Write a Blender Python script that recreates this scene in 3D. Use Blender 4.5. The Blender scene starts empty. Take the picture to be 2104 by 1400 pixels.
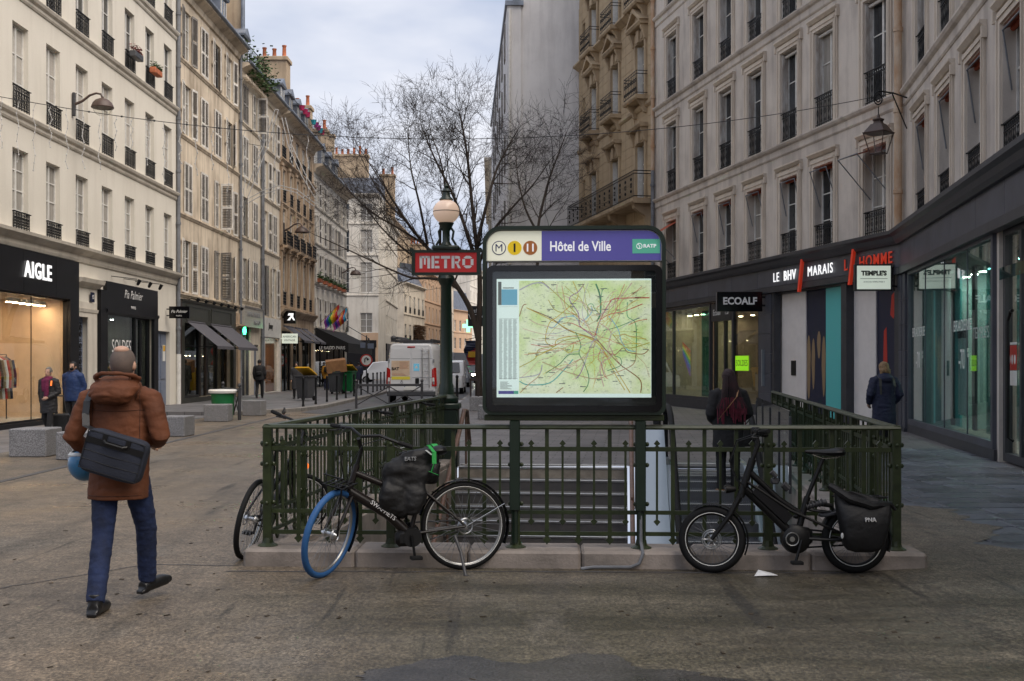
import bpy, bmesh, math, random
from mathutils import Vector, Matrix, noise
R = math.radians
rnd = random.Random(7)
SC = bpy.context.scene
COL = SC.collection
# ---------------------------------------------------------------- camera
F = 2338.0                      # focal length in photo pixels (40 mm on a 36 mm frame, 2104 px wide)
EYE = 1.65
cd = bpy.data.cameras.new('camera'); cam = bpy.data.objects.new('camera', cd); COL.objects.link(cam)
cd.lens = 40; cd.sensor_width = 36; cd.shift_y = 48/2104; cd.clip_start = .1; cd.clip_end = 2000
cam.location = (0, 0, EYE); cam.rotation_euler = (R(90), 0, 0)
SC.camera = cam
# ---------------------------------------------------------------- sky and sun
SUN_EL, SUN_AZ = R(52), R(121)   # azimuth clockwise from +Y (down the street) towards +X
w = bpy.data.worlds.new('World'); SC.world = w; w.use_nodes = True
nt = w.node_tree; nt.nodes.clear()
def N(t, tree, **k):
    n = tree.nodes.new(t)
    for a, b in k.items(): setattr(n, a, b)
    return n
out = N('ShaderNodeOutputWorld', nt); bg = N('ShaderNodeBackground', nt)
sky = N('ShaderNodeTexSky', nt, sky_type='NISHITA', sun_disc=False, sun_elevation=SUN_EL, sun_rotation=SUN_AZ, air_density=1.0, dust_density=2.0)
tc = N('ShaderNodeTexCoord', nt); mp = N('ShaderNodeMapping', nt); mp.inputs['Scale'].default_value = (1.0, 1.0, 2.6)
n1 = N('ShaderNodeTexNoise', nt); n1.inputs['Scale'].default_value = 3.1; n1.inputs['Detail'].default_value = 5; n1.inputs['Roughness'].default_value = .5
cr = N('ShaderNodeValToRGB', nt)
cr.color_ramp.elements[0].position = .40; cr.color_ramp.elements[0].color = (3.5, 4.0, 5.2, 1)
cr.color_ramp.elements[1].position = .62; cr.color_ramp.elements[1].color = (6.3, 6.4, 6.9, 1)
mx = N('ShaderNodeMix', nt, data_type='RGBA'); mx.inputs[0].default_value = .93
nt.links.new(tc.outputs['Generated'], mp.inputs['Vector']); nt.links.new(mp.outputs[0], n1.inputs['Vector'])
nt.links.new(n1.outputs['Fac'], cr.inputs[0]); nt.links.new(sky.outputs[0], mx.inputs[6]); nt.links.new(cr.outputs[0], mx.inputs[7])
nt.links.new(mx.outputs[2], bg.inputs['Color']); bg.inputs['Strength'].default_value = .055
nt.links.new(bg.outputs[0], out.inputs['Surface'])
sd = bpy.data.lights.new('sun', 'SUN'); sun = bpy.data.objects.new('sun', sd); COL.objects.link(sun)
sd.energy = 1.5; sd.angle = R(60); sd.color = (1.0, .89, .76)
sdir = Vector((math.sin(SUN_AZ)*math.cos(SUN_EL), math.cos(SUN_AZ)*math.cos(SUN_EL), math.sin(SUN_EL)))
sun.rotation_euler = sdir.to_track_quat('Z', 'Y').to_euler(); sun.location = sdir*60
vs = SC.view_settings; vs.view_transform = 'Standard'; vs.look = 'None'; vs.exposure = 1.45; vs.gamma = 1; vs.use_curve_mapping = False
SC.cycles.use_denoising = True; SC.cycles.max_bounces = 8; SC.cycles.transparent_max_bounces = 12
SC.cycles.caustics_reflective = False; SC.cycles.caustics_refractive = False; SC.cycles.sample_clamp_indirect = 4

def at(px, py, Y): return Vector(((px-1052)/F*Y, Y, EYE+(748-py)/F*Y))
def gnd(px, py):
    Y = F*EYE/(py-748); return Vector(((px-1052)/F*Y, Y, 0))
# ---------------------------------------------------------------- materials
M = {}
def mk(name, col, rough=.75, metal=0, var=0, vscale=3, col2=None, bump=0, bscale=60, spec=.5, emit=None, es=0, coat=0, stretch=(1,1,1), rvar=0, perobj=0, detail=6, speck=None, spscale=300):
    m = bpy.data.materials.new(name); m.use_nodes = True; t = m.node_tree; b = t.nodes['Principled BSDF']; L = t.links.new
    b.inputs['Roughness'].default_value = rough; b.inputs['Metallic'].default_value = metal
    b.inputs['Specular IOR Level'].default_value = spec; b.inputs['Coat Weight'].default_value = coat; b.inputs['Coat Roughness'].default_value = .08
    c4 = (*col, 1); b.inputs['Base Color'].default_value = c4
    if emit: b.inputs['Emission Color'].default_value = (*emit, 1); b.inputs['Emission Strength'].default_value = es
    if var or bump or col2 or rvar or perobj or speck:
        c = N('ShaderNodeTexCoord', t); oi = N('ShaderNodeObjectInfo', t)
        ad = N('ShaderNodeVectorMath', t, operation='MULTIPLY_ADD'); ml = N('ShaderNodeMath', t, operation='MULTIPLY'); ml.inputs[1].default_value = 37.0
        L(oi.outputs['Random'], ml.inputs[0]); ad.inputs[1].default_value = stretch
        L(c.outputs['Object'], ad.inputs[0]); L(ml.outputs[0], ad.inputs[2])
    last = None
    if var or col2:
        n = N('ShaderNodeTexNoise', t); n.inputs['Scale'].default_value = vscale; n.inputs['Detail'].default_value = detail; n.inputs['Roughness'].default_value = .62
        L(ad.outputs[0], n.inputs['Vector'])
        r = N('ShaderNodeValToRGB', t); r.color_ramp.elements[0].position = .36; r.color_ramp.elements[1].position = .66
        a = col2 if col2 else tuple(x*(1-var) for x in col)
        r.color_ramp.elements[0].color = (*a, 1); r.color_ramp.elements[1].color = tuple(min(1, x*(1+var*.5)) for x in col)+(1,)
        L(n.outputs['Fac'], r.inputs[0]); last = r.outputs[0]
        if rvar:
            mr = N('ShaderNodeMapRange', t); mr.inputs[1].default_value = .35; mr.inputs[2].default_value = .65; mr.inputs[3].default_value = rough-rvar; mr.inputs[4].default_value = rough+rvar*.5
            L(n.outputs['Fac'], mr.inputs[0]); L(mr.outputs[0], b.inputs['Roughness'])
    if speck:
        s = N('ShaderNodeTexNoise', t); s.inputs['Scale'].default_value = spscale; s.inputs['Detail'].default_value = 2; L(ad.outputs[0], s.inputs['Vector'])
        sr = N('ShaderNodeValToRGB', t); sr.color_ramp.elements[0].position = .42; sr.color_ramp.elements[0].color = (1-speck,)*3+(1,); sr.color_ramp.elements[1].position = .62; sr.color_ramp.elements[1].color = (1+speck*.8,)*3+(1,)
        L(s.outputs['Fac'], sr.inputs[0])
        mm = N('ShaderNodeMix', t, data_type='RGBA', blend_type='MULTIPLY'); mm.inputs[0].default_value = 1
        if last: L(last, mm.inputs[6])
        else: mm.inputs[6].default_value = c4
        L(sr.outputs[0], mm.inputs[7]); last = mm.outputs[2]
    if perobj:
        hs = N('ShaderNodeHueSaturation', t); mr = N('ShaderNodeMapRange', t); mr.inputs[3].default_value = 1-perobj; mr.inputs[4].default_value = 1+perobj
        L(oi.outputs['Random'], mr.inputs[0]); L(mr.outputs[0], hs.inputs['Value'])
        if last: L(last, hs.inputs['Color'])
        else: hs.inputs['Color'].default_value = c4
        last = hs.outputs[0]
    if last: L(last, b.inputs['Base Color'])
    if bump:
        bn = N('ShaderNodeTexNoise', t); bn.inputs['Scale'].default_value = bscale; bn.inputs['Detail'].default_value = 4; L(ad.outputs[0], bn.inputs['Vector'])
        bu = N('ShaderNodeBump', t); bu.inputs['Strength'].default_value = bump; bu.inputs['Distance'].default_value = .02
        L(bn.outputs['Fac'], bu.inputs['Height']); L(bu.outputs[0], b.inputs['Normal'])
    M[name] = m; return m
def mkglass(name, tint=(.9,.95,.94), refl=1.0, rough=.01, ior=1.5):
    m = bpy.data.materials.new(name); m.use_nodes = True; t = m.node_tree; t.nodes.clear(); L = t.links.new
    o = N('ShaderNodeOutputMaterial', t); a = N('ShaderNodeBsdfTransparent', t); g = N('ShaderNodeBsdfGlossy', t); x = N('ShaderNodeMixShader', t); ge = N('ShaderNodeNewGeometry', t)
    a.inputs[0].default_value = (*tint, 1); g.inputs['Roughness'].default_value = rough
    def mth(op, p, q_=None):          # Schlick reflection, the same from both sides of the pane
        n = N('ShaderNodeMath', t, operation=op, use_clamp=(op == 'MULTIPLY_ADD'))
        for i, v in enumerate((p, q_)):
            if v is None: continue
            if isinstance(v, (int, float)): n.inputs[i].default_value = v
            else: L(v, n.inputs[i])
        return n
    dt = N('ShaderNodeVectorMath', t, operation='DOT_PRODUCT'); L(ge.outputs['Incoming'], dt.inputs[0]); L(ge.outputs['Normal'], dt.inputs[1])
    om = mth('SUBTRACT', 1.0, mth('ABSOLUTE', dt.outputs['Value']).outputs[0]); f = mth('MULTIPLY_ADD', mth('POWER', om.outputs[0], 5.0).outputs[0], .96*refl); f.inputs[2].default_value = .045*refl
    L(f.outputs[0], x.inputs[0]); L(a.outputs[0], x.inputs[1]); L(g.outputs[0], x.inputs[2]); L(x.outputs[0], o.inputs[0])
    M[name] = m; return m
def mkplaster(name, col, dirt, rough=.9, amt=.5, bump=.15):
    """limewashed wall: broad patches, rain streaks that run down, fine grain"""
    m = bpy.data.materials.new(name); m.use_nodes = True; t = m.node_tree; b = t.nodes['Principled BSDF']; L = t.links.new
    b.inputs['Roughness'].default_value = rough; b.inputs['Specular IOR Level'].default_value = .25
    c = N('ShaderNodeTexCoord', t)
    def noi(sc, det, scale3):
        mpn = N('ShaderNodeMapping', t); mpn.inputs['Scale'].default_value = scale3; L(c.outputs['Object'], mpn.inputs[0])
        n = N('ShaderNodeTexNoise', t); n.inputs['Scale'].default_value = sc; n.inputs['Detail'].default_value = det; n.inputs['Roughness'].default_value = .6; L(mpn.outputs[0], n.inputs['Vector']); return n
    a = noi(.45, 6, (1,1,1)); s = noi(2.4, 4, (1,1,.12)); g = noi(28, 3, (1,1,1))
    def rmp(n, p0, p1):
        r = N('ShaderNodeMapRange', t); r.inputs[1].default_value = p0; r.inputs[2].default_value = p1; L(n.outputs['Fac'], r.inputs[0]); return r
    ra = rmp(a, .42, .72); rs = rmp(s, .48, .75)
    mu = N('ShaderNodeMath', t, operation='ADD', use_clamp=True); L(ra.outputs[0], mu.inputs[0]); L(rs.outputs[0], mu.inputs[1])
    mm = N('ShaderNodeMath', t, operation='MULTIPLY'); mm.inputs[1].default_value = amt; L(mu.outputs[0], mm.inputs[0])
    x = N('ShaderNodeMix', t, data_type='RGBA'); x.inputs[6].default_value = (*col, 1); x.inputs[7].default_value = (*dirt, 1); L(mm.outputs[0], x.inputs[0])
    rg = N('ShaderNodeValToRGB', t); rg.color_ramp.elements[0].color = (.9,.9,.9,1); rg.color_ramp.elements[1].color = (1.06,1.06,1.06,1); L(g.outputs['Fac'], rg.inputs[0])
    y = N('ShaderNodeMix', t, data_type='RGBA', blend_type='MULTIPLY'); y.inputs[0].default_value = 1; L(x.outputs[2], y.inputs[6]); L(rg.outputs[0], y.inputs[7])
    L(y.outputs[2], b.inputs['Base Color'])
    bu = N('ShaderNodeBump', t); bu.inputs['Strength'].default_value = bump; bu.inputs['Distance'].default_value = .02; L(g.outputs['Fac'], bu.inputs['Height']); L(bu.outputs[0], b.inputs['Normal'])
    M[name] = m; return m
# walls
mkplaster('cream', (.74,.70,.62), (.55,.51,.44), amt=.35, bump=.05)
mkplaster('creamtrim', (.68,.63,.55), (.36,.33,.28), amt=.5)
mkplaster('beige', (.73,.63,.50), (.30,.24,.18), amt=.8)
mkplaster('pale', (.75,.67,.55), (.35,.30,.24), amt=.6)
mkplaster('whitewash', (.75,.71,.64), (.42,.37,.31), amt=.5)
mkplaster('stone', (.50,.385,.25), (.31,.23,.145), amt=.7, bump=.4)
mkplaster('stonetrim', (.50,.39,.26), (.26,.19,.125), amt=.7, bump=.3)
mkplaster('brownstone', (.55,.425,.305), (.24,.17,.115), amt=.8, bump=.3)
mkplaster('greywall', (.76,.745,.74), (.58,.565,.565), amt=.75, bump=.2)
mkplaster('bhvwall', (.66,.60,.535), (.40,.355,.32), amt=.85, bump=.15)
mkplaster('bhvtrim', (.68,.605,.515), (.42,.355,.29), amt=.6, bump=.1)
mkplaster('peach', (.60,.42,.29), (.42,.28,.19), amt=.5)
mkplaster('chimney', (.50,.39,.27), (.27,.20,.14), amt=.7)
mk('slate', (.10,.115,.15), .45, var=.4, vscale=2, bump=.2, bscale=25)
mk('zinc', (.20,.225,.27), .4, metal=.3, var=.3, vscale=2)
mk('terracotta', (.42,.13,.06), .8, var=.35, vscale=8, perobj=.25)
mk('iron', (.007,.0075,.009), .5, var=.3, spec=.3)
mk('irongrey', (.045,.045,.05), .5, var=.3)
mk('whitepaint', (.70,.69,.66), .5, var=.15, vscale=6)
mk('peelpaint', (.62,.60,.57), .6, col2=(.33,.28,.24), vscale=7, stretch=(1,1,.25))
mk('shutter', (.72,.69,.64), .6, var=.25, vscale=4, perobj=.12)
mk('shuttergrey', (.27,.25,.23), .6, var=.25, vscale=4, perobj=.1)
mk('pane', (.035,.04,.045), .06, spec=.9, var=.5, vscale=1.2, perobj=.3)
mk('panecurtain', (.30,.285,.26), .12, spec=.8, var=.35, vscale=7, stretch=(4,1,.1), perobj=.2)
mk('paneblind', (.40,.375,.34), .12, spec=.8, var=.1, stretch=(.1,1,10), vscale=3, perobj=.1)
mk('pipe', (.17,.18,.20), .5, var=.3, vscale=3)
mk('pipeocre', (.56,.46,.35), .6, col2=(.42,.25,.14), vscale=2.2, stretch=(1,1,.6))
mkglass('glass', (.74,.90,.89), refl=1.15)
mkglass('glassteal', (.32,.62,.62), refl=1.3)
mkglass('glassdark', (.62,.70,.71), refl=1.35)
mkglass('glassclear', (.93,.97,.97), refl=1.1)
# shops
mk('shopblack', (.007,.007,.009), .4, var=.3, vscale=2, spec=.35)
mk('shopolive', (.033,.034,.026), .4, var=.25, vscale=3)
mk('shopbrown', (.035,.022,.018), .45, var=.25)
mk('shopgrey', (.066,.071,.090), .42, var=.22, vscale=1.6, perobj=.08)
mk('shopgreydark', (.040,.042,.050), .45, var=.2)
mk('anthracite', (.016,.017,.02), .4)
mk('doorblue', (.17,.20,.27), .45, var=.15, vscale=3)
mk('warmwall', (.66,.50,.36), .8, var=.1)
mk('wood', (.36,.17,.07), .5, col2=(.2,.09,.04), vscale=4, stretch=(1,1,.12))
mk('interior', (.42,.37,.31), .8, var=.2)
mk('interiordark', (.13,.125,.12), .8, var=.3)
mk('tealpanel', (.09,.50,.50), .3); mk('tealwall', (.46,.62,.61), .7, var=.15)
mk('navy', (.008,.012,.04), .5)
mk('ochreshape', (.26,.18,.10), .6)
mk('redpaint', (.45,.03,.02), .5)
mk('whitepanel', (.74,.71,.69), .5, var=.06)
mk('lampwarm', (1,.8,.5), .5, emit=(1,.66,.38), es=50)
mk('lampwhite', (1,1,1), .5, emit=(1,.93,.80), es=40)
mk('letterwhite', (.8,.8,.8), .5, emit=(1,1,1), es=.32)
mk('letterplain', (.75,.75,.74), .5)
mk('letterfaint', (.32,.33,.34), .5)
mk('letterred', (.60,.045,.02), .45, emit=(1,.06,.02), es=.06)
mk('letterblack', (.01,.01,.01), .5)
mk('signwhite', (.70,.73,.64), .4, emit=(.80,.90,.76), es=.16)
mk('awning', (.085,.082,.095), .85, var=.15, vscale=5)
mk('awningblack', (.006,.006,.007), .9)
mk('awningred', (.42,.085,.035), .8, var=.2)
# street
mk('granite', (.24,.24,.25), .7, var=.12, vscale=2, speck=.45, spscale=70, bump=.25, bscale=90)
mk('kerbstone', (.24,.225,.21), .7, var=.25, vscale=3, speck=.2, spscale=80)
mk('plinth', (.35,.30,.265), .75, col2=(.19,.165,.145), vscale=2.6, bump=.25, bscale=50, rvar=.15)
mk("green", (.030,.043,.013), .40, col2=(.013,.021,.006), vscale=7, spec=.5, bump=.12, bscale=25)
mk('greendark', (.009,.021,.012), .38, var=.2, spec=.5)
mk('steel', (.55,.56,.57), .3, metal=1, var=.1)
mk('steelbright', (.36,.40,.43), .32, metal=.6)
mk('rubber', (.005,.005,.0055), .75, var=.2, spec=.3)
mk('rubberblue', (.02,.10,.28), .65, var=.15)
mk('black', (.004,.004,.0045), .45, spec=.35)
mk('blackgloss', (.004,.004,.005), .15, coat=.25, spec=.3)
mk('bikebrown', (.009,.006,.0055), .35, spec=.4)
mk('chrome', (.75,.75,.75), .15, metal=1)
mk('rimgrey', (.35,.35,.34), .35, metal=.8)
mk('orange', (.85,.16,.02), .4, emit=(1,.2,.03), es=.4)
mk('reflector', (.5,.02,.02), .2)
mk('asphalt', (.085,.083,.086), .7, var=.3, vscale=.6, speck=.25, spscale=60, bump=.2, bscale=100, rvar=.15)
mk('slab', (.100,.107,.130), .50, var=.35, vscale=2.4, perobj=.30, bump=.12, bscale=22, rvar=.2)
mk('paintwhite', (.65,.65,.63), .7, var=.2)
mk('binGrey', (.06,.062,.07), .5, var=.15); mk('binGreen', (.01,.17,.05), .45, var=.15); mk('binYellow', (.72,.40,.02), .5, var=.1)
mk('cardboard', (.40,.20,.09), .85, var=.2, vscale=3)
mk('carwhite', (.70,.71,.73), .25, coat=.6); mk('cardark', (.02,.021,.025), .2, coat=.6); mk('cargrey', (.25,.26,.28), .25, coat=.6)
mk('carglass', (.012,.014,.016), .06, spec=.9)
mk('taillight', (.45,.012,.012), .2, coat=.5); mk('plasticwhite', (.75,.75,.72), .4)
mk('bark', (.030,.022,.018), .9, col2=(.065,.048,.036), vscale=5, stretch=(1,1,.25), bump=.5, bscale=20)
mk('twig', (.022,.016,.014), .9, var=.2)
mk('leaf', (.05,.10,.025), .7, var=.5, vscale=9); mk('leafred', (.22,.05,.045), .7, var=.4, vscale=9); mk('hedgebrown', (.13,.07,.035), .85, var=.4, vscale=6)
mk('wire', (.03,.03,.03), .6); mk('wirepale', (.55,.54,.52), .5); mk('decor', (.45,.45,.45), .5)
mk('lampbrown', (.085,.055,.045), .5, var=.2); mkglass('lampglass', (.95,.95,.93), refl=1.0, rough=.1)
# ---------------------------------------------------------------- mesh helpers
class MB:
    def __init__(s): s.v = []; s.f = []; s.mi = []; s.m = 0
    def add(s, vs_, fs):
        o = len(s.v); s.v += [tuple(v) for v in vs_]
        for f in fs: s.f.append(tuple(i+o for i in f)); s.mi.append(s.m)
        return s
    def box(s, x0, x1, y0, y1, z0, z1):
        return s.add([(x0,y0,z0),(x1,y0,z0),(x1,y1,z0),(x0,y1,z0),(x0,y0,z1),(x1,y0,z1),(x1,y1,z1),(x0,y1,z1)],
                     [(0,3,2,1),(4,5,6,7),(0,1,5,4),(1,2,6,5),(2,3,7,6),(3,0,4,7)])
    def obox(s, mat, sx, sy, sz):
        p = [mat @ Vector((a*sx/2, b*sy/2, c*sz/2)) for c in (-1,1) for a, b in ((-1,-1),(1,-1),(1,1),(-1,1))]
        return s.add(p, [(0,3,2,1),(4,5,6,7),(0,1,5,4),(1,2,6,5),(2,3,7,6),(3,0,4,7)])
    def cbox(s, x0, x1, y0, y1, z0, z1, c=.01, top=True):
        """box with chamfered edges"""
        bm = bmesh.new(); bmesh.ops.create_cube(bm, size=1)
        for v in bm.verts: v.co = Vector((x0+(v.co.x+.5)*(x1-x0), y0+(v.co.y+.5)*(y1-y0), z0+(v.co.z+.5)*(z1-z0)))
        bmesh.ops.bevel(bm, geom=list(bm.edges), offset=c, segments=1, affect='EDGES', profile=.5)
        bm.verts.index_update(); s.add([v.co[:] for v in bm.verts], [[v.index for v in f.verts] for f in bm.faces]); bm.free(); return s
    def quad(s, a, b, c, d): return s.add([a,b,c,d], [(0,1,2,3)])
    def poly(s, pts): return s.add(pts, [tuple(range(len(pts)))])
    def tube(s, pts, r, n=8, cap=True, closed=False):
        pts = [Vector(p) for p in pts]; k = len(pts); rr = r if isinstance(r, (list, tuple)) else [r]*k
        vs_ = []; fs = []; ref = None
        for i, p in enumerate(pts):
            if closed: t = pts[(i+1) % k]-pts[i-1]
            else: t = pts[min(i+1, k-1)]-pts[max(i-1, 0)]
            if t.length < 1e-9: t = Vector((0,0,1))
            t.normalize()
            if ref is None:
                ref = Vector((0,0,1)) if abs(t.z) < .9 else Vector((0,1,0))
            u = ref-t*ref.dot(t)
            if u.length < 1e-6: u = t.orthogonal()
            u.normalize(); ref = u; v = t.cross(u)
            for j in range(n):
                a = 2*math.pi*j/n; vs_.append(p+(u*math.cos(a)+v*math.sin(a))*rr[i])
        for i in range(k if closed else k-1):
            i2 = (i+1) % k
            for j in range(n):
                j2 = (j+1) % n; fs.append((i*n+j, i2*n+j, i2*n+j2, i*n+j2)) if False else fs.append((i*n+j, i*n+j2, i2*n+j2, i2*n+j))
        if cap and not closed:
            fs.append(tuple(range(n-1, -1, -1))); fs.append(tuple((k-1)*n+j for j in range(n)))
        return s.add(vs_, fs)
    def ring(s, c, axis, Rr, r, n=28, m=8):
        axis = Vector(axis).normalized(); u = axis.orthogonal().normalized(); v = axis.cross(u); c = Vector(c)
        return s.tube([c+(u*math.cos(2*math.pi*i/n)+v*math.sin(2*math.pi*i/n))*Rr for i in range(n)], r, m, closed=True)
    def lathe(s, prof, c=(0,0,0), n=20, axis=None):
        c = Vector(c); rot = Matrix.Identity(3) if axis is None else Vector(axis).to_track_quat('Z', 'Y').to_matrix()
        vs_ = []; fs = []; k = len(prof)
        for (r, z) in prof:
            for j in range(n):
                a = 2*math.pi*j/n; vs_.append(c+rot @ Vector((r*math.cos(a), r*math.sin(a), z)))
        for i in range(k-1):
            for j in range(n):
                j2 = (j+1) % n; fs.append((i*n+j, i*n+j2, (i+1)*n+j2, (i+1)*n+j))
        fs.append(tuple(range(n-1, -1, -1))); fs.append(tuple((k-1)*n+j for j in range(n)))
        return s.add(vs_, fs)
    def ell(s, c, rx, ry, rz, n=14, m=9, mat=None):
        c = Vector(c); prof = []
        vs_ = []; fs = []
        for i in range(m+1):
            ph = math.pi*i/m-math.pi/2
            for j in range(n):
                a = 2*math.pi*j/n; p = Vector((rx*math.cos(ph)*math.cos(a), ry*math.cos(ph)*math.sin(a), rz*math.sin(ph)))
                if mat is not None: p = mat @ p
                vs_.append(c+p)
        for i in range(m):
            for j in range(n):
                j2 = (j+1) % n; fs.append((i*n+j, i*n+j2, (i+1)*n+j2, (i+1)*n+j))
        return s.add(vs_, fs)
    def loft(s, rings, n=18, cap=True):
        """rings: (centre, rx, ry) horizontal ellipses, or (centre, rx, ry, matrix)"""
        vs_ = []; fs = []; k = len(rings)
        for rg in rings:
            c = Vector(rg[0])
            for j in range(n):
                a = 2*math.pi*j/n; p = Vector((rg[1]*math.cos(a), rg[2]*math.sin(a), 0))
                if len(rg) > 3: p = rg[3] @ p
                vs_.append(c+p)
        for i in range(k-1):
            for j in range(n):
                j2 = (j+1) % n; fs.append((i*n+j, i*n+j2, (i+1)*n+j2, (i+1)*n+j))
        if cap: fs.append(tuple(range(n-1, -1, -1))); fs.append(tuple((k-1)*n+j for j in range(n)))
        return s.add(vs_, fs)
    def extr(s, poly, x0, x1):
        """profile of (y, z) points extruded along x"""
        k = len(poly); vs_ = [(x0, y, z) for y, z in poly]+[(x1, y, z) for y, z in poly]
        fs = [(i, (i+1) % k, k+(i+1) % k, k+i) for i in range(k)]+[tuple(range(k-1, -1, -1)), tuple(range(k, 2*k))]
        return s.add(vs_, fs)
    def plate(s, poly, y0, y1):
        """outline of (x, z) points with a thickness along y"""
        k = len(poly); vs_ = [(x, y0, z) for x, z in poly]+[(x, y1, z) for x, z in poly]
        fs = [(i, (i+1) % k, k+(i+1) % k, k+i) for i in range(k)]+[tuple(range(k-1, -1, -1)), tuple(range(k, 2*k))]
        return s.add(vs_, fs)
    def slabpoly(s, poly, z0, z1):
        k = len(poly); vs_ = [(x, y, z0) for x, y in poly]+[(x, y, z1) for x, y in poly]
        fs = [(i, (i+1) % k, k+(i+1) % k, k+i) for i in range(k)]+[tuple(range(k-1, -1, -1)), tuple(range(k, 2*k))]
        return s.add(vs_, fs)
    def mesh(s, name, mats, smooth=False, fix=True):
        me = bpy.data.meshes.new(name); me.from_pydata(s.v, [], s.f)
        for mm in (mats if isinstance(mats, (list, tuple)) else [mats]): me.materials.append(M[mm])
        if max(s.mi, default=0): me.polygons.foreach_set('material_index', s.mi)
        if fix:
            bm = bmesh.new(); bm.from_mesh(me); bmesh.ops.recalc_face_normals(bm, faces=bm.faces); bm.to_mesh(me); bm.free()
        if smooth:
            me.polygons.foreach_set('use_smooth', [True]*len(me.polygons)); me.set_sharp_from_angle(angle=R(42))
        me.update(); return me
    def build(s, name, mats, parent=None, loc=(0,0,0), rot=(0,0,0), smooth=False, fix=True):
        return inst(name, s.mesh(name, mats, smooth, fix), parent, loc, rot)
def inst(name, me, parent=None, loc=(0,0,0), rot=(0,0,0), scale=None):
    o = bpy.data.objects.new(name, me); COL.objects.link(o); o.parent = parent; o.location = loc; o.rotation_euler = rot
    if scale: o.scale = scale
    return o
def remesh(o, vox, smooth_it=4, wrinkle=0, wscale=9, seed=0):
    m = o.modifiers.new('r', 'REMESH'); m.mode = 'VOXEL'; m.voxel_size = vox; m.use_smooth_shade = True
    s = o.modifiers.new('s', 'SMOOTH'); s.iterations = smooth_it; s.factor = .6
    par = o.parent; o.parent = None; me = evaluated(o); o.parent = par; old = o.data; mats = [mm for mm in old.materials]; o.modifiers.clear(); o.data = me
    me.materials.clear(); [me.materials.append(mm) for mm in mats]; bpy.data.meshes.remove(old)
    if wrinkle:
        nn = [v.normal.copy() for v in me.vertices]
        for v, n_ in zip(me.vertices, nn):
            c = v.co; k = noise.noise(Vector((c.x*wscale*.6, c.y*wscale*.6, c.z*wscale*1.5))+Vector((seed,0,0)))+.5*noise.noise(Vector((c.x*wscale*1.7+4, c.y*wscale*1.7, c.z*wscale*2.8+seed)))
            v.co = c+n_*(wrinkle*(abs(k)*2-.7))
    me.polygons.foreach_set('use_smooth', [True]*len(me.polygons)); me.update(); return o
def tag(o, label=None, cat=None, group=None, kind=None):
    if label: o['label'] = label
    if cat: o['category'] = cat
    if group: o['group'] = group
    if kind: o['kind'] = kind
    return o
def thing(name, label, cat, loc=(0,0,0), rz=0, group=None):
    o = bpy.data.objects.new(name, None); COL.objects.link(o); o.location = loc; o.rotation_euler = (0,0,rz); o.empty_display_size = .2
    return tag(o, label, cat, group)
def struct(o, label=None): return tag(o, label, kind='structure')
WORK = bpy.data.scenes.new('workshop')            # an empty scene in which modifiers and text are turned into plain meshes
def evaluated(o):
    WORK.collection.objects.link(o); vl = WORK.view_layers[0]; vl.update(); me = bpy.data.meshes.new_from_object(o.evaluated_get(vl.depsgraph)); WORK.collection.objects.unlink(o); return me
_tc = {}
def text_mesh(body, size, mat, ext=.004, bold=0, shear=0, align='CENTER', sx=1.0, spacing=1.0):
    key = (body, size, mat, ext, bold, shear, align, sx, spacing)
    if key in _tc: return _tc[key]
    c = bpy.data.curves.new('lettering', 'FONT'); c.body = body; c.size = size; c.extrude = ext; c.offset = bold; c.shear = shear; c.align_x = align; c.align_y = 'CENTER'; c.space_character = spacing; c.resolution_u = 3
    o = bpy.data.objects.new('tmp', c); me = evaluated(o); bpy.data.objects.remove(o); bpy.data.curves.remove(c)
    me.materials.clear(); me.materials.append(M[mat])
    for v in me.vertices: v.co = Vector((v.co.x*sx, -v.co.z, v.co.y))      # stand it up: faces -y
    me.flip_normals() if False else None
    bm = bmesh.new(); bm.from_mesh(me); bmesh.ops.recalc_face_normals(bm, faces=bm.faces); bm.to_mesh(me); bm.free()
    _tc[key] = me; return me
def text(body, size, mat, parent, loc, rz=0, name='lettering', **k): return inst(name, text_mesh(body, size, mat, **k), parent, loc, (0,0,rz))
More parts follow.
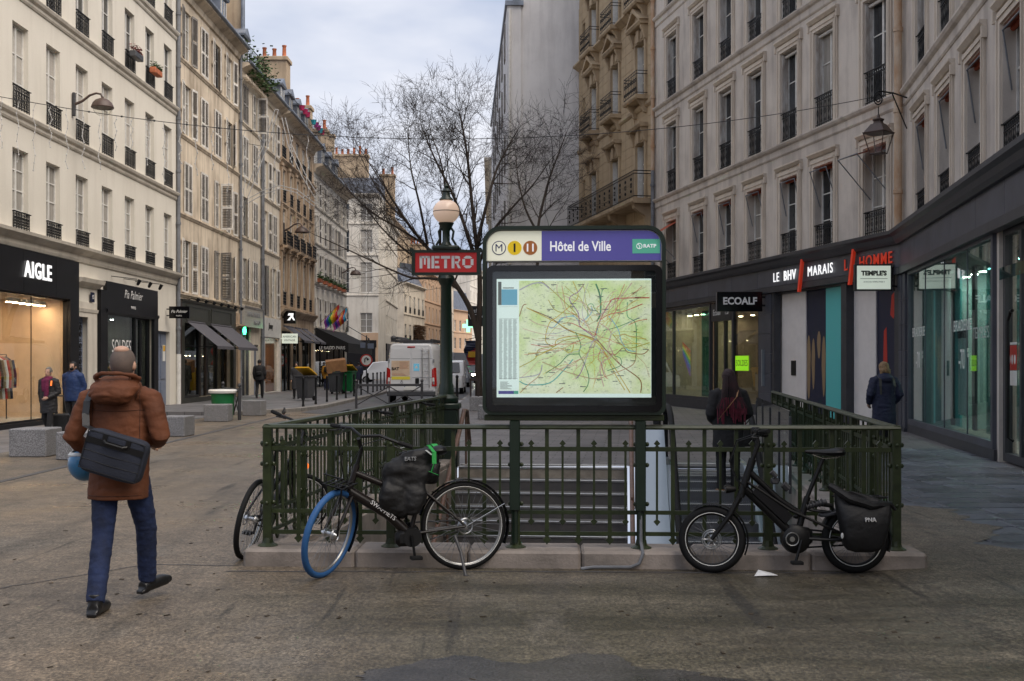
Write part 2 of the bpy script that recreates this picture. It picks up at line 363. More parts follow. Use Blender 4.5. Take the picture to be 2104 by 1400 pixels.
# ---------------------------------------------------------------- ground
def mkground():
    m = bpy.data.materials.new('sandy_asphalt'); m.use_nodes = True; t = m.node_tree; b = t.nodes['Principled BSDF']; L = t.links.new
    c = N('ShaderNodeTexCoord', t)
    def noi(sc, det, s3=(1,1,1), rz=0, ro=.6):
        mpn = N('ShaderNodeMapping', t); mpn.inputs['Scale'].default_value = s3; mpn.inputs['Rotation'].default_value = (0,0,rz); L(c.outputs['Object'], mpn.inputs[0])
        n = N('ShaderNodeTexNoise', t); n.inputs['Scale'].default_value = sc; n.inputs['Detail'].default_value = det; n.inputs['Roughness'].default_value = ro; L(mpn.outputs[0], n.inputs['Vector']); return n.outputs['Fac']
    def rng(v, a, bb, lo=0, hi=1):
        r = N('ShaderNodeMapRange', t); r.inputs[1].default_value = a; r.inputs[2].default_value = bb; r.inputs[3].default_value = lo; r.inputs[4].default_value = hi; L(v, r.inputs[0]); return r.outputs[0]
    def mix(f, a, bb, mode='MIX'):
        x = N('ShaderNodeMix', t, data_type='RGBA', blend_type=mode)
        for s_, v in ((0, f), (6, a), (7, bb)):
            if isinstance(v, (int, float)): x.inputs[s_].default_value = v
            elif isinstance(v, tuple): x.inputs[s_].default_value = (*v, 1)
            else: L(v, x.inputs[s_])
        return x.outputs[2]
    big = noi(.35, 5); streak = noi(1.3, 5, (1, .16, 1), R(14)); streak2 = noi(1.7, 5, (.22, 1, 1), R(-22)); fine = noi(7, 8, ro=.8); grit = noi(42, 5, ro=.85)
    base = mix(rng(big, .38, .66), (.210,.166,.124), (.132,.115,.096))
    # damp, dirty stretch in front of the metro kerb: darker, greener
    sx = N('ShaderNodeSeparateXYZ', t); L(c.outputs['Object'], sx.inputs[0])
    wob = N('ShaderNodeMath', t, operation='MULTIPLY_ADD'); wob.inputs[1].default_value = 3.2; L(noi(.9, 4), wob.inputs[0]); L(sx.outputs['Y'], wob.inputs[2])
    wobx = N('ShaderNodeMath', t, operation='MULTIPLY_ADD'); wobx.inputs[1].default_value = 2.4; L(noi(.7, 4), wobx.inputs[0]); L(sx.outputs['X'], wobx.inputs[2])
    dy = rng(wob.outputs[0], 12.2, 10.2); dx = rng(wobx.outputs[0], -1.6, .9)
    dm = N('ShaderNodeMath', t, operation='MULTIPLY'); L(dy, dm.inputs[0]); L(dx, dm.inputs[1])
    damp = mix(rng(streak2, .40, .62), (.056,.050,.033), (.128,.114,.086))
    col = mix(dm.outputs[0], base, damp)
    col = mix(rng(streak, .50, .66, 0, .6), col, (.050,.044,.037)); col = mix(rng(noi(5.5, 4, (1,.05,1), R(7)), .60, .68, 0, .75), col, (.030,.027,.022))
    col = mix(rng(noi(.8, 6, (1,.5,1), R(30)), .56, .70, 0, .65), col, (.185,.168,.148))
    f2 = N('ShaderNodeValToRGB', t); f2.color_ramp.elements[0].position = .34; f2.color_ramp.elements[0].color = (.55,.55,.56,1); f2.color_ramp.elements[1].position = .66; f2.color_ramp.elements[1].color = (1.3,1.28,1.24,1); L(fine, f2.inputs[0])
    col = mix(1, col, f2.outputs[0], 'MULTIPLY')
    g2 = N('ShaderNodeValToRGB', t); g2.color_ramp.elements[0].position = .42; g2.color_ramp.elements[0].color = (.42,.42,.42,1); g2.color_ramp.elements[1].position = .60; g2.color_ramp.elements[1].color = (1.65,1.62,1.56,1); L(grit, g2.inputs[0])
    col = mix(.9, col, g2.outputs[0], 'MULTIPLY')
    m2 = N('ShaderNodeValToRGB', t); m2.color_ramp.elements[0].position = .44; m2.color_ramp.elements[0].color = (.58,.58,.58,1); m2.color_ramp.elements[1].position = .57; m2.color_ramp.elements[1].color = (1.35,1.34,1.30,1); L(noi(38, 3, (1,.45,1), ro=.75), m2.inputs[0])
    col = mix(.6, col, m2.outputs[0], 'MULTIPLY')
    L(col, b.inputs['Base Color'])
    L(rng(big, .38, .60, .24, .66), b.inputs['Roughness']); b.inputs['Specular IOR Level'].default_value = .45
    bu = N('ShaderNodeBump', t); bu.inputs['Strength'].default_value = .55; bu.inputs['Distance'].default_value = .006; L(grit, bu.inputs['Height'])
    bu2 = N('ShaderNodeBump', t); bu2.inputs['Strength'].default_value = .5; bu2.inputs['Distance'].default_value = .02; L(fine, bu2.inputs['Height']); L(bu.outputs[0], bu2.inputs['Normal'])
    L(bu2.outputs[0], b.inputs['Normal']); M['sandy'] = m
mkground()
def mkpaving(name, c1, c2, mortar, bw, rh, rz=0, rough=.6):
    m = bpy.data.materials.new(name); m.use_nodes = True; t = m.node_tree; b = t.nodes['Principled BSDF']; L = t.links.new
    c = N('ShaderNodeTexCoord', t); mp_ = N('ShaderNodeMapping', t); mp_.inputs['Rotation'].default_value = (0,0,rz); L(c.outputs['Object'], mp_.inputs[0])
    br = N('ShaderNodeTexBrick', t); br.inputs['Scale'].default_value = 1; br.inputs['Brick Width'].default_value = bw; br.inputs['Row Height'].default_value = rh; br.inputs['Mortar Size'].default_value = .012
    br.inputs['Color1'].default_value = (*c1,1); br.inputs['Color2'].default_value = (*c2,1); br.inputs['Mortar'].default_value = (*mortar,1); L(mp_.outputs[0], br.inputs['Vector'])
    n = N('ShaderNodeTexNoise', t); n.inputs['Scale'].default_value = .9; n.inputs['Detail'].default_value = 7; n.inputs['Roughness'].default_value = .65; L(c.outputs['Object'], n.inputs['Vector'])
    r = N('ShaderNodeValToRGB', t); r.color_ramp.elements[0].position = .32; r.color_ramp.elements[0].color = (.6,.6,.6,1); r.color_ramp.elements[1].position = .7; r.color_ramp.elements[1].color = (1.3,1.28,1.25,1); L(n.outputs['Fac'], r.inputs[0])
    x = N('ShaderNodeMix', t, data_type='RGBA', blend_type='MULTIPLY'); x.inputs[0].default_value = 1; L(br.outputs['Color'], x.inputs[6]); L(r.outputs[0], x.inputs[7]); L(x.outputs[2], b.inputs['Base Color'])
    b.inputs['Roughness'].default_value = rough
    bu = N('ShaderNodeBump', t); bu.inputs['Strength'].default_value = .5; bu.inputs['Distance'].default_value = .01; L(br.outputs['Fac'], bu.inputs['Height']); bu.invert = True; L(bu.outputs[0], b.inputs['Normal'])
    M[name] = m
mkpaving('setts', (.125,.120,.125), (.165,.155,.155), (.055,.05,.048), .55, .30, R(6), .55)
mkpaving('leftslabs', (.125,.125,.135), (.16,.157,.165), (.06,.058,.06), .9, .55, R(90), .6)

LX = -12.8                                            # line of the left-hand facades
# metro stairwell: outline of the hole in the ground
PIT = [(-1.80, 9.80), (2.85, 9.47), (4.20, 18.40), (-.88, 18.30)]
def filled(name, outer, holes, z, mat):
    bm = bmesh.new(); es = []
    for loop in [outer]+holes:
        v = [bm.verts.new((x, y, z)) for x, y in loop]
        es += [bm.edges.new((v[i], v[(i+1) % len(v)])) for i in range(len(v))]
    bmesh.ops.triangle_fill(bm, use_beauty=True, edges=es)
    bmesh.ops.recalc_face_normals(bm, faces=bm.faces)
    for f in bm.faces:
        if f.normal.z < 0: f.normal_flip()
    me = bpy.data.meshes.new(name); bm.to_mesh(me); bm.free(); me.materials.append(M[mat]); return inst(name, me)
struct(filled('ground', [(-400,-60),(400,-60),(400,900),(-400,900)], [PIT], 0, 'sandy'), 'sandy brown asphalt of the square, worn and damp')
struct(filled('road', [(-7.15,38.5),(-6.2,37.2),(-2.5,37.6),(-2.35,60),(-3.4,112),(-5,180),(-4,420),(-12,420),(-11.5,180),(-9.2,112),(-7.15,60)], [], .004, 'asphalt'), 'grey asphalt street leading away')
PLAZA = [(-2.3,24),(-1.0,18.36),(4.25,18.46),(4.62,18.6),(4.36,16.9),(5.0,15.0),(4.78,12),(4.6,9.6),(4.72,8.5),(5.3,7.2),(6.3,5.6),(10,28.6),(5.9,47.2),(3.5,59.6),(-.2,59.6),(-1.0,112),(-1,180),(0,400),(-3.9,400),(-4.9,180),(-3.2,112),(-2.2,60)]
plaza = struct(filled('pavement', PLAZA, [], .004, 'setts'), 'grey stone paving of the square behind and beside the metro entrance')
# left-hand pavement: slate strip along the shops, raised with a kerb beyond the granite blocks
filled_l = struct(filled('pavement', [(LX-.3,10),(-9.5,10),(-9.4,36.3),(LX-.3,36.3)], [], .004, 'leftslabs'), 'slate slab pavement along the shop windows')
mb = MB(); mb.slabpoly([(LX-.3,36.3),(-9.4,36.3),(-8.6,37.2),(-7.5,39.5),(-7.15,42),(-7.15,60),(-9.1,112),(-11.4,180),(-12,400),(-16,400),(-15.8,180),(-15,112),(LX-.3,75)], -.2, .12)
pav = mb.build('pavement', 'leftslabs'); struct(pav, 'raised pavement of slabs running down the street')
ks = MB(); ks.cbox(-.15,.15,0,.985,-.1,.125,.012); ksm = ks.mesh('kerbstone', 'kerbstone')
path = [(-9.4,36.2),(-8.55,37.15),(-7.42,39.5),(-7.05,42),(-7.05,60),(-9.0,112)]
for (a, b_) in zip(path, path[1:]):
    d = Vector((b_[0]-a[0], b_[1]-a[1])); n_ = max(1, round(d.length)); ang = math.atan2(d.y, d.x)-math.pi/2
    for i in range(n_):
        p = Vector(a)+d*(i/n_); inst('kerbstone', ksm, pav, (p.x, p.y, .004), (0,0,ang), (1, d.length/n_, 1))
# flush gutter line between the sandy strip and the square
gt = MB(); gt.box(-.06,.06,-14,14.6,0,.006); struct(gt.build('gutter', 'asphalt', None, (-7.2, 22.5, .001), (0,0,R(.4))), 'dark flush gutter line beside the granite blocks')
def seam(pts, w_, lab, seed):
    q_ = random.Random(seed); b_ = MB(); P = []
    for a, c in zip(pts, pts[1:]):
        for j in range(14): P.append(Vector(a).lerp(Vector(c), j/14)+Vector((q_.gauss(0,.012), q_.gauss(0,.012))))
    for a, c in zip(P, P[1:]):
        d_ = (c-a).normalized(); n_ = Vector((-d_.y, d_.x))*w_*q_.uniform(.4,1.2); m_ = Vector((-d_.y, d_.x))*w_
        b_.quad((a.x+m_.x,a.y+m_.y,.003),(a.x-m_.x,a.y-m_.y,.003),(c.x-n_.x,c.y-n_.y,.003),(c.x+n_.x,c.y+n_.y,.003))
    struct(b_.build('gutter', 'asphalt', fix=False), lab)
seam([(-2.25,9.3),(-3.0,9.35),(-3.9,8.2),(-4.1,6.9)], .012, 'thin dark crack running from the kerb corner past the walking man', 1)
seam([(-2.3,9.05),(.5,9.02),(3.4,8.95)], .018, 'dark damp joint along the foot of the metro kerb', 2)
# big slate slabs to the right: single stones as far as they can be told apart
def rwall(t): return Vector((9.7-.168*t, 28-.986*t))
sl = {}
def slab_mesh(L):
    if L not in sl: b_ = MB(); b_.cbox(.012, L-.012, .012, .488, -.03, .016, .008); sl[L] = b_.mesh('slab', 'slab')
    return sl[L]
row = 0; y = 6.9
srnd = random.Random(3)
def edge_x(y): return 4.62+.25*math.sin(y*1.7)+.12*math.sin(y*4.1)+(.25 if y > 14 else 0)+(.35 if y < 8.3 else 0)+(max(0, y-15.2)*.04)
while y < 21.5:
    x = edge_x(y)-.5; t = (28-y)/.986; xe = rwall(t).x-.05
    while x < xe:
        L = srnd.choice((.6,.75,.9,1.05))
        if x+L > xe: L = round(xe-x, 2)
        if L < .12: break
        if L > .12: inst('slab', slab_mesh(L), plaza, (x, y, .004+srnd.uniform(0,.004)), (srnd.uniform(-.004,.004), srnd.uniform(-.003,.003), R(-1.5)))
        x += L
    y += .5; row += 1
# the asphalt laps raggedly over the first slabs
b_ = MB(); er = random.Random(11); L_e = []
yy = 4.6
while yy < 17.0: L_e.append((edge_x(yy)+.06*math.sin(yy*9)+er.gauss(0,.035), yy)); yy += .07
for (a, c), (e, f) in zip(L_e, L_e[1:]): b_.quad((3.2,c,.026) if c < 9 else (max(3.3,3.12+(c-9.2)*.149+.22),c,.026), (a,c,.026), (e,f,.026), (3.2,f,.026) if f < 9 else (max(3.3,3.12+(f-9.2)*.149+.22),f,.026))
lx_ = lambda c: 3.2 if c < 9 else max(3.3,3.12+(c-9.2)*.149+.22)
for (a, c), (e, f) in zip(L_e, L_e[1:]): b_.quad((lx_(c)-.45,c,.001),(lx_(c),c,.026),(lx_(f),f,.026),(lx_(f)-.45,f,.001))
struct(b_.build('ground', 'sandy', fix=False), 'ragged strip of asphalt lapping over the slate slabs')
mk('asphaltdark', (.050,.046,.043), .42, var=.4, vscale=3, bump=.3, bscale=60, rvar=.15, speck=.3, spscale=50)
b_ = MB(); pr_ = random.Random(5); b_.poly([(.15+(1.0+.35*noise.noise(Vector((math.cos(2*math.pi*i/160)*2.2, math.sin(2*math.pi*i/160)*2.2, 3)))+.1*pr_.random())*math.cos(2*math.pi*i/160), 5.72+(.62+.35*noise.noise(Vector((math.cos(2*math.pi*i/160)*2.5, math.sin(2*math.pi*i/160)*2.5, 9)))+.05*pr_.random())*math.sin(2*math.pi*i/160), .004) for i in range(160)]); struct(b_.build('ground', 'asphaltdark', fix=False), 'dark damp asphalt repair in the foreground')
# ---------------------------------------------------------------- metro entrance
FL, FR = Vector((-2.03, 9.46)), Vector((3.12, 9.25)); BL, BR = Vector((-1.06, 18.3)), Vector((4.89, 21.3))
A_ENT = R(-5.5)
well = MB()                                            # walls of the stairwell
for (a, b_), (z0, z1) in (((PIT[0], PIT[3]), (-5, .05)), ((PIT[2], PIT[1]), (-5, .05)), ((PIT[1], PIT[0]), (-5, .05))):
    a = Vector(a); b_ = Vector(b_); d = (b_-a).normalized(); nrm = Vector((-d.y, d.x))*.2
    well.slabpoly([(a.x,a.y),(b_.x,b_.y),(b_.x+nrm.x,b_.y+nrm.y),(a.x+nrm.x,a.y+nrm.y)], z0, z1)
mkpaving('tiles', (.36,.30,.24), (.40,.34,.28), (.16,.10,.08), .30, .15, 0, .3)
wl = well.build('stairwell_wall', 'plinth'); struct(wl, 'tiled wall lining the metro stairwell')
st = thing('staircase', 'concrete steps with pale metal nosings going down into the metro', 'stairs', (-.88, 18.30, 0), A_ENT)
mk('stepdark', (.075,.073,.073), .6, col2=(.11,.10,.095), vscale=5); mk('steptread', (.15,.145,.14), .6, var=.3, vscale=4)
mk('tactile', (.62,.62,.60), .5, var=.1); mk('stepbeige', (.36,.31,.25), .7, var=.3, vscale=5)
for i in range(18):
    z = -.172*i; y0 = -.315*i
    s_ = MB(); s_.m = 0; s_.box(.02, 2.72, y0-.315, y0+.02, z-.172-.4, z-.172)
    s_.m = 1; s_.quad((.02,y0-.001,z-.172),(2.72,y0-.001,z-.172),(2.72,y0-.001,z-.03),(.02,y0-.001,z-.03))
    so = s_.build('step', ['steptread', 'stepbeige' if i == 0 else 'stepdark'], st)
    nz = MB(); nz.cbox(.02, 2.72, y0-.012, y0+.07, z-.03, z+.004, .004); nz.build('nosing', 'steel', so)
mk('railbrown', (.15,.085,.06), .5, var=.3, vscale=8)
tac = MB()
for i in range(90):
    x = .05+i*.03; tac.obox(Matrix.Translation((x, .30, .012)) @ Matrix.Rotation(R(35),4,'Z'), .012, .22, .006)
tac.build('tactile_strip', 'tactile', st)
# divider: brown handrail, bright sloping metal deck
SL = math.atan2(.172, .315)
dv = thing('stair_divider', 'bright sloping metal deck with a brown handrail between stairs and escalator', 'divider', (-.88, 18.30, 0), A_ENT)
d = MB(); d.extr([(.6,-.02),(.6,.62),(.15,.66),(0,.6),(-9,-4.3),(-9,-5.0)], 2.86, 3.30)
d.build('deck', 'steelbright', dv)
d = MB(); d.tube([(2.78,.75,.62),(2.78,.5,.86),(2.78,.2,.90),(2.78,-9,-4.12)], .035, 10); d.build('handrail', 'railbrown', dv, smooth=True)
for k in range(4):
    d = MB(); d.tube([(2.78,-2*k,.86-1.09*k),(2.78,-2*k,-.1-1.09*k)], .02, 8); d.build('rail_post', 'railbrown', dv)
d = MB(); d.tube([(.10,.75,.3),(.10,.4,.88),(.10,.1,.90),(.10,-9,-4.10)], .035, 10)
hr = thing('handrail', 'slim brown handrail along the wall beside the metro steps', 'handrail', (-.88, 18.30, 0), A_ENT); d.build('rail', 'railbrown', hr, smooth=True)
for k in range(4):
    d = MB(); d.tube([(.10,.3-2*k,.78-1.09*k),(.10,.3-2*k,-.3-1.09*k)], .018, 8); d.build('rail_post', 'railbrown', hr)
# escalator
es = thing('escalator', 'grey metal escalator with glass sides and black handrails', 'escalator', (-.88, 18.30, 0), A_ENT)
mk('escstep', (.17,.175,.19), .4, metal=.6, var=.2)
rise = [0, 0, 0, -.05, -.14, -.28]; 
while len(rise) < 22: rise.append(rise[-1]-.2)
stepm = MB()
for k in range(34): stepm.box(.02+k*.0305, .035+k*.0305, -.40, 0, -.012, 0)
stepm.box(0, 1.05, -.40, 0, -.3, -.012)
for k in range(34): stepm.box(.02+k*.0305, .035+k*.0305, -.405, -.40, -.22, -.012)
sm = stepm.mesh('step', 'escstep'); nzm = MB(); nzm.box(0,1.05,-.41,-.385,.001,.006); nzme = nzm.mesh('step_edge', 'tactile')
for i, z in enumerate(rise):
    o = inst('step', sm, es, (3.42, .25-.4*i, z-.02)); inst('step_edge', nzme, o)
cp = MB(); cp.box(3.40, 4.49, .25, 1.3, -.02, .012); cp.m = 1
for k in range(34): cp.obox(Matrix.Translation((3.44+k*.031, .75, .016)) @ Matrix.Rotation(R(35),4,'Z'), .012, .24, .006)
cp.build('landing_plate', ['escstep', 'tactile'], es)
prof = [(1.05,.05),(1.12,.45),(1.0,.86),(.75,.97),(-.4,.97),(-1.1,.86),(-1.8,.5),(-8.6,-3.5)]
for x in (3.36, 4.53):
    g = MB(); g.m = 0
    for (ya, za), (yb, zb) in zip(prof[2:], prof[3:]):
        g.quad((x,ya,za),(x,yb,zb),(x,yb,zb-.85),(x,ya,za-.85))
    g.build('glass_side', 'glass', es, fix=False)
    g = MB(); g.tube([(x,y_,z_) for y_, z_ in prof], .045, 10); g.build('handrail', 'rubber', es, smooth=True)
    g = MB(); g.extr([(1.0,0),(1.0,.1),(-.5,.1),(-1.8,-.38),(-8.6,-4.36),(-8.6,-4.5)], x-.05, x+.05); g.build('skirt', 'steelbright', es)
# glass parapet inside the right-hand railing
rd = (BR-FR).normalized()
gp = thing('glass_parapet', 'clear glass panels with steel clamps inside the metro railing', 'glass panels', (FR.x, FR.y, 0), math.atan2(rd.y, rd.x))
for k in range(4):
    g = MB(); g.box(5.2+k*1.6, 6.75+k*1.6, .34, .352, .02, 1.05); g.build('glass_panel', 'glass', gp)
    for xx in (5.2+k*1.6, 6.73+k*1.6):
        g = MB(); g.cbox(xx-.011, xx+.011, .33, .365, .0, .98, .004); g.build('clamp_post', 'irongrey', gp)
sk = MB(); sk.extr([(.5,-.03),(.5,.02),(.35,.03),(-9,-4.9),(-9,-5.2)], 4.62, 5.2); sk.build('deck', 'steelbright', es)
# kerb of the entrance: one stone after another
pl = thing('entrance_kerb', 'pinkish concrete kerb carrying the green metro railing', 'kerb')
def kerb_run(a, b_, n_, off0, wid, h):
    d = (b_-a); L = d.length; d.normalize(); ang = math.atan2(d.y, d.x)
    for i in range(n_):
        k = MB(); k.cbox(.004, L/n_-.004, -off0, wid-off0, -.05, h, .022); p = a+d*(L/n_*i); k.build('kerb_stone', 'plinth', pl, (p.x, p.y, 0), (0,0,ang))
kerb_run(FL+Vector((-.16,.0)), FR+Vector((.20,-.01)), 6, .19, .44, .14)
kerb_run(FL+Vector((.0,.26)), BL+Vector((.02,.2)), 8, .17, .34, .13)
kerb_run(FR+Vector((-.0,.25)), BR, 11, .17, .34, .13)
# railing
rl = thing('metro_railing', 'dark green iron railing with spear points round the metro stairs', 'railing')
def spear(mb_, z, s_, x=0, h=.042):
    mb_.plate([(x, z+s_*h*1.2), (x+h, z), (x, z-s_*h*.9), (x-h, z)], -.011, .011) if s_ > 0 else mb_.plate([(x-h, z), (x, z-h*1.2), (x+h, z), (x, z+h*.9)], -.011, .011)
bf = MB(); bf.box(-.016,.016,-.008,.008,.22,1.115); spear(bf, .205, -1, h=.034); bfm = bf.mesh('baluster', 'green')
bs_ = MB(); bs_.box(-.009,.009,-.007,.007,.36,.99); spear(bs_, .995, 1, h=.026); spear(bs_, .355, -1, h=.028); bs_.box(-.016,.016,-.008,.008,.965,.974); bsm = bs_.mesh('spear_bar', 'green')
ps = MB(); ps.cbox(-.036,.036,-.036,.036,.17,1.12,.006); ps.lathe([(.085,.13),(.085,.145),(.05,.165),(.04,.21)], n=12)
for zz in (.99,.82,.50): ps.ell((0,-.04,zz), .016,.012,.016, 8, 5); ps.ell((.048,0,zz), .018,.016,.02, 8, 5); ps.ell((-.048,0,zz), .018,.016,.02, 8, 5)
psm = ps.mesh('post', 'green')
def rail_run(a, b_, bays, skip0=False):
    d = b_-a; L = d.length; d.normalize(); ang = math.atan2(d.y, d.x)
    def place(nm, me, s): inst(nm, me, rl, (a.x+d.x*s, a.y+d.y*s, 0), (0,0,ang))
    for nm, z, hh, tt in (('top_rail', 1.13, 0, 0), ('rail', .95, .018, .012), ('rail', .43, .016, .011), ('rail', .255, .016, .011)):
        k = MB()
        if nm == 'top_rail': k.extr([(-.035,1.112),(.035,1.112),(.04,1.125),(.028,1.145),(0,1.152),(-.028,1.145),(-.04,1.125)], -.03, L+.03)
        else: k.box(0, L, -tt, tt, z-hh, z+hh)
        k.build(nm, 'green', rl, (a.x, a.y, 0), (0,0,ang), smooth=(nm == 'top_rail'))
    for i in range(bays+1):
        if not (i == 0 and skip0): place('post', psm, L*i/bays)
    w_ = L/bays
    for i in range(bays):
        for k in range(1, 4): place('baluster', bfm, w_*(i+k/4))
        for k in range(4): place('spear_bar', bsm, w_*(i+(k+.5)/4))
rail_run(FL, FR, 5); rail_run(FL, BL, 9, True); rail_run(FR, BR, 11, True)
# ---------------------------------------------------------------- facade kit
# a building's Empty stands at p0; local x runs along the wall, local -y points into the street, z is up
def wall_holes(mb_, W, H, holes, depth, z0=0):
    xs = sorted({0, W} | {h[0] for h in holes} | {h[1] for h in holes}); zs = sorted({z0, H} | {h[2] for h in holes} | {h[3] for h in holes})
    def inh(x, z): return any(h[0] < x < h[1] and h[2] < z < h[3] for h in holes)
    for i in range(len(xs)-1):
        run = None
        for j in range(len(zs)-1):
            solid = not inh((xs[i]+xs[i+1])/2, (zs[j]+zs[j+1])/2)
            if solid and run is None: run = zs[j]
            if (not solid or j == len(zs)-2) and run is not None:
                top = zs[j+1] if solid else zs[j]
                mb_.quad((xs[i],0,run),(xs[i+1],0,run),(xs[i+1],0,top),(xs[i],0,top)); run = None
    for (a, b_, c, d) in [h[:4] for h in holes]:
        mb_.quad((a,0,c),(a,depth,c),(a,depth,d),(a,0,d)); mb_.quad((b_,0,c),(b_,0,d),(b_,depth,d),(b_,depth,c))
        mb_.quad((a,0,d),(a,depth,d),(b_,depth,d),(b_,0,d)); mb_.quad((a,0,c),(b_,0,c),(b_,depth,c),(a,depth,c))
def body(mb_, W, H, D):
    mb_.quad((0,0,0),(0,0,H),(0,D,H),(0,D,0)); mb_.quad((W,0,0),(W,D,0),(W,D,H),(W,0,H)); mb_.quad((0,0,H),(W,0,H),(W,D,H),(0,D,H)); mb_.quad((0,D,0),(0,D,H),(W,D,H),(W,D,0))
_wm = {}
def window_mesh(w_, h, rows=4, fr=.055, mat='whitepaint'):
    k = ('w', w_, h, rows, fr, mat)
    if k not in _wm:
        b_ = MB(); b_.box(0,fr,-.03,.03,0,h); b_.box(w_-fr,w_,-.03,.03,0,h); b_.box(fr,w_-fr,-.03,.03,0,fr*1.4); b_.box(fr,w_-fr,-.03,.03,h-fr,h)
        b_.box(w_/2-fr*.75,w_/2+fr*.75,-.035,.03,fr*1.4,h-fr)
        for i in range(1, rows):
            z = h*i/rows; b_.box(fr,w_/2-fr*.75,-.024,.02,z-.016,z+.016); b_.box(w_/2+fr*.75,w_-fr,-.024,.02,z-.016,z+.016)
        p = MB(); p.box(.02,w_-.02,.0,.012,.02,h-.02)
        _wm[k] = (b_.mesh('window', mat), {m_: p.mesh('pane', m_) for m_ in ('pane','panecurtain','paneblind')})
    return _wm[k]
def shutter_mesh(w_, h, mat='shutter'):
    k = ('s', w_, h, mat)
    if k not in _wm:
        b_ = MB(); f = .055; b_.box(0,f,-.02,.02,0,h); b_.box(w_-f,w_,-.02,.02,0,h)
        for z in (0, h*.46, h-.09): b_.box(f,w_-f,-.02,.02,z,z+.09)
        n_ = int(h/.075)
        for i in range(n_):
            z = .09+(h-.18)*i/n_
            if abs(z-h*.48) < .08: continue
            b_.m = 1; b_.add([(f,-.018,z),(w_-f,-.018,z),(w_-f,.014,z+.048),(f,.014,z+.048)], [(0,1,2,3)])  # shade of the louvre gaps is put into the darker slat colour
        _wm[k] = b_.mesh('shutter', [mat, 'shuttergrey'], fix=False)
    return _wm[k]
def grille_mesh(w_, h, style=0):
    k = ('g', w_, h, style)
    if k not in _wm:
        b_ = MB(); b_.box(0,w_,-.02,.02,h-.03,h); b_.box(0,w_,-.012,.012,.05,.075); b_.box(0,w_,-.012,.012,h-.16,h-.14)
        n_ = max(5, int(w_/.14))
        if style == 1:                                  # upright bars crossed by lozenges
            n_ = max(6, int(w_/.11))
            for i in range(n_+1): b_.box(w_*i/n_-.007,w_*i/n_+.007,-.007,.007,0,h)
            for i in range(n_): b_.ring((w_*(i+.5)/n_,0,h-.09), (0,1,0), .035, .008, 10, 4)
            for i in range(0, n_, 2):
                x = w_*(i+1)/n_; b_.tube([(x-.05,0,.1),(x+.05,0,h*.45),(x-.05,0,h-.2)], .007, 4); b_.tube([(x+.05,0,.1),(x-.05,0,h*.45),(x+.05,0,h-.2)], .007, 4)
        else:                                           # dense cast-iron scrolls
            for i in range(n_+1): b_.box(w_*i/n_-.008,w_*i/n_+.008,-.008,.008,0,h)
            for i in range(n_):
                x = w_*(i+.5)/n_; q = (h-.25)/3
                for j in range(3): b_.ring((x,0,.1+q*(j+.5)), (0,1,0), min(.055, q*.42), .011, 10, 4)
                b_.ring((x,0,h-.085), (0,1,0), .035, .009, 8, 4)
        b_.box(-.01,.012,-.05,.1,h-.035,h-.012); b_.box(w_-.012,w_+.01,-.05,.1,h-.035,h-.012)
        _wm[k] = b_.mesh('window_grille', 'iron')
    return _wm[k]
def course(par, W, z, prof, mat, name='string_course', x0=0):
    """prof: (out, up) steps, out towards the street"""
    b_ = MB(); b_.extr([(.02, z)]+[(-o, z+u) for o, u in prof]+[(.02, z+prof[-1][1])], x0, W); return b_.build(name, mat, par)
def place_window(par, x, z, w_, h, depth, rows=4, pane=None, mat='whitepaint', r=rnd):
    wm, pm = window_mesh(w_, h, rows, mat=mat); o = inst('window', wm, par, (x, depth-.04, z))
    inst('pane', pm[pane or r.choice(('pane','pane','panecurtain','paneblind'))], o); return o
def place_shutters(par, x, z, w_, h, state, mat='shutter', r=rnd):
    sw = round(w_/2, 3); me = shutter_mesh(sw, h, mat)
    for side in (0, 1):
        s_ = state[side] if isinstance(state, (tuple, list)) else state
        a = {'c': 0, 'o': R(172), 'h': R(r.uniform(60, 105)), 'a': R(r.uniform(12, 30))}[s_]
        if side == 0: inst('shutter', me, par, (x, -.045, z), (0,0,-a))
        else: o = inst('shutter', me, par, (x+w_, -.045, z), (0,0,a)); o.scale = (-1,1,1)
def facade(name, label, p0, p1, H, D, mat, cat='building', group=None):
    p0 = Vector(p0); p1 = Vector(p1); d = p1-p0; o = thing(name, label, cat, (p0.x, p0.y, 0), math.atan2(d.y, d.x), group); return o, d.length
def downpipe(par, x, z0, z1, mat='pipe', r=.065, y=-.1, cast=None):
    b_ = MB(); b_.tube([(x,y,z0),(x,y,z1)], r, 10)
    z = z0+1.0
    while z < z1: b_.lathe([(r+.004,z-.06),(r+.022,z-.05),(r+.022,z+.05),(r+.004,z+.06)], (x,y,0), 10); z += 2.0
    o = b_.build('downpipe', mat, par, smooth=True)
    if cast: c = MB(); c.tube([(x,y,z0-cast),(x,y,z0+.02)], r*1.25, 10); c.build('pipe_shoe', 'whitepaint', o, smooth=True)
    return o
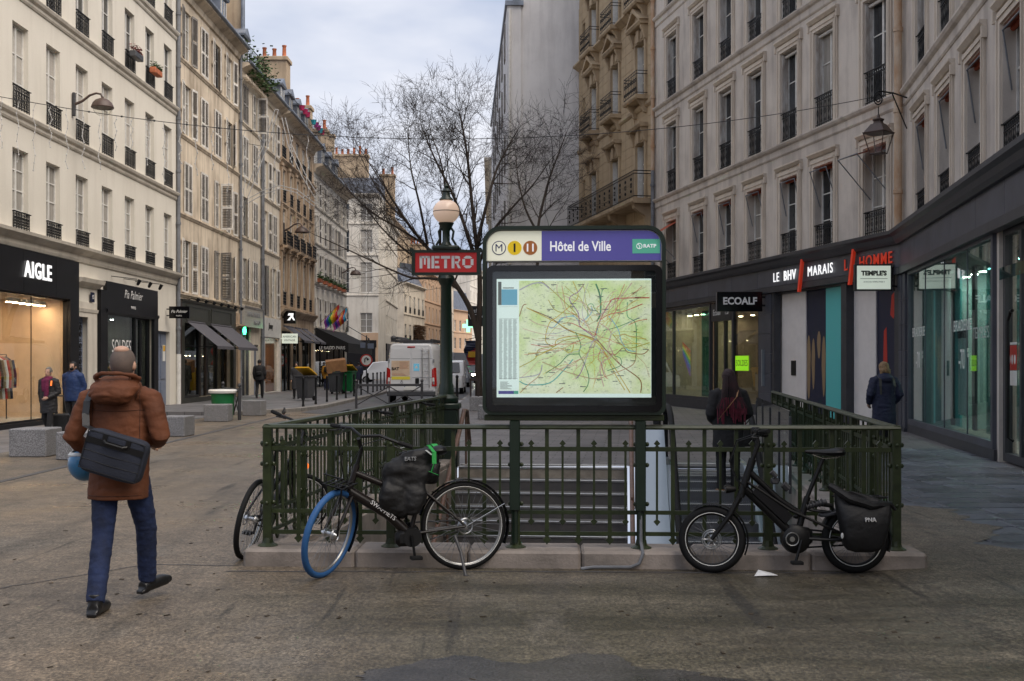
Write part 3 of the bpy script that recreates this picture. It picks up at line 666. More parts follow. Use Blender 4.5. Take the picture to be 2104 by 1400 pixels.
def chimney(label, X0, X1, Y0, Y1, z0, z1, pots, group='chimney stacks on the roofs', mat='chimney'):
    c = thing('chimney_stack', label, 'chimney', ((X0+X1)/2, (Y0+Y1)/2, z0), 0, group); hx, hy, h = (X1-X0)/2, (Y1-Y0)/2, z1-z0
    b_ = MB(); b_.box(-hx,hx,-hy,hy,0,h-.25); b_.build('stack', mat, c); b_ = MB(); b_.cbox(-hx-.1,hx+.1,-hy-.1,hy+.1,h-.25,h,.03); b_.build('cap', mat, c)
    for i in range(pots):
        x = -hx+.25+(2*hx-.5)*(i/(pots-1) if pots > 1 else .5); hh = rnd.uniform(.55,.95)
        b_ = MB(); b_.lathe([(.15,0),(.17,.06),(.13,.12),(.11,hh-.1),(.14,hh-.06),(.14,hh)], (0,0,0), 12); b_.build('chimney_pot', 'terracotta', c, (x, 0, h), smooth=True)
# ======================================================== LEFT A: cream building over the black shopfronts
YA0, YA1 = 25.2, 43.35
A, WA = facade('cream_building', 'long cream plastered building with deep plain windows above black shopfronts', (LX, YA0), (LX, YA1), 19, 9, 'cream')
bays = [29.15+2.115*k-YA0 for k in range(-1, 7)]; wA = .96
holes = []
for x in bays:
    for z, h in ((5.14,2.08),(8.22,2.25),(11.45,2.0),(14.3,2.0)): holes.append((x, x+wA, z, z+h))
shops = [(1.2,7.45,.10,3.52), (8.1,9.15,.0,3.05), (10.45,15.45,.06,3.45), (15.75,17.35,.0,2.85)]
b_ = MB(); wall_holes(b_, WA, 19, holes+shops, .20); body(b_, WA, 19, 9); b_.build('wall', 'cream', A, fix=False)
for i, (x0, x1, z0, z1) in enumerate(holes):
    place_window(A, x0, z0, wA, round(z1-z0, 3), .20, 3 if i % 4 else 4, ('panecurtain','paneblind','pane','panecurtain')[i % 4])
    h = .46 if i % 4 == 0 else .62
    inst('window_grille', grille_mesh(wA, h), A, (x0, -.03, z0))
    s_ = MB(); s_.cbox(x0-.02, x1+.02, -.05, .1, z0-.035, z0+.004, .008); s_.build('sill', 'creamtrim', A)
for z in (8.18, 11.41, 14.26):
    course(A, WA, z-.30, [(.03,0),(.06,.05),(.06,.12),(.13,.17),(.16,.24),(.16,.262)], 'creamtrim')
course(A, WA+.12, 4.66, [(.04,0),(.07,.08),(.07,.2),(.16,.28),(.28,.34),(.30,.42)], 'creamtrim', 'cornice')
dpA = downpipe(A, WA+.02, 2.0, 19, 'pipe', .075, -.09, cast=2.0)
# window boxes with plants on two sills
def planter_box(lbl, wx, z, par_loc, mat, lm):
    p = thing('flower_box', lbl, 'flower box', par_loc, R(90)); b_ = MB(); b_.cbox(0,.8,-.2,.02,0,.2,.02); b_.build('box', mat, p)
    f = MB(); q = random.Random(int(z*10))
    for i in range(160):
        c = Vector((q.uniform(.03,.77), q.uniform(-.22,.02), .2+abs(q.gauss(0,.10)))); a = q.uniform(0,6.28); s_ = q.uniform(.02,.045)
        f.obox(Matrix.Translation(c) @ Matrix.Rotation(a,4,'Z') @ Matrix.Rotation(q.uniform(-1,1),4,'X'), s_*2, s_, .004)
    f.build('plants', lm, p)
planter_box('dark flower box with reddish plants on a third floor sill', 0, 11.5, (LX+.14, YA0+bays[5]+.08, 11.85), 'binGrey', 'leafred')
planter_box('terracotta flower box with green plants on a third floor sill', 0, 11.9, (LX+.14, YA0+bays[6]+.06, 11.85), 'terracotta', 'leaf')
# --- shopfront with the lit window (black fascia, orange interior)
def shop_room(par, x0, x1, z0, z1, d0, d1, wall, floor, ceil='interior'):
    rm = MB(); rm.m = 0
    rm.quad((x0,d1,z0),(x1,d1,z0),(x1,d1,z1),(x0,d1,z1)); rm.quad((x0,d0,z0),(x0,d1,z0),(x0,d1,z1),(x0,d0,z1)); rm.quad((x1,d0,z0),(x1,d0,z1),(x1,d1,z1),(x1,d1,z0))
    rm.m = 1; rm.quad((x0,d0,z0),(x1,d0,z0),(x1,d1,z0),(x0,d1,z0)); rm.m = 2; rm.quad((x0,d0,z1),(x0,d1,z1),(x1,d1,z1),(x1,d0,z1))
    return rm.build('shop_interior', [wall, floor, ceil], par, fix=False)
def spots(par, pts, mat='lampwarm', r=.07, z1=.12):
    for p in pts:
        b_ = MB(); b_.m = 0; b_.lathe([(r*1.1,0),(r*1.1,z1)], p, 10); b_.m = 1; b_.lathe([(r*.9,-.012),(r*.9,0)], p, 10); b_.build('spotlight', ['whitepaint', mat], par)
def shopfront(par, x0, x1, z0, z1, fr, mat, mull=(), glass='glass', y=.06, mw=.8):
    f = MB(); f.box(x0,x0+fr,y-.05,y+.07,z0,z1); f.box(x1-fr,x1,y-.05,y+.07,z0,z1); f.box(x0+fr,x1-fr,y-.05,y+.07,z1-fr,z1); f.box(x0+fr,x1-fr,y-.05,y+.07,z0,z0+fr)
    for m_ in mull: f.box(m_-fr*mw/2,m_+fr*mw/2,y-(.045 if mw > .3 else .004),y+(.065 if mw > .3 else .02),z0+fr,z1-fr)
    o = f.build('shop_window_frame', mat, par); ed = [x0+fr]+list(mull)+[x1-fr]
    for a, c in zip(ed, ed[1:]): g = MB(); g.box(a,c,y+.008,y+.016,z0+fr,z1-fr); g.build('pane', glass, o)
    return o
sf = MB(); sf.box(.3,8.08,-.14,-.01,3.50,4.62); sf.box(7.42,8.08,-.14,-.01,.0,3.5); sf.box(.3,7.42,-.14,-.01,0,.12)
for x in (2.2,4.3,6.4): sf.box(x,x+.012,-.143,-.139,3.5,4.62)
fas = sf.build('shopfront', 'shopblack', A)
text('AIGLE', .60, 'letterwhite', fas, (5.15,-.17,4.10), bold=.010, ext=.012, sx=1.0, spacing=1.12)
shopfront(A, 1.2, 7.45, .12, 3.5, .05, 'shopblack', (5.1,), 'glassclear', .0, .25)
room = shop_room(A, .9, 7.44, .12, 3.5, .05, 4.6, 'warmwall', 'interior', 'interior')
spots(A, [(5.0+.42*k, .55, 3.3) for k in range(6)]+[(2.2+.9*k, 2.3, 3.3) for k in range(6)]+[(2.2+.9*k, 3.8, 3.3) for k in range(6)], 'lampwarm', .09)
for k in range(3): b_ = MB(); b_.lathe([(.13,.12),(.13,.3),(.09,.36),(.09,3.2),(.13,3.3),(.13,3.45)], (4.9+1.0*k, 1.9+.3*k, 0), 12); b_.build('white_column', 'whitepaint', A, smooth=True)
bk = MB(); bk.box(3.9,5.3,3.2,3.3,.2,2.2); bk.build('wall_panel', 'wood', A)
# clothes on a rail in the window
q = random.Random(5)
rk = thing('clothes_rack', 'rail of red, cream and dark coats inside the lit shop window', 'clothes rack', (LX-1.0, YA0+4.5, .15), R(90))
b_ = MB(); b_.tube([(0,0,0),(0,0,1.75),(1.35,0,1.75),(1.35,0,0)], .016, 8); b_.build('rail', 'iron', rk)
for k, mt in enumerate(('shopblack','redpaint','shopbrown','ochreshape','whitepanel','redpaint','ochreshape','navy')):
    x = .12+k*.16; b_ = MB()
    b_.loft([((x,0,.55),.05,.24),((x,0,1.0),.06,.21),((x,0,1.45),.06,.22),((x,0,1.62),.05,.18),((x,0,1.70),.02,.05)], 10)
    b_.tube([(x,.2,1.6),(x+.02,.27,1.2),(x+.02,.26,.85)], .055, 8); b_.tube([(x,-.2,1.6),(x+.02,-.27,1.2),(x+.02,-.26,.85)], .055, 8); b_.build('coat', mt, rk, smooth=True)
# --- white doorcase with the carved blue-grey door
dc = MB(); dc.box(8.12,8.2,-.05,.3,0,3.2); dc.box(9.05,9.75,-.05,-.01,0,3.05); dc.box(8.12,9.75,-.05,-.01,3.05,3.5); dc.extr([(.02,3.95),(-.05,3.95),(-.1,4.02),(-.2,4.08),(-.24,4.2),(.02,4.2)], 8.1, 10.0)
dc.extr([(.02,3.2),(-.07,3.2),(-.09,3.3),(.02,3.3)], 8.12, 9.8); dc.build('door_surround', 'creamtrim', A)
def carved_door(par, x0, x1, z0, z1, y):
    d_ = MB(); d_.box(x0,x1,y,y+.06,z0,z1); n_ = 2; w_ = (x1-x0)/n_
    for k in range(n_):
        a = x0+k*w_
        for (u0, u1) in ((.06,.8),(.9,z1-.75),(z1-.65,z1-.1)):
            d_.box(a+.06,a+.1,y-.02,y,u0,u1); d_.box(a+w_-.1,a+w_-.06,y-.02,y,u0,u1); d_.box(a+.1,a+w_-.1,y-.02,y,u0,u0+.04); d_.box(a+.1,a+w_-.1,y-.02,y,u1-.04,u1)
    o = d_.build('door', 'doorblue', par)
    for k in range(n_):
        g = MB(); a = x0+k*w_+w_/2
        for z in [1.0+.24*j for j in range(6)]+[z1-.5, z1-.3]: g.ring((a,y-.012,z), (0,1,0), .075, .016, 10, 4); g.tube([(a-.1,y-.012,z+.12),(a+.1,y-.012,z+.12)], .012, 4)
        g.tube([(a,y-.012,.95),(a,y-.012,z1-.15)], .008, 4); g.build('door_grille', 'iron', o)
    return o
carved_door(A, 8.2, 9.06, 0, 3.05, .13)
np_ = MB(); np_.cbox(9.2,9.5,-.075,-.05,3.52,3.82,.01); npl = np_.build('number_plate', 'navy', A); text('15', .17, 'letterplain', npl, (9.35,-.08,3.67))
# --- black boutique
b_ = MB(); b_.box(9.9,10.4,-.12,-.01,0,3.95); b_.box(10.4,15.55,-.12,-.01,3.35,4.25); b_.extr([(.02,3.22),(-.1,3.22),(-.16,3.30),(-.16,3.38),(.02,3.38)], 10.4, 15.6); b_.box(15.15,15.6,-.12,-.01,0,3.35); b_.box(10.4,15.15,-.12,-.01,0,.35)
bq = b_.build('shopfront', 'shopblack', A)
text('Pia Palmier', .40, 'letterplain', bq, (12.9,-.126,3.93), shear=.35, sx=.9, ext=.001, spacing=1.1); text('PARIS', .14, 'letterplain', bq, (12.9,-.128,3.52), spacing=1.4)
shopfront(A, 10.6, 13.4, .35, 3.3, .09, 'shopblack', (), 'glassdark', .0); shopfront(A, 13.45, 15.2, .05, 3.3, .12, 'shopblack', (14.3,), 'glassdark', .12)
shop_room(A, 10.45, 15.4, .06, 3.4, .2, 3.0, 'interior', 'interiordark', 'interiordark'); spots(A, [(11.0+.6*k, 1.2, 3.2) for k in range(7)], 'lampwhite', .06)
text('SOLDES', .60, 'letterplain', bq, (11.9,-.075,2.2), sx=.82, spacing=1.1, ext=.001)
for k in range(3):
    x = 12.0+1.15*k; b_ = MB(); b_.tube([(x-.9,-.02,4.45),(x,-.55,4.42)], .012, 6); b_.lathe([(.03,0),(.05,.05),(.06,.2)], (x,-.55,4.22), 10, axis=(0,-.5,1)); b_.build('shop_lamp', 'iron', A)
# blade sign on the boutique
sg = thing('hanging_sign', 'small black hanging sign with white script beside the grey double door', 'sign', (LX+.05, 42.0, 3.55)); b_ = MB(); b_.cbox(.1,.85,-.04,.04,-.22,.22,.006); b_.box(.0,.1,-.02,.02,.1,.14); b_.box(.0,.1,-.02,.02,-.14,-.1); b_.build('board', 'blackgloss', sg)
text('Pia Palmier', .155, 'letterplain', sg, (.47,-.046,.03), shear=.3, sx=.85); text('PARIS', .07, 'letterplain', sg, (.47,-.046,-.13), spacing=1.3)
# grey double door at the end
carved = MB(); carved.box(15.75,17.35,.14,.19,0,2.85)
for k in range(2):
    a = 15.8+k*.78
    for u0, u1 in ((.15,.95),(1.1,2.2),(2.3,2.75)): carved.box(a+.08,a+.68,.115,.14,u0,u1)
gd = carved.build('door', 'doorblue', A); ph = MB(); ph.box(16.85,17.15,.105,.113,1.75,2.35); ph.build('notice', 'plasticwhite', gd); ph = MB(); ph.box(16.88,17.12,.098,.104,2.12,2.33); ph.build('notice', 'binYellow', gd)
ph = MB(); ph.box(15.9,16.15,.105,.113,1.2,2.1); ph.build('notice', 'letterred', gd)
# ======================================================== LEFT B..F: shuttered houses down the street
def mansard(par, W, z, h, d, dormers, D=9):
    b_ = MB(); b_.extr([(.15,z),(d,z+h),(d+1.5,z+h+.5),(D-.2,z+h+.2),(D-.2,z)], .02, W-.02); o = b_.build('roof', 'slate', par)
    for x in dormers:
        m_ = MB(); m_.box(x-.55,x+.55,.25,d+.6,z+.15,z+1.75); m_.extr([(.15,z+1.75),(d+.6,z+1.75),(d+.6,z+1.85),(.1,z+1.85)], x-.68, x+.68); m_.plate([(x-.68,z+1.85),(x+.68,z+1.85),(x,z+2.25)], .12, d+.4)
        dm_ = m_.build('dormer', 'zinc', o)
        p_ = MB(); p_.m = 1; p_.box(x-.38,x+.38,.225,.249,z+.3,z+1.6); p_.m = 0; p_.box(x-.42,x-.38,.2,.249,z+.26,z+1.64); p_.box(x+.38,x+.42,.2,.249,z+.26,z+1.64); p_.box(x-.02,x+.02,.2,.226,z+.3,z+1.6); p_.build('dormer_window', ['whitepaint','pane'], dm_)
def gutter(par, W, z, out=.45, mat='zinc'):
    b_ = MB(); b_.extr([(.05,z-.55),(-.08,z-.5),(-.14,z-.3),(-.3,z-.2),(-out,z-.12),(-out,z),(.05,z)], 0, W); o = b_.build('eaves_cornice', 'beige', par)
    g = MB(); g.tube([(0,-out-.03,z+.02),(W,-out-.03,z+.02)], .085, 10); g.build('gutter', 'zinc', o, smooth=True)
def house(name, label, Y0, Y1, H, mat, bays, rows, ww, sh_state, seed, grille=None, depth=.15, trim=None, shop=(.0,4.0), courses=True, shmat='shutter', holes_x=(), rows_n=3, pane=None, D=9):
    o, W = facade(name, label, (LX, Y0), (LX, Y1), H, D, mat, group='old houses along the left of the street'); q = random.Random(seed)
    hs = [(x, x+ww, z, z+h) for x in bays for z, h in rows]
    b_ = MB(); wall_holes(b_, W, H, hs+list(holes_x), depth); body(b_, W, H, D); b_.build('wall', mat, o, fix=False)
    trim = trim or mat
    for i, (x0, x1, z0, z1) in enumerate(hs):
        place_window(o, x0, z0, ww, round(z1-z0,3), depth, rows_n, pane, r=q)
        st_ = sh_state(i, q) if sh_state else None
        if st_: place_shutters(o, x0-.02, z0-.02, round(ww+.04,3), round(z1-z0+.04,3), st_, q.choice((shmat,)*5+('shuttergrey',)), q)
        if grille is not None: inst('window_grille', grille_mesh(ww, grille, 0), o, (x0, -.02, z0))
        s_ = MB(); s_.cbox(x0-.06, x1+.06, -.06, .08, z0-.06, z0-.005, .01); s_.build('sill', trim, o)
    if courses:
        for z, h in rows: course(o, W, z-.20, [(.03,0),(.05,.04),(.09,.09),(.09,.13)], trim)
    return o, W
rnd2 = random.Random(12)
def st_mix(i, q): return q.choice(('c','c',('c','h'),'o','o',('o','a'),'c',('h','o')))
# B: beige house with white shutters, two small awnings
B, WB = house('shuttered_house', 'beige stained house with white louvred shutters above olive shopfront', 43.4, 53.3, 16.4, 'beige', [.95,3.35,5.5,7.7], [(4.45,2.05),(7.55,1.98),(10.62,1.98),(13.55,1.95)], 1.0, st_mix, 4, holes_x=[(.5,8.3,.3,3.35),(8.75,9.7,0,2.9)])
gutter(B, WB, 16.4); mansard(B, WB, 16.4, 2.9, 1.5, [2.0,5.0,8.0]); downpipe(B, WB-.02, 0, 16.3)
b_ = MB(); b_.box(.12,.55,-.16,-.01,0,4.05); b_.box(.55,8.7,-.16,-.01,3.25,4.05); b_.box(8.25,8.7,-.16,-.01,0,3.25); b_.box(.55,8.25,-.16,-.01,0,.3); b_.extr([(.02,4.05),(-.2,4.05),(-.24,4.15),(.02,4.15)], .1, 8.75)
for x in (.7,4.4): 
    for a, c, e, f in ((x,x+3.4,3.36,3.41),(x,x+3.4,3.9,3.95),(x,x+.05,3.41,3.9),(x+3.35,x+3.4,3.41,3.9)): b_.box(a,c,-.185,-.16,e,f)
sb = b_.build('shopfront', 'shopolive', B); b_ = MB(); b_.box(-.02,.12,-.18,-.01,0,4.1); b_.build('pilaster', 'shopbrown', sb)
shopfront(B, .6, 3.2, .3, 3.25, .1, 'shopblack', (), 'glassdark', .05); shopfront(B, 5.3, 8.2, .1, 3.25, .12, 'shopblack', (7.0,), 'glassdark', .3)
shopfront(B, 3.25, 5.25, .1, 3.25, .12, 'shopbrown', (4.3,), 'glassdark', .3)
shop_room(B, .5, 8.3, .1, 3.3, .5, 4, 'interiordark', 'interiordark', 'interiordark'); spots(B, [(4.0+.7*k, 1.0, 2.0) for k in range(6)], 'lampwarm', .06, .1); spots(B, [(1.0+1.0*k, 2.5, 3.1) for k in range(7)], 'lampwhite', .06)
def drop_awning(par, x0, x1, z, out, drop, mat='awning'):
    b_ = MB(); b_.add([(x0,-.16,z),(x1,-.16,z),(x1+.05,-out,z-drop),(x0-.05,-out,z-drop),(x0,-.16,z-.02),(x1,-.16,z-.02),(x1+.05,-out,z-drop-.02),(x0-.05,-out,z-drop-.02)], [(0,3,2,1),(4,5,6,7),(0,1,5,4),(1,2,6,5),(2,3,7,6),(3,0,4,7)])
    b_.box(x0-.05,x1+.05,-out-.008,-out+.008,z-drop-.12,z-drop); b_.tube([(x0,-.16,z),(x1,-.16,z)], .05, 8)
    o = b_.build('awning', mat, par); a = MB()
    for x in (x0,x1): a.tube([(x,-.16,z-drop),(x,-out,z-drop-.03)], .014, 6)
    a.build('arm', 'iron', o)
drop_awning(B, .9, 3.4, 3.3, 1.35, .95); drop_awning(B, 4.3, 7.8, 3.3, 1.35, .95)
for k in range(7):
    x = .8+k*1.2; b_ = MB(); b_.tube([(x,-.1,4.1),(x,-.4,4.2),(x+.25,-.5,4.15)], .014, 6); b_.lathe([(.03,0),(.06,.03),(.07,.14)], (x+.25,-.5,4.08), 8, axis=(0,-.6,1)); b_.build('shop_lamp', 'iron', sb)
b_ = MB(); b_.box(8.72,9.9,-.07,-.01,2.9,4.0); b_.box(8.72,8.86,-.1,-.01,0,2.9); b_.box(9.62,9.85,-.1,-.01,0,2.9); b_.extr([(.02,3.3),(-.12,3.3),(-.3,3.4),(-.3,3.48),(.02,3.48)], 8.7, 9.9); b_.build('door_surround', 'brownstone', B); b_ = MB(); b_.box(8.86,9.62,.1,.15,0,2.9); b_.build('door', 'brownstone', B)
# C: narrow pale house with the green-lit shop
Cc, WC = house('narrow_house', 'narrow pale house with cream signboard and green light over the door', 53.35, 58.0, 15.8, 'pale', [.7,2.75], [(4.75,1.95),(7.75,1.9),(10.6,1.9),(13.2,1.75)], .95, st_mix, 9, holes_x=[(.5,2.4,0,3.5),(3.1,4.1,0,2.6)])
gutter(Cc, WC, 15.8, .5); mansard(Cc, WC, 15.8, 2.4, 1.5, [2.3]); downpipe(Cc, WC-.1, 0, 15.7)
b_ = MB(); b_.box(0,.14,-.34,-.12,15.1,15.24); dtm = b_.mesh('dentil', 'beige')
for k in range(14): inst('dentil', dtm, Cc, (.1+k*.33,0,0))
b_ = MB(); b_.box(.25,4.2,-.2,-.01,3.42,4.3); b_.extr([(.02,4.3),(-.22,4.3),(-.26,4.4),(.02,4.4)], .2, 4.4); cs = b_.build('signboard', 'paneblind', Cc)
text('LAPEYRE DIFFUSION', .34, 'letterfaint', cs, (2.2,-.21,4.03), sx=.9); text('MARCHOT', .34, 'letterfaint', cs, (2.9,-.21,3.66), sx=.9)
shopfront(Cc, .5, 2.4, 0, 3.5, .07, 'irongrey', (1.5,), 'glassclear', .15); shop_room(Cc, .45, 2.45, 0, 3.5, .4, 3, 'interiordark', 'interiordark', 'interiordark'); spots(Cc, [(.8+.3*k, .8, 2.5) for k in range(5)], 'lampwhite', .08)
mk('greenlight', (.1,.8,.3), .5, emit=(.05,1,.35), es=3); b_ = MB(); b_.box(.75,.95,-.1,-.02,3.05,3.4); b_.box(.65,1.05,-.1,-.02,3.15,3.3); b_.build('green_cross_light', 'greenlight', Cc)
b_ = MB(); b_.box(3.1,4.1,.12,.16,0,2.6); b_.build('door', 'doorblue', Cc)
# D: narrow house, white shop frame with warm interior
Dd, WD = house('shuttered_house', 'narrow pale house with tall shutters above white framed optician shop', 58.05, 62.55, 15.7, 'pale', [.6,2.7], [(4.15,2.6),(7.6,2.0),(10.3,1.9),(12.9,1.7)], .95, lambda i, q: q.choice(('o','o','c',('o','c'))), 21, holes_x=[(.35,4.1,.1,3.1)])
gutter(Dd, WD, 15.7, .5); downpipe(Dd, .05, 0, 15.6)
b_ = MB(); b_.box(.1,.4,-.12,-.01,0,4.05); b_.box(4.05,4.4,-.12,-.01,0,4.05); b_.box(.4,4.05,-.12,-.01,3.05,4.05); b_.box(.4,4.05,-.12,-.01,0,.12); sd_ = b_.build('shopfront', 'whitepaint', Dd)
text('Jimmy', .42, 'letterblack', sd_, (1.7,-.13,3.62), shear=.3, bold=.012)
shopfront(Dd, .4, 4.05, .12, 3.05, .05, 'whitepaint', (), 'glassclear', .02); shop_room(Dd, .38, 4.08, .1, 3.08, .2, 3.5, 'wood', 'interior', 'interior'); spots(Dd, [(.8+.6*k, .7, 2.95) for k in range(5)]+[(.8+.6*k, 2.4, 2.95) for k in range(5)])
for k in range(4):
    b_ = MB(); b_.box(.7+.85*k,1.35+.85*k,3.2,3.35,.8,.84); b_.box(.7+.85*k,1.35+.85*k,3.2,3.35,1.3,1.34); b_.box(.7+.85*k,1.35+.85*k,3.2,3.35,1.8,1.84); b_.build('shelf', 'whitepaint', Dd)
# E: brown stone building with pilasters
E, WE = house('brownstone_building', 'brown stone building with pilasters and little iron window grilles', 62.6, 73.45, 15.6, 'brownstone', [.75,2.8,4.85,6.9,8.95], [(4.95,2.75),(8.35,2.0),(10.7,1.85),(13.1,1.7)], 1.05, None, 31, grille=.75, courses=True, trim='brownstone', holes_x=[(.6,3.2,0,3.5),(3.9,6.0,0,3.5),(6.8,10.2,0,3.5)])
for z0, z1 in ((4.7,8.1),(8.3,12.8)):
    b_ = MB(); b_.box(-.06,.3,-.09,-.01,z0,z1-.161); b_.box(-.12,.36,-.14,-.01,z1-.16,z1); plm = b_.mesh('pilaster', 'brownstone')
    for k in range(6): inst('pilaster', plm, E, (.3+2.05*k-(.2 if k == 5 else 0),0,0))
for x in [.75,2.8,4.85,6.9,8.95]:
    b_ = MB(); b_.extr([(.02,8.12),(-.32,8.12),(-.36,8.27),(.02,8.27)], x-.1, x+1.15); b_.extr([(.0,7.8),(-.12,7.86),(-.26,8.12),(0,8.12)], x+.05, x+.2); b_.extr([(.0,7.8),(-.12,7.86),(-.26,8.12),(0,8.12)], x+.85, x+1.0); bc = b_.build('balconet', 'brownstone', E); inst('window_grille', grille_mesh(1.2, .8, 0), bc, (x-.08,-.3,8.28))
course(E, WE, 4.35, [(.05,0),(.1,.1),(.25,.25),(.3,.34),(.3,.4)], 'brownstone', 'cornice'); course(E, WE, 12.8, [(.05,0),(.12,.1),(.2,.2),(.2,.26)], 'brownstone', 'cornice')
gutter(E, WE, 15.6, .6); mansard(E, WE, 15.6, 2.2, 1.4, [2,4.5,7,9.5])
for x0, x1 in ((.5,3.1),(3.7,5.4),(6.0,7.7)): drop_awning(E, x0, x1, 3.75, 1.3, .8)
shopfront(E, .6, 3.2, .0, 3.5, .08, 'shopblack', (2.0,), 'glassdark', .1); shopfront(E, 3.9, 6.0, 0, 3.5, .08, 'shopblack', (), 'glassdark', .1); shopfront(E, 6.8, 10.2, 0, 3.5, .08, 'shopblack', (8.5,), 'glassdark', .1)
shop_room(E, .5, 10.3, 0, 3.5, .4, 3.5, 'interiordark', 'interiordark', 'interiordark'); spots(E, [(1+.8*k, 1.2, 3.2) for k in range(11)], 'lampwarm', .07)
b_ = MB(); b_.box(.7,1.9,.13,.14,.1,1.9); b_.build('green_poster', 'leaf', E)
sg = thing('projecting_sign', 'square black sign with a white arrow logo above dark awnings', 'sign', (LX, 63.4, 4.25)); b_ = MB(); b_.cbox(.08,.75,-.05,.05,-.36,.34,.01); b_.box(0,.08,-.02,.02,-.03,.03); b_.build('board', 'blackgloss', sg); b_ = MB(); b_.plate([(.08+x_*.56,z_*.62) for x_, z_ in ((.35,-.28),(.65,-.28),(.78,-.02),(.98,-.28),(1.14,-.28),(.95,.05),(1.0,.35),(.5,.35),(.42,.15),(.72,.15),(.68,.05))], -.058, -.051); b_.build('arrow_mark', 'letterwhite', sg)
sg = thing('projecting_sign', 'small white rectangular sign lettered American Vintage', 'sign', (LX, 62.9, 3.05)); b_ = MB(); b_.cbox(.08,.95,-.05,.05,-.27,.27,.01); b_.box(0,.08,-.02,.02,-.03,.03); b_.build('board', 'signwhite', sg); text('AMERICAN', .15, 'letterblack', sg, (.515,-.056,.10), ext=.002); text('VINTAGE', .15, 'letterblack', sg, (.515,-.056,-.10), ext=.002)
# F: pale house with the black cafe awning and flags
Ff, WF = house('corner_house', 'pale house with closed grey shutters above a black cafe awning', 73.5, 88.0, 14.6, 'whitewash', [.8,2.9,5.0,7.1,9.2,11.3,13.2], [(4.1,1.9),(7.0,1.9),(9.6,1.8),(12.0,1.6)], .95, lambda i, q: q.choice(('o','c','o','o')), 41, trim='creamtrim', holes_x=[(.6,13.8,0,3.2)])
gutter(Ff, WF, 14.6, .6); mansard(Ff, WF, 14.6, 2.6, 1.6, [2,5,8,11])
shopfront(Ff, .6, 13.8, 0, 3.2, .12, 'shopblack', (3,6,9,11.5), 'glassdark', .1); shop_room(Ff, .5, 13.9, 0, 3.2, .4, 4, 'interiordark', 'interiordark', 'interiordark'); spots(Ff, [(4+.9*k, 1.0, 2.6) for k in range(10)], 'lampwarm', .06)
b_ = MB(); b_.add([(.2,-.1,4.0),(12.6,-.1,4.0),(12.6,-2.2,3.0),(.2,-2.2,3.0),(.2,-2.2,2.35),(12.6,-2.2,2.35),(.2,-.1,3.2),(12.6,-.1,3.2)], [(0,1,2,3),(3,2,5,4),(0,3,4,6),(1,7,5,2)]); aw = b_.build('cafe_awning', 'awningblack', Ff, fix=False)
text('LE RAIDD PARIS', .30, 'letterplain', aw, (.18,-1.15,2.68), rz=R(-90), sx=.8)
b_ = MB(); b_.add([(13.2,-.1,4.6),(14.4,-.1,4.6),(14.4,-1.8,3.6),(13.2,-1.8,3.6),(13.2,-1.8,3.1),(14.4,-1.8,3.1)], [(0,1,2,3),(3,2,5,4)]); b_.build('side_awning', 'awningblack', Ff, fix=False)
q = random.Random(2)
fw = thing('window_flower_boxes', 'row of green plants in boxes along the pale first floor ledge', 'flower boxes', (LX, 74.2, 7.0), R(90))
for k in range(6):
    b_ = MB(); b_.box(k*2.1,k*2.1+1.0,-.34,-.1,0,.22); b_.build('box', 'terracotta', fw); f = MB()
    for i in range(90):
        c = Vector((k*2.1+q.uniform(0,1), q.uniform(-.4,-.05), .22+abs(q.gauss(0,.16)))); f.obox(Matrix.Translation(c) @ Matrix.Rotation(q.uniform(0,6),4,'Z') @ Matrix.Rotation(q.uniform(-1,1),4,'X'), .14, .07, .006)
    f.build('plants', 'leaf', fw)
for i, (yy, lb, cols) in enumerate(((75.6, 'rainbow flag on a slanted pole over the black awning, the nearer one', ((.5,.02,.03),(.75,.25,.02),(.75,.6,.03),(.03,.3,.06),(.03,.08,.4),(.25,.04,.3))), (79.2, 'rainbow flag with purple hanging over the black awning, the farther one', ((.05,.35,.6),(.6,.05,.03),(.8,.3,.03),(.35,.05,.4),(.05,.05,.3),(.5,.1,.3))))):
    fl = thing('rainbow_flag', lb, 'flag', (LX+.1, yy, 4.4)); fl.scale = (.72,.72,.72); b_ = MB(); b_.tube([(0,0,0),(1.7,0,1.7)], .025, 6); b_.build('pole', 'wood', fl)
    for k, c in enumerate(cols):
        nm = f'flag{i}{k}'; mk(nm, c, .7); b_ = MB(); p0 = Vector((1.65,0,1.65))-Vector((1,0,1))*.21*k; p1 = p0-Vector((1,0,1))*.21
        pts = []
        for j in range(7):
            f = j/6; off = Vector((-.10*f+.08*math.sin(j*1.3+k*.5), .22*math.sin(j*1.1+k*.7)*f, -1.25*f)); pts.append((p0+off, p1+off))
        for (a, c1), (e, g) in zip(pts, pts[1:]): b_.quad(a, c1, g, e)
        b_.build('stripe', nm, fl, smooth=True, fix=False)
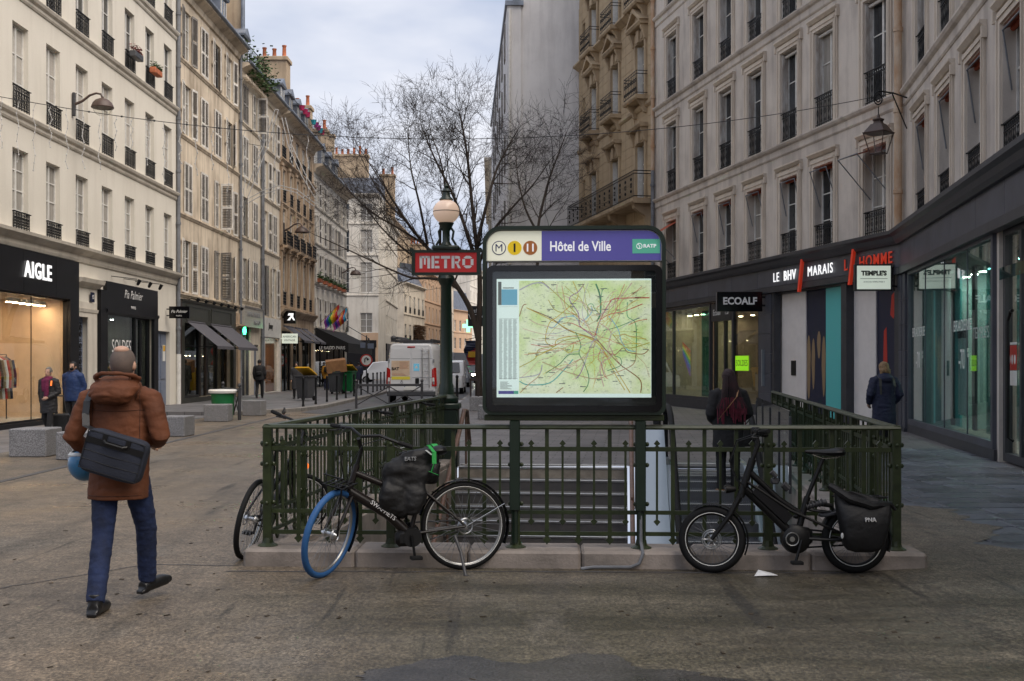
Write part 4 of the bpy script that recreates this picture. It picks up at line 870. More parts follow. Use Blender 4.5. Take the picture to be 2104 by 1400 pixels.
# roofs: party wall, chimneys, roof terraces with flower pots
pw = thing('party_wall', 'tall beige party wall rising above the roofs behind the roof garden', 'wall', (0,0,0)); b_ = MB(); b_.slabpoly([(-18,57.2),(-13.55,57.2),(-13.55,57.7),(-18,57.7)], 15.9, 21.5); b_.build('wall', 'chimney', pw); b_ = MB(); b_.slabpoly([(-18,56.6),(-14.7,56.6),(-14.7,57.19),(-18,57.19)], 15.9, 22.5); b_.build('chimney_breast', 'beige', pw); b_ = MB(); b_.tube([(-13.5,57.1,16),(-13.5,57.1,21.4)], .1, 8); b_.build('flue_pipe', 'zinc', pw)
chimney('broad stone chimney stack with dark pots behind the roof garden', -15.3,-13.6, 68.6,69.8, 15.6, 20.2, 3)
chimney('lower chimney stack with two orange pots past the pink flower pots', -14.9,-13.7, 77.2,78.2, 15, 19.2, 2)
chimney('low stone chimney with three orange pots near the glazed roof', -15.2,-13.6, 83.5,84.5, 15, 18.9, 3)
chimney('plain chimney block at the far end of the left roofs', -15.0,-13.7, 87.4,87.9, 15, 19.3, 1)
def roof_rail(lbl, Y0, Y1, z, x=LX+.25):
    t_ = thing('roof_railing', lbl, 'railing', (x, Y0, z), R(90)); L = Y1-Y0; b_ = MB(); b_.tube([(0,0,1.0),(L,0,1.0)], .02, 6); b_.tube([(0,0,.15),(L,0,.15)], .015, 6); b_.build('rails', 'iron', t_)
    bm_ = MB(); bm_.box(-.01,.01,-.01,.01,0,1.0); me = bm_.mesh('baluster', 'iron'); n_ = int(L/.28)
    for i in range(n_+1): inst('baluster', me, t_, (L*i/n_, 0, 0))
roof_rail('black roof terrace railing with climbing plants', 54.0, 58.0, 15.85); roof_rail('black roof terrace railing hung with pink and blue pots', 62.7, 73.3, 15.65, LX+.45); roof_rail('glazed roof terrace railing above the cafe house', 73.8, 87.8, 14.65, LX+.5)
pt = MB(); pt.lathe([(.12,0),(.17,.25),(.19,.28)], n=10)
for i, (yy, c, nm) in enumerate(((66.0,(.5,.03,.12),'red'),(67.0,(.5,.03,.12),'red'),(67.8,(.5,.03,.12),'red'),(69.9,(.03,.4,.5),'turquoise'),(70.8,(.5,.04,.32),'magenta'),(71.6,(.5,.04,.32),'magenta'),(72.4,(.03,.4,.5),'turquoise'),(73.0,(.5,.03,.12),'red'))):
    mk('pot'+nm, c, .5); o = inst('flower_pot', pt.mesh('flower_pot', 'pot'+nm, True), None, (LX+.62, yy, 15.9+.45)); tag(o, ('first','second','third','fourth','fifth','sixth','seventh','last')[i]+f' pot in the row on the roof terrace railing, {nm}', 'flower pot', 'pots on the roof railing')
q = random.Random(8); f = MB()
for i in range(950):
    t_ = q.random(); c = Vector((LX+.3+q.gauss(0,.3), 54+t_*4.4, 15.6+abs(q.gauss(0,.65))-.3*q.random()))
    f.obox(Matrix.Translation(c) @ Matrix.Rotation(q.uniform(0,6),4,'Z') @ Matrix.Rotation(q.uniform(-1.2,1.2),4,'X'), .15, .08, .006)
o = f.build('climbing_plant', 'leaf'); tag(o, 'green climbing plant spilling over the roof terrace railing', 'plant')
# wall lanterns on the left
def wall_lamp(lbl, X, Y, z, s=1.0):
    t_ = thing('wall_lamp', lbl, 'street lamp', (X, Y, z), 0); t_.scale = (s,s,s)
    b_ = MB(); b_.cbox(0,.12,-.09,.09,-.55,.55,.02); b_.build('wall_plate', 'irongrey', t_); b_ = MB(); b_.tube([(.1,0,0),(.45,0,.15),(.8,0,.42),(1.1,0,.52),(1.32,0,.48),(1.38,0,.35)], [.07,.06,.055,.05,.045,.05], 10); b_.build('arm', 'lampbrown', t_, smooth=True)
    b_ = MB(); b_.lathe([(.5,-.12),(.52,-.08),(.5,-.02),(.44,.12),(.32,.25),(.14,.33),(.06,.36),(.06,.42)], (1.4,0,-.06), 22); b_.build('shade', 'lampbrown', t_, smooth=True)
    b_ = MB(); b_.lathe([(.02,-.48),(.2,-.44),(.34,-.34),(.42,-.2),(.44,-.1)], (1.4,0,-.08), 22); b_.build('bowl', 'lampglass', t_, smooth=True)
p = at(146, 215, 31.2)
wall_lamp('brown domed wall lamp with glass bowl on the cream facade', LX+.02, 33.1, 9.2, .62); wall_lamp('small brown wall lamp on the brown stone building', LX+.02, 63.5, 9.1, .75); wall_lamp('small brown wall lamp at the end of the shuttered row', LX+.05, 84.6, 8.4, .8)
# ======================================================== FAR HOUSES
def far_house(name, label, p0, p1, H, mat, nb, rows, ww=1.0, roof=2.0, roofmat='slate', seed=1, shop=None, grille=None, D=10, courses=True, dorm=0, gr='far houses at the end of the street', margin=.6, arch=False):
    o, W = facade(name, label, p0, p1, H, D, mat, group=gr); q = random.Random(seed); ww = round(ww, 2)
    xs = [margin+(W-2*margin-ww)*i/(nb-1) if nb > 1 else (W-ww)/2 for i in range(nb)]; hs = [(x,x+ww,z,z+h) for x in xs for z, h in rows]
    b_ = MB(); wall_holes(b_, W, H, hs, .18); body(b_, W, H, D); b_.build('wall', mat, o, fix=False)
    for (x0,x1,z0,z1) in hs:
        place_window(o, x0, z0, ww, round(z1-z0,3), .18, 3, r=q)
        if grille: inst('window_grille', grille_mesh(ww, grille, 0), o, (x0,-.02,z0))
    if courses:
        for z, h in rows[1:]: course(o, W, z-.35, [(.03,0),(.1,.08),(.1,.16)], mat)
    course(o, W, H-.35, [(.05,0),(.15,.1),(.4,.25),(.4,.35)], mat, 'cornice')
    if roof: b_ = MB(); b_.extr([(.1,H),(1.2,H+roof),(D/2,H+roof+.6),(D-.2,H+roof),(D-.2,H)], .02, W-.02); ro = b_.build('roof', roofmat, o)
    if shop: b_ = MB(); b_.box(.3,W-.3,-.08,-.01,.1,shop); b_.box(.2,W-.2,-.14,-.01,shop,shop+.7); b_.build('shopfront', 'shopblack', o)
    return o, W
G, WG = far_house('corner_building', 'white corner building facing the crossing with shuttered windows', (-17.2,108), (-12.66,108), 17.8, 'whitewash', 2, [(4.6,1.9),(8.4,2.9),(12.2,2.2),(15.2,1.7)], 1.15, 1.4, seed=51, shop=3.2, D=6)
b_ = MB(); b_.box(2.9,4.5,-.06,-.01,.0,4.6); b_.build('corner_pier', 'peach', G)
far_house('side_building', 'narrow white side of the corner building with drainpipes', (-12.7,114.2), (-13.2,131), 16.5, 'whitewash', 7, [(4.6,2),(8.3,2.4),(11.5,2.1),(14.2,1.6)], 1.0, 2.5, seed=52, shop=3.0)
far_house('far_house', 'pale house with planted balcony rows and dark hedge boxes', (-13.9,146), (-12.3,160), 12.2, 'pale', 5, [(4.6,2.2),(8.3,2.3)], 1.15, 2.0, seed=53, shop=3.0, grille=.8)
far_house('far_house', 'tan stone house with many tall windows near the street bend', (-12.3,160), (-10.6,178), 14.6, 'peach', 6, [(4.6,2.2),(7.6,2.2),(10.8,2.4)], 1.0, 1.0, seed=54, shop=3.0)
far_house('far_house', 'tall pale house rising behind the tan stone house', (-16,150), (-15.5,178), 21, 'chimney', 5, [(15,2),(18,2)], 1.0, 2.0, seed=55)
far_house('far_house', 'pale narrow house after the tan stone house', (-10.6,178), (-10.5,204), 15.5, 'pale', 5, [(4.6,2.2),(7.6,2.2),(10.8,2.2)], 1.0, 2.0, seed=56, shop=3.0)
far_house('far_house', 'pink rounded house with mansard roof where the street ends', (-10.6,205), (-7.6,216), 11.5, 'peach', 4, [(4.4,2),(7.6,2)], 1.1, 3.6, seed=57, shop=3.0)
far_house('far_house', 'tall pale house closing the street', (-8.2,222), (-5.5,246), 21, 'whitewash', 6, [(4.4,2),(7.6,2),(10.8,2),(14,2),(17.2,2)], 1.0, 3, seed=58, shop=3.0)
far_house('far_house', 'distant pale house at the vanishing end of the street', (-6.5,300), (2,300), 17, 'pale', 6, [(4.4,2),(7.6,2),(10.8,2),(14,1.8)], 1.0, 3, seed=59, shop=3.0)
chimney('pale chimney slab with a row of pots on the corner building', -17.6,-14.2, 112,113, 17.8, 22.3, 6, mat='chimney'); chimney('narrow chimney slab beside the corner building roof', -13.4,-12.0, 116,117, 16.5, 21.0, 2, mat='chimney'); chimney('pale chimney slab with pots above the tan house', -15.3,-12.6, 170,171, 14, 19.6, 6, mat='chimney')
q = random.Random(4); f = MB()
for (x0,y0,x1,y1,z) in ((-13.2,152,-12.5,158,4.7),):
    for i in range(900):
        t_ = q.random(); f.obox(Matrix.Translation((x0+(x1-x0)*t_+.3+q.gauss(0,.15), y0+(y1-y0)*t_, z+q.uniform(0,2.2))) @ Matrix.Rotation(q.uniform(0,6),4,'Z'), .28, .2, .03)
o = f.build('balcony_hedge', 'hedgebrown'); tag(o, 'brown leafless hedge boxes on the first floor of the pale far house', 'hedge')
# ======================================================== RIGHT SIDE
K = Vector((9.7, 28.0)); P2 = Vector((5.88, 46.9)); P3 = Vector((3.48, 58.9))
def right_block(name, label, p0, p1, bays, ww, shop_holes, H=20, seed=1):
    o, W = facade(name, label, p0, p1, H, 9, 'bhvwall'); q = random.Random(seed)
    rows = [(5.0,2.28),(8.42,2.73),(12.17,2.48),(15.85,2.2)]
    hs = [(x,x+ww,z,z+h) for x in bays for z, h in rows]
    b_ = MB(); wall_holes(b_, W, H, hs+shop_holes, .28); body(b_, W, H, 9); b_.build('wall', 'bhvwall', o, fix=False)
    sm_ = {}
    for i, (x0,x1,z0,z1) in enumerate(hs):
        h = round(z1-z0,3); r_ = i % 4
        place_window(o, x0, z0, ww, h, .28, 3, q.choice(('pane','pane','pane','panecurtain')), r=q)
        if h not in sm_:
            s_ = MB(); s_.box(-.26,-.02,-.05,-.002,0,h+.02); s_.box(ww+.02,ww+.26,-.05,-.002,0,h+.02); s_.box(-.26,ww+.26,-.05,-.002,h+.02,h+.24)
            s_.extr([(0,h+.3),(-.05,h+.3),(-.09,h+.34),(-.13,h+.38),(-.13,h+.42),(0,h+.42)], -.32, ww+.32)
            for sx_ in (-.2, ww+.14): s_.box(sx_,sx_+.06,-.075,-.05,0,h+.12)
            s_.box(-.14,ww+.14,-.075,-.05,h+.12,h+.18); s_.box(-.34,-.27,-.1,-.002,h+.1,h+.3); s_.box(ww+.27,ww+.34,-.1,-.002,h+.1,h+.3)
            sm_[h] = s_.mesh('window_surround', 'bhvtrim')
        inst('window_surround', sm_[h], o, (x0,0,z0))
        gh = {0:.62, 1:.88, 2:.72, 3:.72}[r_]
        inst('window_grille', grille_mesh(ww, gh, 1), o, (x0,.02,z0+.02))
        if r_ > 0:                                       # folded metal shutters inside the reveal
            k = ('fold', h)
            if k not in _wm:
                f = MB()
                for j in range(2): f.box(.0,.035,.015+.1*j,.105+.1*j,.05,h-.03)
                _wm[k] = f.mesh('folded_shutter', 'peelpaint')
            inst('folded_shutter', _wm[k], o, (x0+.005,0,z0)); f2 = inst('folded_shutter', _wm[k], o, (x0+ww-.005,0,z0)); f2.scale = (-1,1,1)
            rl_ = MB(); rl_.tube([(x0+.045,.13,z1-.09),(x1-.045,.13,z1-.09)], .045, 8); rl_.build('blind_roll', 'whitepaint', o)
    for z in (8.36, 12.1, 15.78): course(o, W, z-.34, [(.02,0),(.05,.04),(.05,.22),(.12,.26),(.16,.32),(.16,.36)], 'bhvwall')
    return o, W, hs
def small_awning(par, x0, x1, z, out, drop, mat):
    b_ = MB(); b_.tube([(x0+.05,.15,z),(x1-.05,.15,z)], .05, 8); b_.quad((x0+.06,.12,z+.03),(x1-.06,.12,z+.03),(x1-.06,-out,z-drop),(x0+.06,-out,z-drop)); o = b_.build('awning', mat, par, fix=False)
    a = MB(); a.tube([(x0+.06,-out,z-drop),(x1-.06,-out,z-drop)], .018, 6)
    for x in (x0+.08, x1-.08): a.tube([(x,-out,z-drop),(x,.12,z-drop-1.0)], .016, 6)
    a.build('awning_arm', 'pipe', o)
bx2 = [1.56,4.5,7.1,9.6,12.15,14.4,17.25]
R2, W2, hs2 = right_block('department_store', 'grey beige facade with moulded windows above the red and white store lettering', P2, K, bx2, 1.14, [(.4,10.7,.0,3.82),(11.75,19.1,.0,3.86)], seed=61)
for i, x in enumerate(bx2):
    out_, dr = ((.95,.62),(.10,.05),(.08,.04),(.12,.05),(.08,.04),(.20,.07),(.80,.25))[i]
    small_awning(R2, x, x+1.14, 7.22, out_, dr, 'awningred')
downpipe(R2, W2-.12, 4.9, 20, 'pipeocre', .095, -.15); downpipe(R2, .1, 9.6, 20, 'pipeocre', .08, -.12); downpipe(R2, .1, 0, 9.6, 'pipe', .08, -.12)
R1, W1, hs1 = right_block('glass_corner_block', 'shadowed grey facade above the big glass shop window', K, K+Vector((-.168,-.986))*24, [1.45+2.6*k for k in range(9)], 1.2, [(.55,8.85,.2,3.95),(9.0,11.2,0,3.95),(11.5,22,.2,3.95)], seed=62)
for k in range(5): small_awning(R1, 1.45+2.6*k, 2.65+2.6*k, 7.2, .02, .03, 'awningred')
# --- grey store base: fascia panels one by one, cornice, pilasters
def store_base(par, W, spans, pil, z0=3.86, z1=4.62, n=8, cut=None):
    b_ = MB(); b_.extr([(.0,4.6),(-.24,4.6),(-.3,4.68),(-.34,4.78),(-.42,4.84),(-.42,4.93),(0,4.98)], 0, W); b_.build('cornice', 'shopgreydark', par)
    w_ = W/n; p_ = MB(); p_.cbox(.004,w_-.004,-.16,-.005,z0+.18,z1-.005,.006); pm_ = p_.mesh('fascia_panel', 'shopgrey')
    for i in range(n): inst('fascia_panel', pm_, par, (i*w_,0,0))
    b_ = MB(); b_.box(0,W,-.19,-.005,z0+.0,z0+.17); b_.build('fascia_rail', 'shopgreydark', par)
    for x0, x1 in pil:
        for k in range(6):
            q_ = MB(); q_.cbox(x0,x1,-.12,-.005,.1+k*.625,.72+k*.625,.008); q_.build('pilaster_panel', 'shopgrey', par)
        q_ = MB(); q_.box(x0-.01,x1+.01,-.14,-.005,0,.095); q_.build('plinth', 'shopgreydark', par)
store_base(R2, W2, [], [(10.72,11.62)], n=9); store_base(R1, W1, [], [(.12,.5),(11.25,11.5)], n=12)
for k in range(6): q_ = MB(); q_.cbox(W2-.16,W2-.02,-.12,-.005,.1+k*.625,.72+k*.625,.008); q_.build('pilaster_panel', 'shopgrey', R2)
# left shop of the store base (warm inside)
shopfront(R2, .4, 6.35, .35, 3.82, .1, 'shopgreydark', (2.4,), 'glass', -.02); shopfront(R2, 8.35, 10.66, .15, 3.82, .1, 'shopgreydark', (), 'glassdark', -.02)
shopfront(R2, 6.4, 8.3, .02, 3.82, .14, 'anthracite', (7.4,), 'glass', .1)
b_ = MB(); b_.box(.4,10.7,-.1,-.01,0,.35); b_.build('plinth', 'shopgreydark', R2); b_ = MB(); b_.box(6.45,8.25,-.06,.1,3.15,3.78); eh = b_.build('door_header', 'anthracite', R2); text('Ecoalf', .30, 'letterplain', eh, (7.0,-.068,3.45)); text('1.0', .30, 'letterplain', eh, (7.9,-.068,3.45))
shop_room(R2, .42, 10.65, .02, 3.8, .3, 5, 'interior', 'interior', 'interior'); spots(R2, [(.9+.75*k, 1.2, 3.6) for k in range(12)]+[(.9+1.2*k, 3.4, 3.6) for k in range(8)], 'lampwarm', .085)
b_ = MB(); b_.box(3.0,4.1,.9,.94,.4,3.7); b_.build('teal_screen', 'glassteal', R2); b_ = MB(); b_.box(.8,2.2,4.7,4.8,.8,2.3); b_.build('wood_panel', 'wood', R2)
for k in range(7):
    c_ = ((.5,.03,.03),(.6,.2,.02),(.6,.5,.03),(.05,.35,.06),(.03,.15,.45),(.06,.05,.3),(.2,.04,.3))[k]; nm = f'bow{k}'; mk(nm, c_, .5, emit=c_, es=.35); b_ = MB(); b_.add([(3.2,.05,2.5-.07*k),(4.05,.05,2.15-.15*k),(4.05,.05,2.07-.15*k),(3.2,.05,2.45-.07*k)], [(0,1,2,3)]); b_.build('rainbow_stripe', nm, R2, fix=False)
b_ = MB(); b_.box(8.6,9.7,-.035,-.028,1.42,1.92); mk('lime', (.32,.78,.02), .6, emit=(.4,1,.02), es=.15); sp_ = b_.build('sale_poster', 'lime', R2); text('SOLDES', .28, 'letterblack', sp_, (9.15,-.037,1.67), ext=.001, sx=.95, spacing=1.08)
# niche of the store entrance
def fl(mat, x0, x1, y0, y1, z0, z1, name): b_ = MB(); b_.box(x0,x1,y0,y1,z0,z1); return b_.build(name, mat, R2)
fl('shopgreydark', 11.66,11.84,-.1,.12,0,3.86,'door_jamb'); fl('whitepanel', 11.86,13.5,.15,.19,0,3.8,'white_panel'); fl('navy', 13.42,14.86,.2,.25,0,3.8,'art_panel'); fl('tealpanel', 14.87,16.0,.1,.14,0,3.8,'teal_panel'); fl('shopgreydark', 16.1,16.40,-.08,.3,0,3.86,'door_post'); fl('whitepanel', 16.2,17.55,.15,.19,0,3.8,'white_panel'); fl('navy', 17.47,18.6,.2,.25,0,3.8,'art_panel'); fl('shopgreydark', 18.9,19.1,-.1,.5,0,3.86,'door_jamb'); fl('irongrey', 11.75,19.1,.0,1.0,3.8,3.86,'soffit'); fl('interiordark', 11.75,19.1,1.2,1.25,0,3.86,'back_wall')
q = random.Random(14)
for x, z0, z1, w_ in ((14.05,.6,2.5,.14),(14.35,.9,2.4,.12),(14.7,1.8,2.6,.12),(15.0,.7,2.45,.13)): b_ = MB(); b_.plate([(x+w_*math.cos(a)*(1 if z > 0 else .8), (z0+z1)/2+(z1-z0)/2*z) for a, z in [(i*math.pi/8, math.sin(i*math.pi/8)) for i in range(16)]], .744, .749); b_.build('painted_shape', 'ochreshape', R2, (-.45,-.55,0))
for x, z0, z1, w_ in ((18.3,1.1,2.6,.12),(18.7,2.9,3.5,.15)): b_ = MB(); b_.plate([(x-w_,z0),(x,z0-.1),(x+w_,z0+.2),(x+w_*.5,z1),(x-w_*.6,z1-.1)], .744, .749); b_.build('painted_shape', 'redpaint', R2, (-.35,-.55,0))
fl('black', 12.55,12.85,.125,.149,1.3,1.75,'intercom'); fl('steelbright', 11.1,11.16,-.2,-.12,.95,2.1,'wall_light_strip')
for xx, zz, s, mt, sz, bd in ((12.2,4.29,'LE','letterwhite',.40,.0),(13.15,4.29,'BHV','letterwhite',.40,.008),(15.10,4.29,'MARAIS','letterwhite',.40,.0),(16.6,4.29,'L','letterred',.42,.004),(18.15,4.29,'HOMME','letterred',.42,.004)):
    text(s, sz, mt, R2, (xx,-.20,zz), bold=bd, ext=.008, sx=1.0, spacing=1.18)
for x in (14.02, 17.05):
    b_ = MB(); b_.plate([(x-.16,3.75),(x-.06,3.75),(x+.2,4.86),(x+.1,4.86)], -.30, -.22); b_.build('red_slash', 'letterred', R2)
def r2pt(x, out, z):                                        # world point on / in front of the store facade
    d_ = (K-P2).normalized(); n_ = Vector((-d_.y, d_.x)); p_ = P2+d_*x-n_*out; return (p_.x, p_.y, z)
sg = thing('projecting_sign', 'black box sign with white capital lettering beside the store entrance', 'sign', r2pt(11.2, .1, 3.62), 0); b_ = MB(); b_.cbox(-1.55,-.12,-.1,.1,-.32,.3,.01); b_.build('box', 'blackgloss', sg); b_ = MB(); b_.box(-.12,.1,-.03,.03,.1,.16); b_.box(-.12,.1,-.03,.03,-.16,-.1); b_.build('bracket', 'iron', sg); text('ECOALF', .31, 'letterplain', sg, (-.83,-.106,0), bold=.01, sx=.95)
sg = thing('lit_sign', 'white lit box sign reading Temples at the corner of the store', 'sign', r2pt(19.0, .1, 3.80), 0); b_ = MB(); b_.cbox(-1.05,-.12,-.07,.07,-.34,.32,.01); b_.build('box', 'anthracite', sg); b_ = MB(); b_.box(-1.0,-.17,-.085,-.0705,-.30,.28); b_.build('lit_face', 'signwhite', sg); b_ = MB(); b_.box(-.12,.2,-.03,.03,.2,.25); b_.box(-.12,.2,-.03,.03,-.25,-.2); b_.tube([(-.06,0,-.34),(-.06,0,.32)], .02, 6); b_.build('bracket', 'iron', sg); text("TEMPLE'S", .155, 'letterblack', sg, (-.585,-.090,.09), bold=.008); b_ = MB(); b_.box(-.92,-.25,-.089,-.0852,-.045,-.035); b_.build('rule', 'letterblack', sg); text('18 RUE DU TEMPLE PARIS 4', .055, 'letterfaint', sg, (-.585,-.088,-.12), sx=.8)
# --- big glass shop window of R1
shopfront(R1, .58, 8.85, .2, 3.92, .13, 'shopgrey', (2.55,4.6,6.7), 'glass', -.02, .12); shopfront(R1, 11.5, 22, .2, 3.92, .13, 'shopgrey', (14,17,20), 'glass', -.02)
b_ = MB(); b_.box(.5,8.9,-.06,-.01,0,.2); b_.build('plinth', 'shopgreydark', R1); fr_ = shopfront(R1, 9.05, 11.2, .03, 3.92, .14, 'shopgreydark', (10.1,), 'glassclear', .1)
b_ = MB(); b_.box(9.1,11.15,-.02,.0,3.05,3.25); b_.build('transom', 'glassteal', R1)
for z in (.35,): pass
h_ = MB(); h_.tube([(9.75,.04,.4),(9.75,-.04,.45),(9.75,-.04,2.35),(9.9,-.04,2.5),(10.0,-.04,2.5)], .028, 8); h_.build('door_handle', 'black', R1, smooth=True)
b_ = MB(); b_.box(9.45,9.98,.03,.036,1.55,1.95); b_.m = 1; b_.box(9.45,9.98,.03,.036,1.3,1.54); b_.m = 2; b_.box(9.45,9.98,.03,.036,1.96,2.0)
for k in range(3): b_.ell((9.56+.155*k,.03,1.72), .05,.008,.08, 10, 6)
b_.build('door_notice', ['redpaint','plasticwhite','plasticwhite'], R1)
room1 = shop_room(R1, .6, 22, .1, 3.9, .3, 3.2, 'tealwall', 'interior', 'interiordark'); spots(R1, [(1+.8*k, 2.0, 3.7) for k in range(14)]+[(1+.8*k, 1.2, 3.7) for k in range(14)], 'lampwhite', .085)
for a, c, m_ in ((.7,1.2,'shopgreydark'),(1.2,1.7,'tealpanel'),(2.9,3.2,'shopgreydark'),(4.2,5.0,'glassteal'),(6.0,6.3,'shopgreydark'),(6.4,7.0,'glassteal')): b_ = MB(); b_.box(a,c,.9,.95,.2,3.8); b_.build('window_screen', m_, R1)
b_ = MB(); b_.box(2.0,2.8,.8,.82,.5,2.6); pp = b_.build('poster', 'whitepanel', R1); text("TEMPLE'S", .22, 'letterblack', R1, (2.4,.79,2.3), bold=.006); text("TEMPLE'S", .30, 'letterfaint', R1, (7.8,-.022,2.2), ext=.001)
for xx in (1.75, 6.3): text('BRADERIE', .31, 'letterplain', R1, (xx,-.022,2.38), ext=.001, sx=1.05, spacing=1.08); text('-70', .55, 'letterplain', R1, (xx-.05,-.022,1.72), sx=.7, ext=.001); text('%', .25, 'letterplain', R1, (xx+.48,-.022,1.85), sx=.6, ext=.001)
b_ = MB()
for k in range(8): b_.box(7.4,8.4,.32,.33,.3+.12*k,.305+.12*k); b_.box(7.4+.14*k,7.405+.14*k,.32,.33,.3,1.2)
b_.build('wire_basket', 'steel', R1)
# ======================================================== R3 ornate stone building with balcony
R3, W3 = facade('ornate_stone_building', 'ornate honey coloured stone building with pediments and a long iron balcony', P3, P2, 24, 9, 'stone')
bx3 = [2.35,6.05,9.85]; w3 = 1.2; rows3 = [(8.62,2.45),(12.98,2.4),(17.0,2.3),(20.6,1.9)]; nar = [(.75,1.2,8.8,11.0),(.75,1.2,13.2,15.2),(.75,1.2,17.2,19.0)]
hs = [(x,x+w3,z,z+h) for x in bx3 for z, h in rows3]
b_ = MB(); wall_holes(b_, W3, 24, hs+nar+[(1.4,W3-1.4,0,3.6)], .3); body(b_, W3, 24, 9); b_.build('wall', 'stone', R3, fix=False)
# ashlar blocks, a little proud with open joints
q = random.Random(6); bc = {}; nblk = 0; keep = hs+nar
z = 7.4
while z < 20:
    zz = z+.42; segs = [(0, W3)]
    for (a, c, e, f) in [(h[0]-.34,h[1]+.34,h[2]-.5,h[3]+1.35) for h in hs]+[(h[0]-.08,h[1]+.08,h[2],h[3]) for h in nar]:
        if e < zz and f > z: segs = [s for (u, v) in segs for s in ((u, min(v, a)), (max(u, c), v)) if s[1]-s[0] > .15]
    for u, v in segs:
        n_ = max(1, round((v-u)/.95)); L = round((v-u)/n_, 2)
        for i in range(n_):
            if nblk >= 298: break
            if L not in bc: m_ = MB(); m_.cbox(.005,L-.005,-.022,.0,.005,.415,.005); bc[L] = m_.mesh('stone_block', 'stone')
            inst('stone_block', bc[L], R3, (u+i*(v-u)/n_, -.002, z)); nblk += 1
    z += .42
for (x0,x1,z0,z1) in nar: place_window(R3, x0, z0, .45, round(z1-z0,3), .3, 3, 'pane')
for i, (x0,x1,z0,z1) in enumerate(hs):
    r_ = i % 4; place_window(R3, x0, z0, w3, round(z1-z0,3), .3, 3, ('panecurtain','panecurtain','paneblind','pane')[r_])
    for sd_ in (0, 1):                                   # white folded shutters in the reveals
        xx = x0+.01 if sd_ == 0 else x1-.05; m_ = MB(); m_.box(xx,xx+.04,.02,.22,z0+.03,z1-.05); m_.build('folded_shutter', 'whitepaint', R3)
    s_ = MB(); s_.box(x0-.22,x0-.02,-.09,.0,z0,z1); s_.box(x1+.02,x1+.22,-.09,0,z0,z1); s_.box(x0-.22,x1+.22,-.09,0,z1,z1+.45)
    for xx in (x0-.3, x1+.1): s_.extr([(0,z1-.1),(-.14,z1+.0),(-.22,z1+.3),(-.3,z1+.45),(-.3,z1+.55),(0,z1+.55)], xx, xx+.2)
    s_.box(x0+.42,x1-.42,-.2,0,z1-.02,z1+.5); s_.box(x0+.1,x0+.36,-.13,0,z1+.08,z1+.4); s_.box(x1-.36,x1-.1,-.13,0,z1+.08,z1+.4)
    s_.extr([(0,z1+.55),(-.34,z1+.55),(-.42,z1+.65),(-.42,z1+.72),(0,z1+.72)], x0-.4, x1+.4)
    if r_ in (1,):
        c = (x0+x1)/2; s_.plate([(x0-.42,z1+.72),(x1+.42,z1+.72),(c,z1+1.32)], -.2, 0); s_.plate([(x0-.48,z1+.72),(x0-.3,z1+.72),(c,z1+1.25),(x1+.3,z1+.72),(x1+.48,z1+.72),(c,z1+1.48)], -.42, -.0); s_.plate([(c-.22,z1+.8),(c+.22,z1+.8),(c,z1+1.02)], -.24, -.2)
    s_.build('window_surround', 'stonetrim', R3)
    if r_ in (1, 2):
        bcn = MB(); bcn.extr([(0,z0-.2),(-.5,z0-.2),(-.56,z0-.12),(-.56,z0-.02),(0,z0-.02)], x0-.35, x1+.35)
        for xx in (x0-.2, x1): bcn.extr([(0,z0-.75),(-.14,z0-.7),(-.22,z0-.45),(-.44,z0-.2),(0,z0-.2)], xx, xx+.2)
        bn = bcn.build('balconet', 'stonetrim', R3); g = MB(); w_ = w3+.6; xa = x0-.3
        for zz in (z0+.06, z0+.85, z0+.98): g.tube([(xa,-.02,zz),(xa,-.5,zz),(xa+w_,-.5,zz),(xa+w_,-.02,zz)], .016, 6)
        for k in range(9): g.tube([(xa+w_*k/8,-.5,z0-.02),(xa+w_*k/8,-.5,z0+.98)], .01, 5)
        for k in range(8): g.ring((xa+w_*(k+.5)/8,-.5,z0+.6), (0,1,0), .075, .014, 10, 4); g.ring((xa+w_*(k+.5)/8,-.5,z0+.25), (0,1,0), .06, .014, 10, 4)
        g.build('balconet_railing', 'iron', bn)
course(R3, W3, 12.45, [(.05,0),(.12,.08),(.12,.2)], 'stonetrim'); course(R3, W3, 16.75, [(.05,0),(.2,.1),(.35,.18),(.35,.26)], 'stonetrim', 'cornice'); course(R3, W3, 23.3, [(.1,0),(.3,.2),(.6,.4),(.6,.7)], 'stonetrim', 'cornice')
b_ = MB(); b_.extr([(0,8.28),(-.85,8.28),(-.92,8.36),(-.92,8.5),(0,8.5)], .9, W3-.05)
for x in (1.2,4.4,8.0,11.6): b_.extr([(0,7.3),(-.18,7.4),(-.3,7.8),(-.75,8.1),(-.8,8.28),(0,8.28)], x, x+.32)
bal = b_.build('balcony', 'stonetrim', R3); g = MB()
for zz in (8.58,9.5,9.62): g.tube([(.95,-.02,zz),(.95,-.86,zz),(W3-.1,-.86,zz),(W3-.1,-.02,zz)], .02, 6)
n_ = 84
bl_ = MB(); bl_.tube([(0,0,8.5),(0,0,9.62)], .009, 5); blm = bl_.mesh('baluster', 'iron')
for k in range(n_+1): inst('baluster', blm, bal, (.95+(W3-1.05)*k/n_,-.86,0))
for k in range(0, n_, 6):
    x = .95+(W3-1.05)*(k+3)/n_
    for j, (dz, r_) in enumerate(((8.8,.07),(9.05,.1),(9.3,.07))): g.ring((x,-.86,dz), (0,1,0), r_, .012, 10, 4)
g.build('balcony_railing', 'iron', bal)
b_ = MB(); b_.box(.8,W3-.8,-.1,-.01,3.6,4.5); b_.build('shop_fascia', 'shopblack', R3); shopfront(R3, 1.4, W3-1.4, 0, 3.6, .15, 'shopblack', (4,7), 'glassdark', .05); shop_room(R3, 1.3, W3-1.3, 0, 3.6, .4, 3, 'interiordark', 'interiordark', 'interiordark')
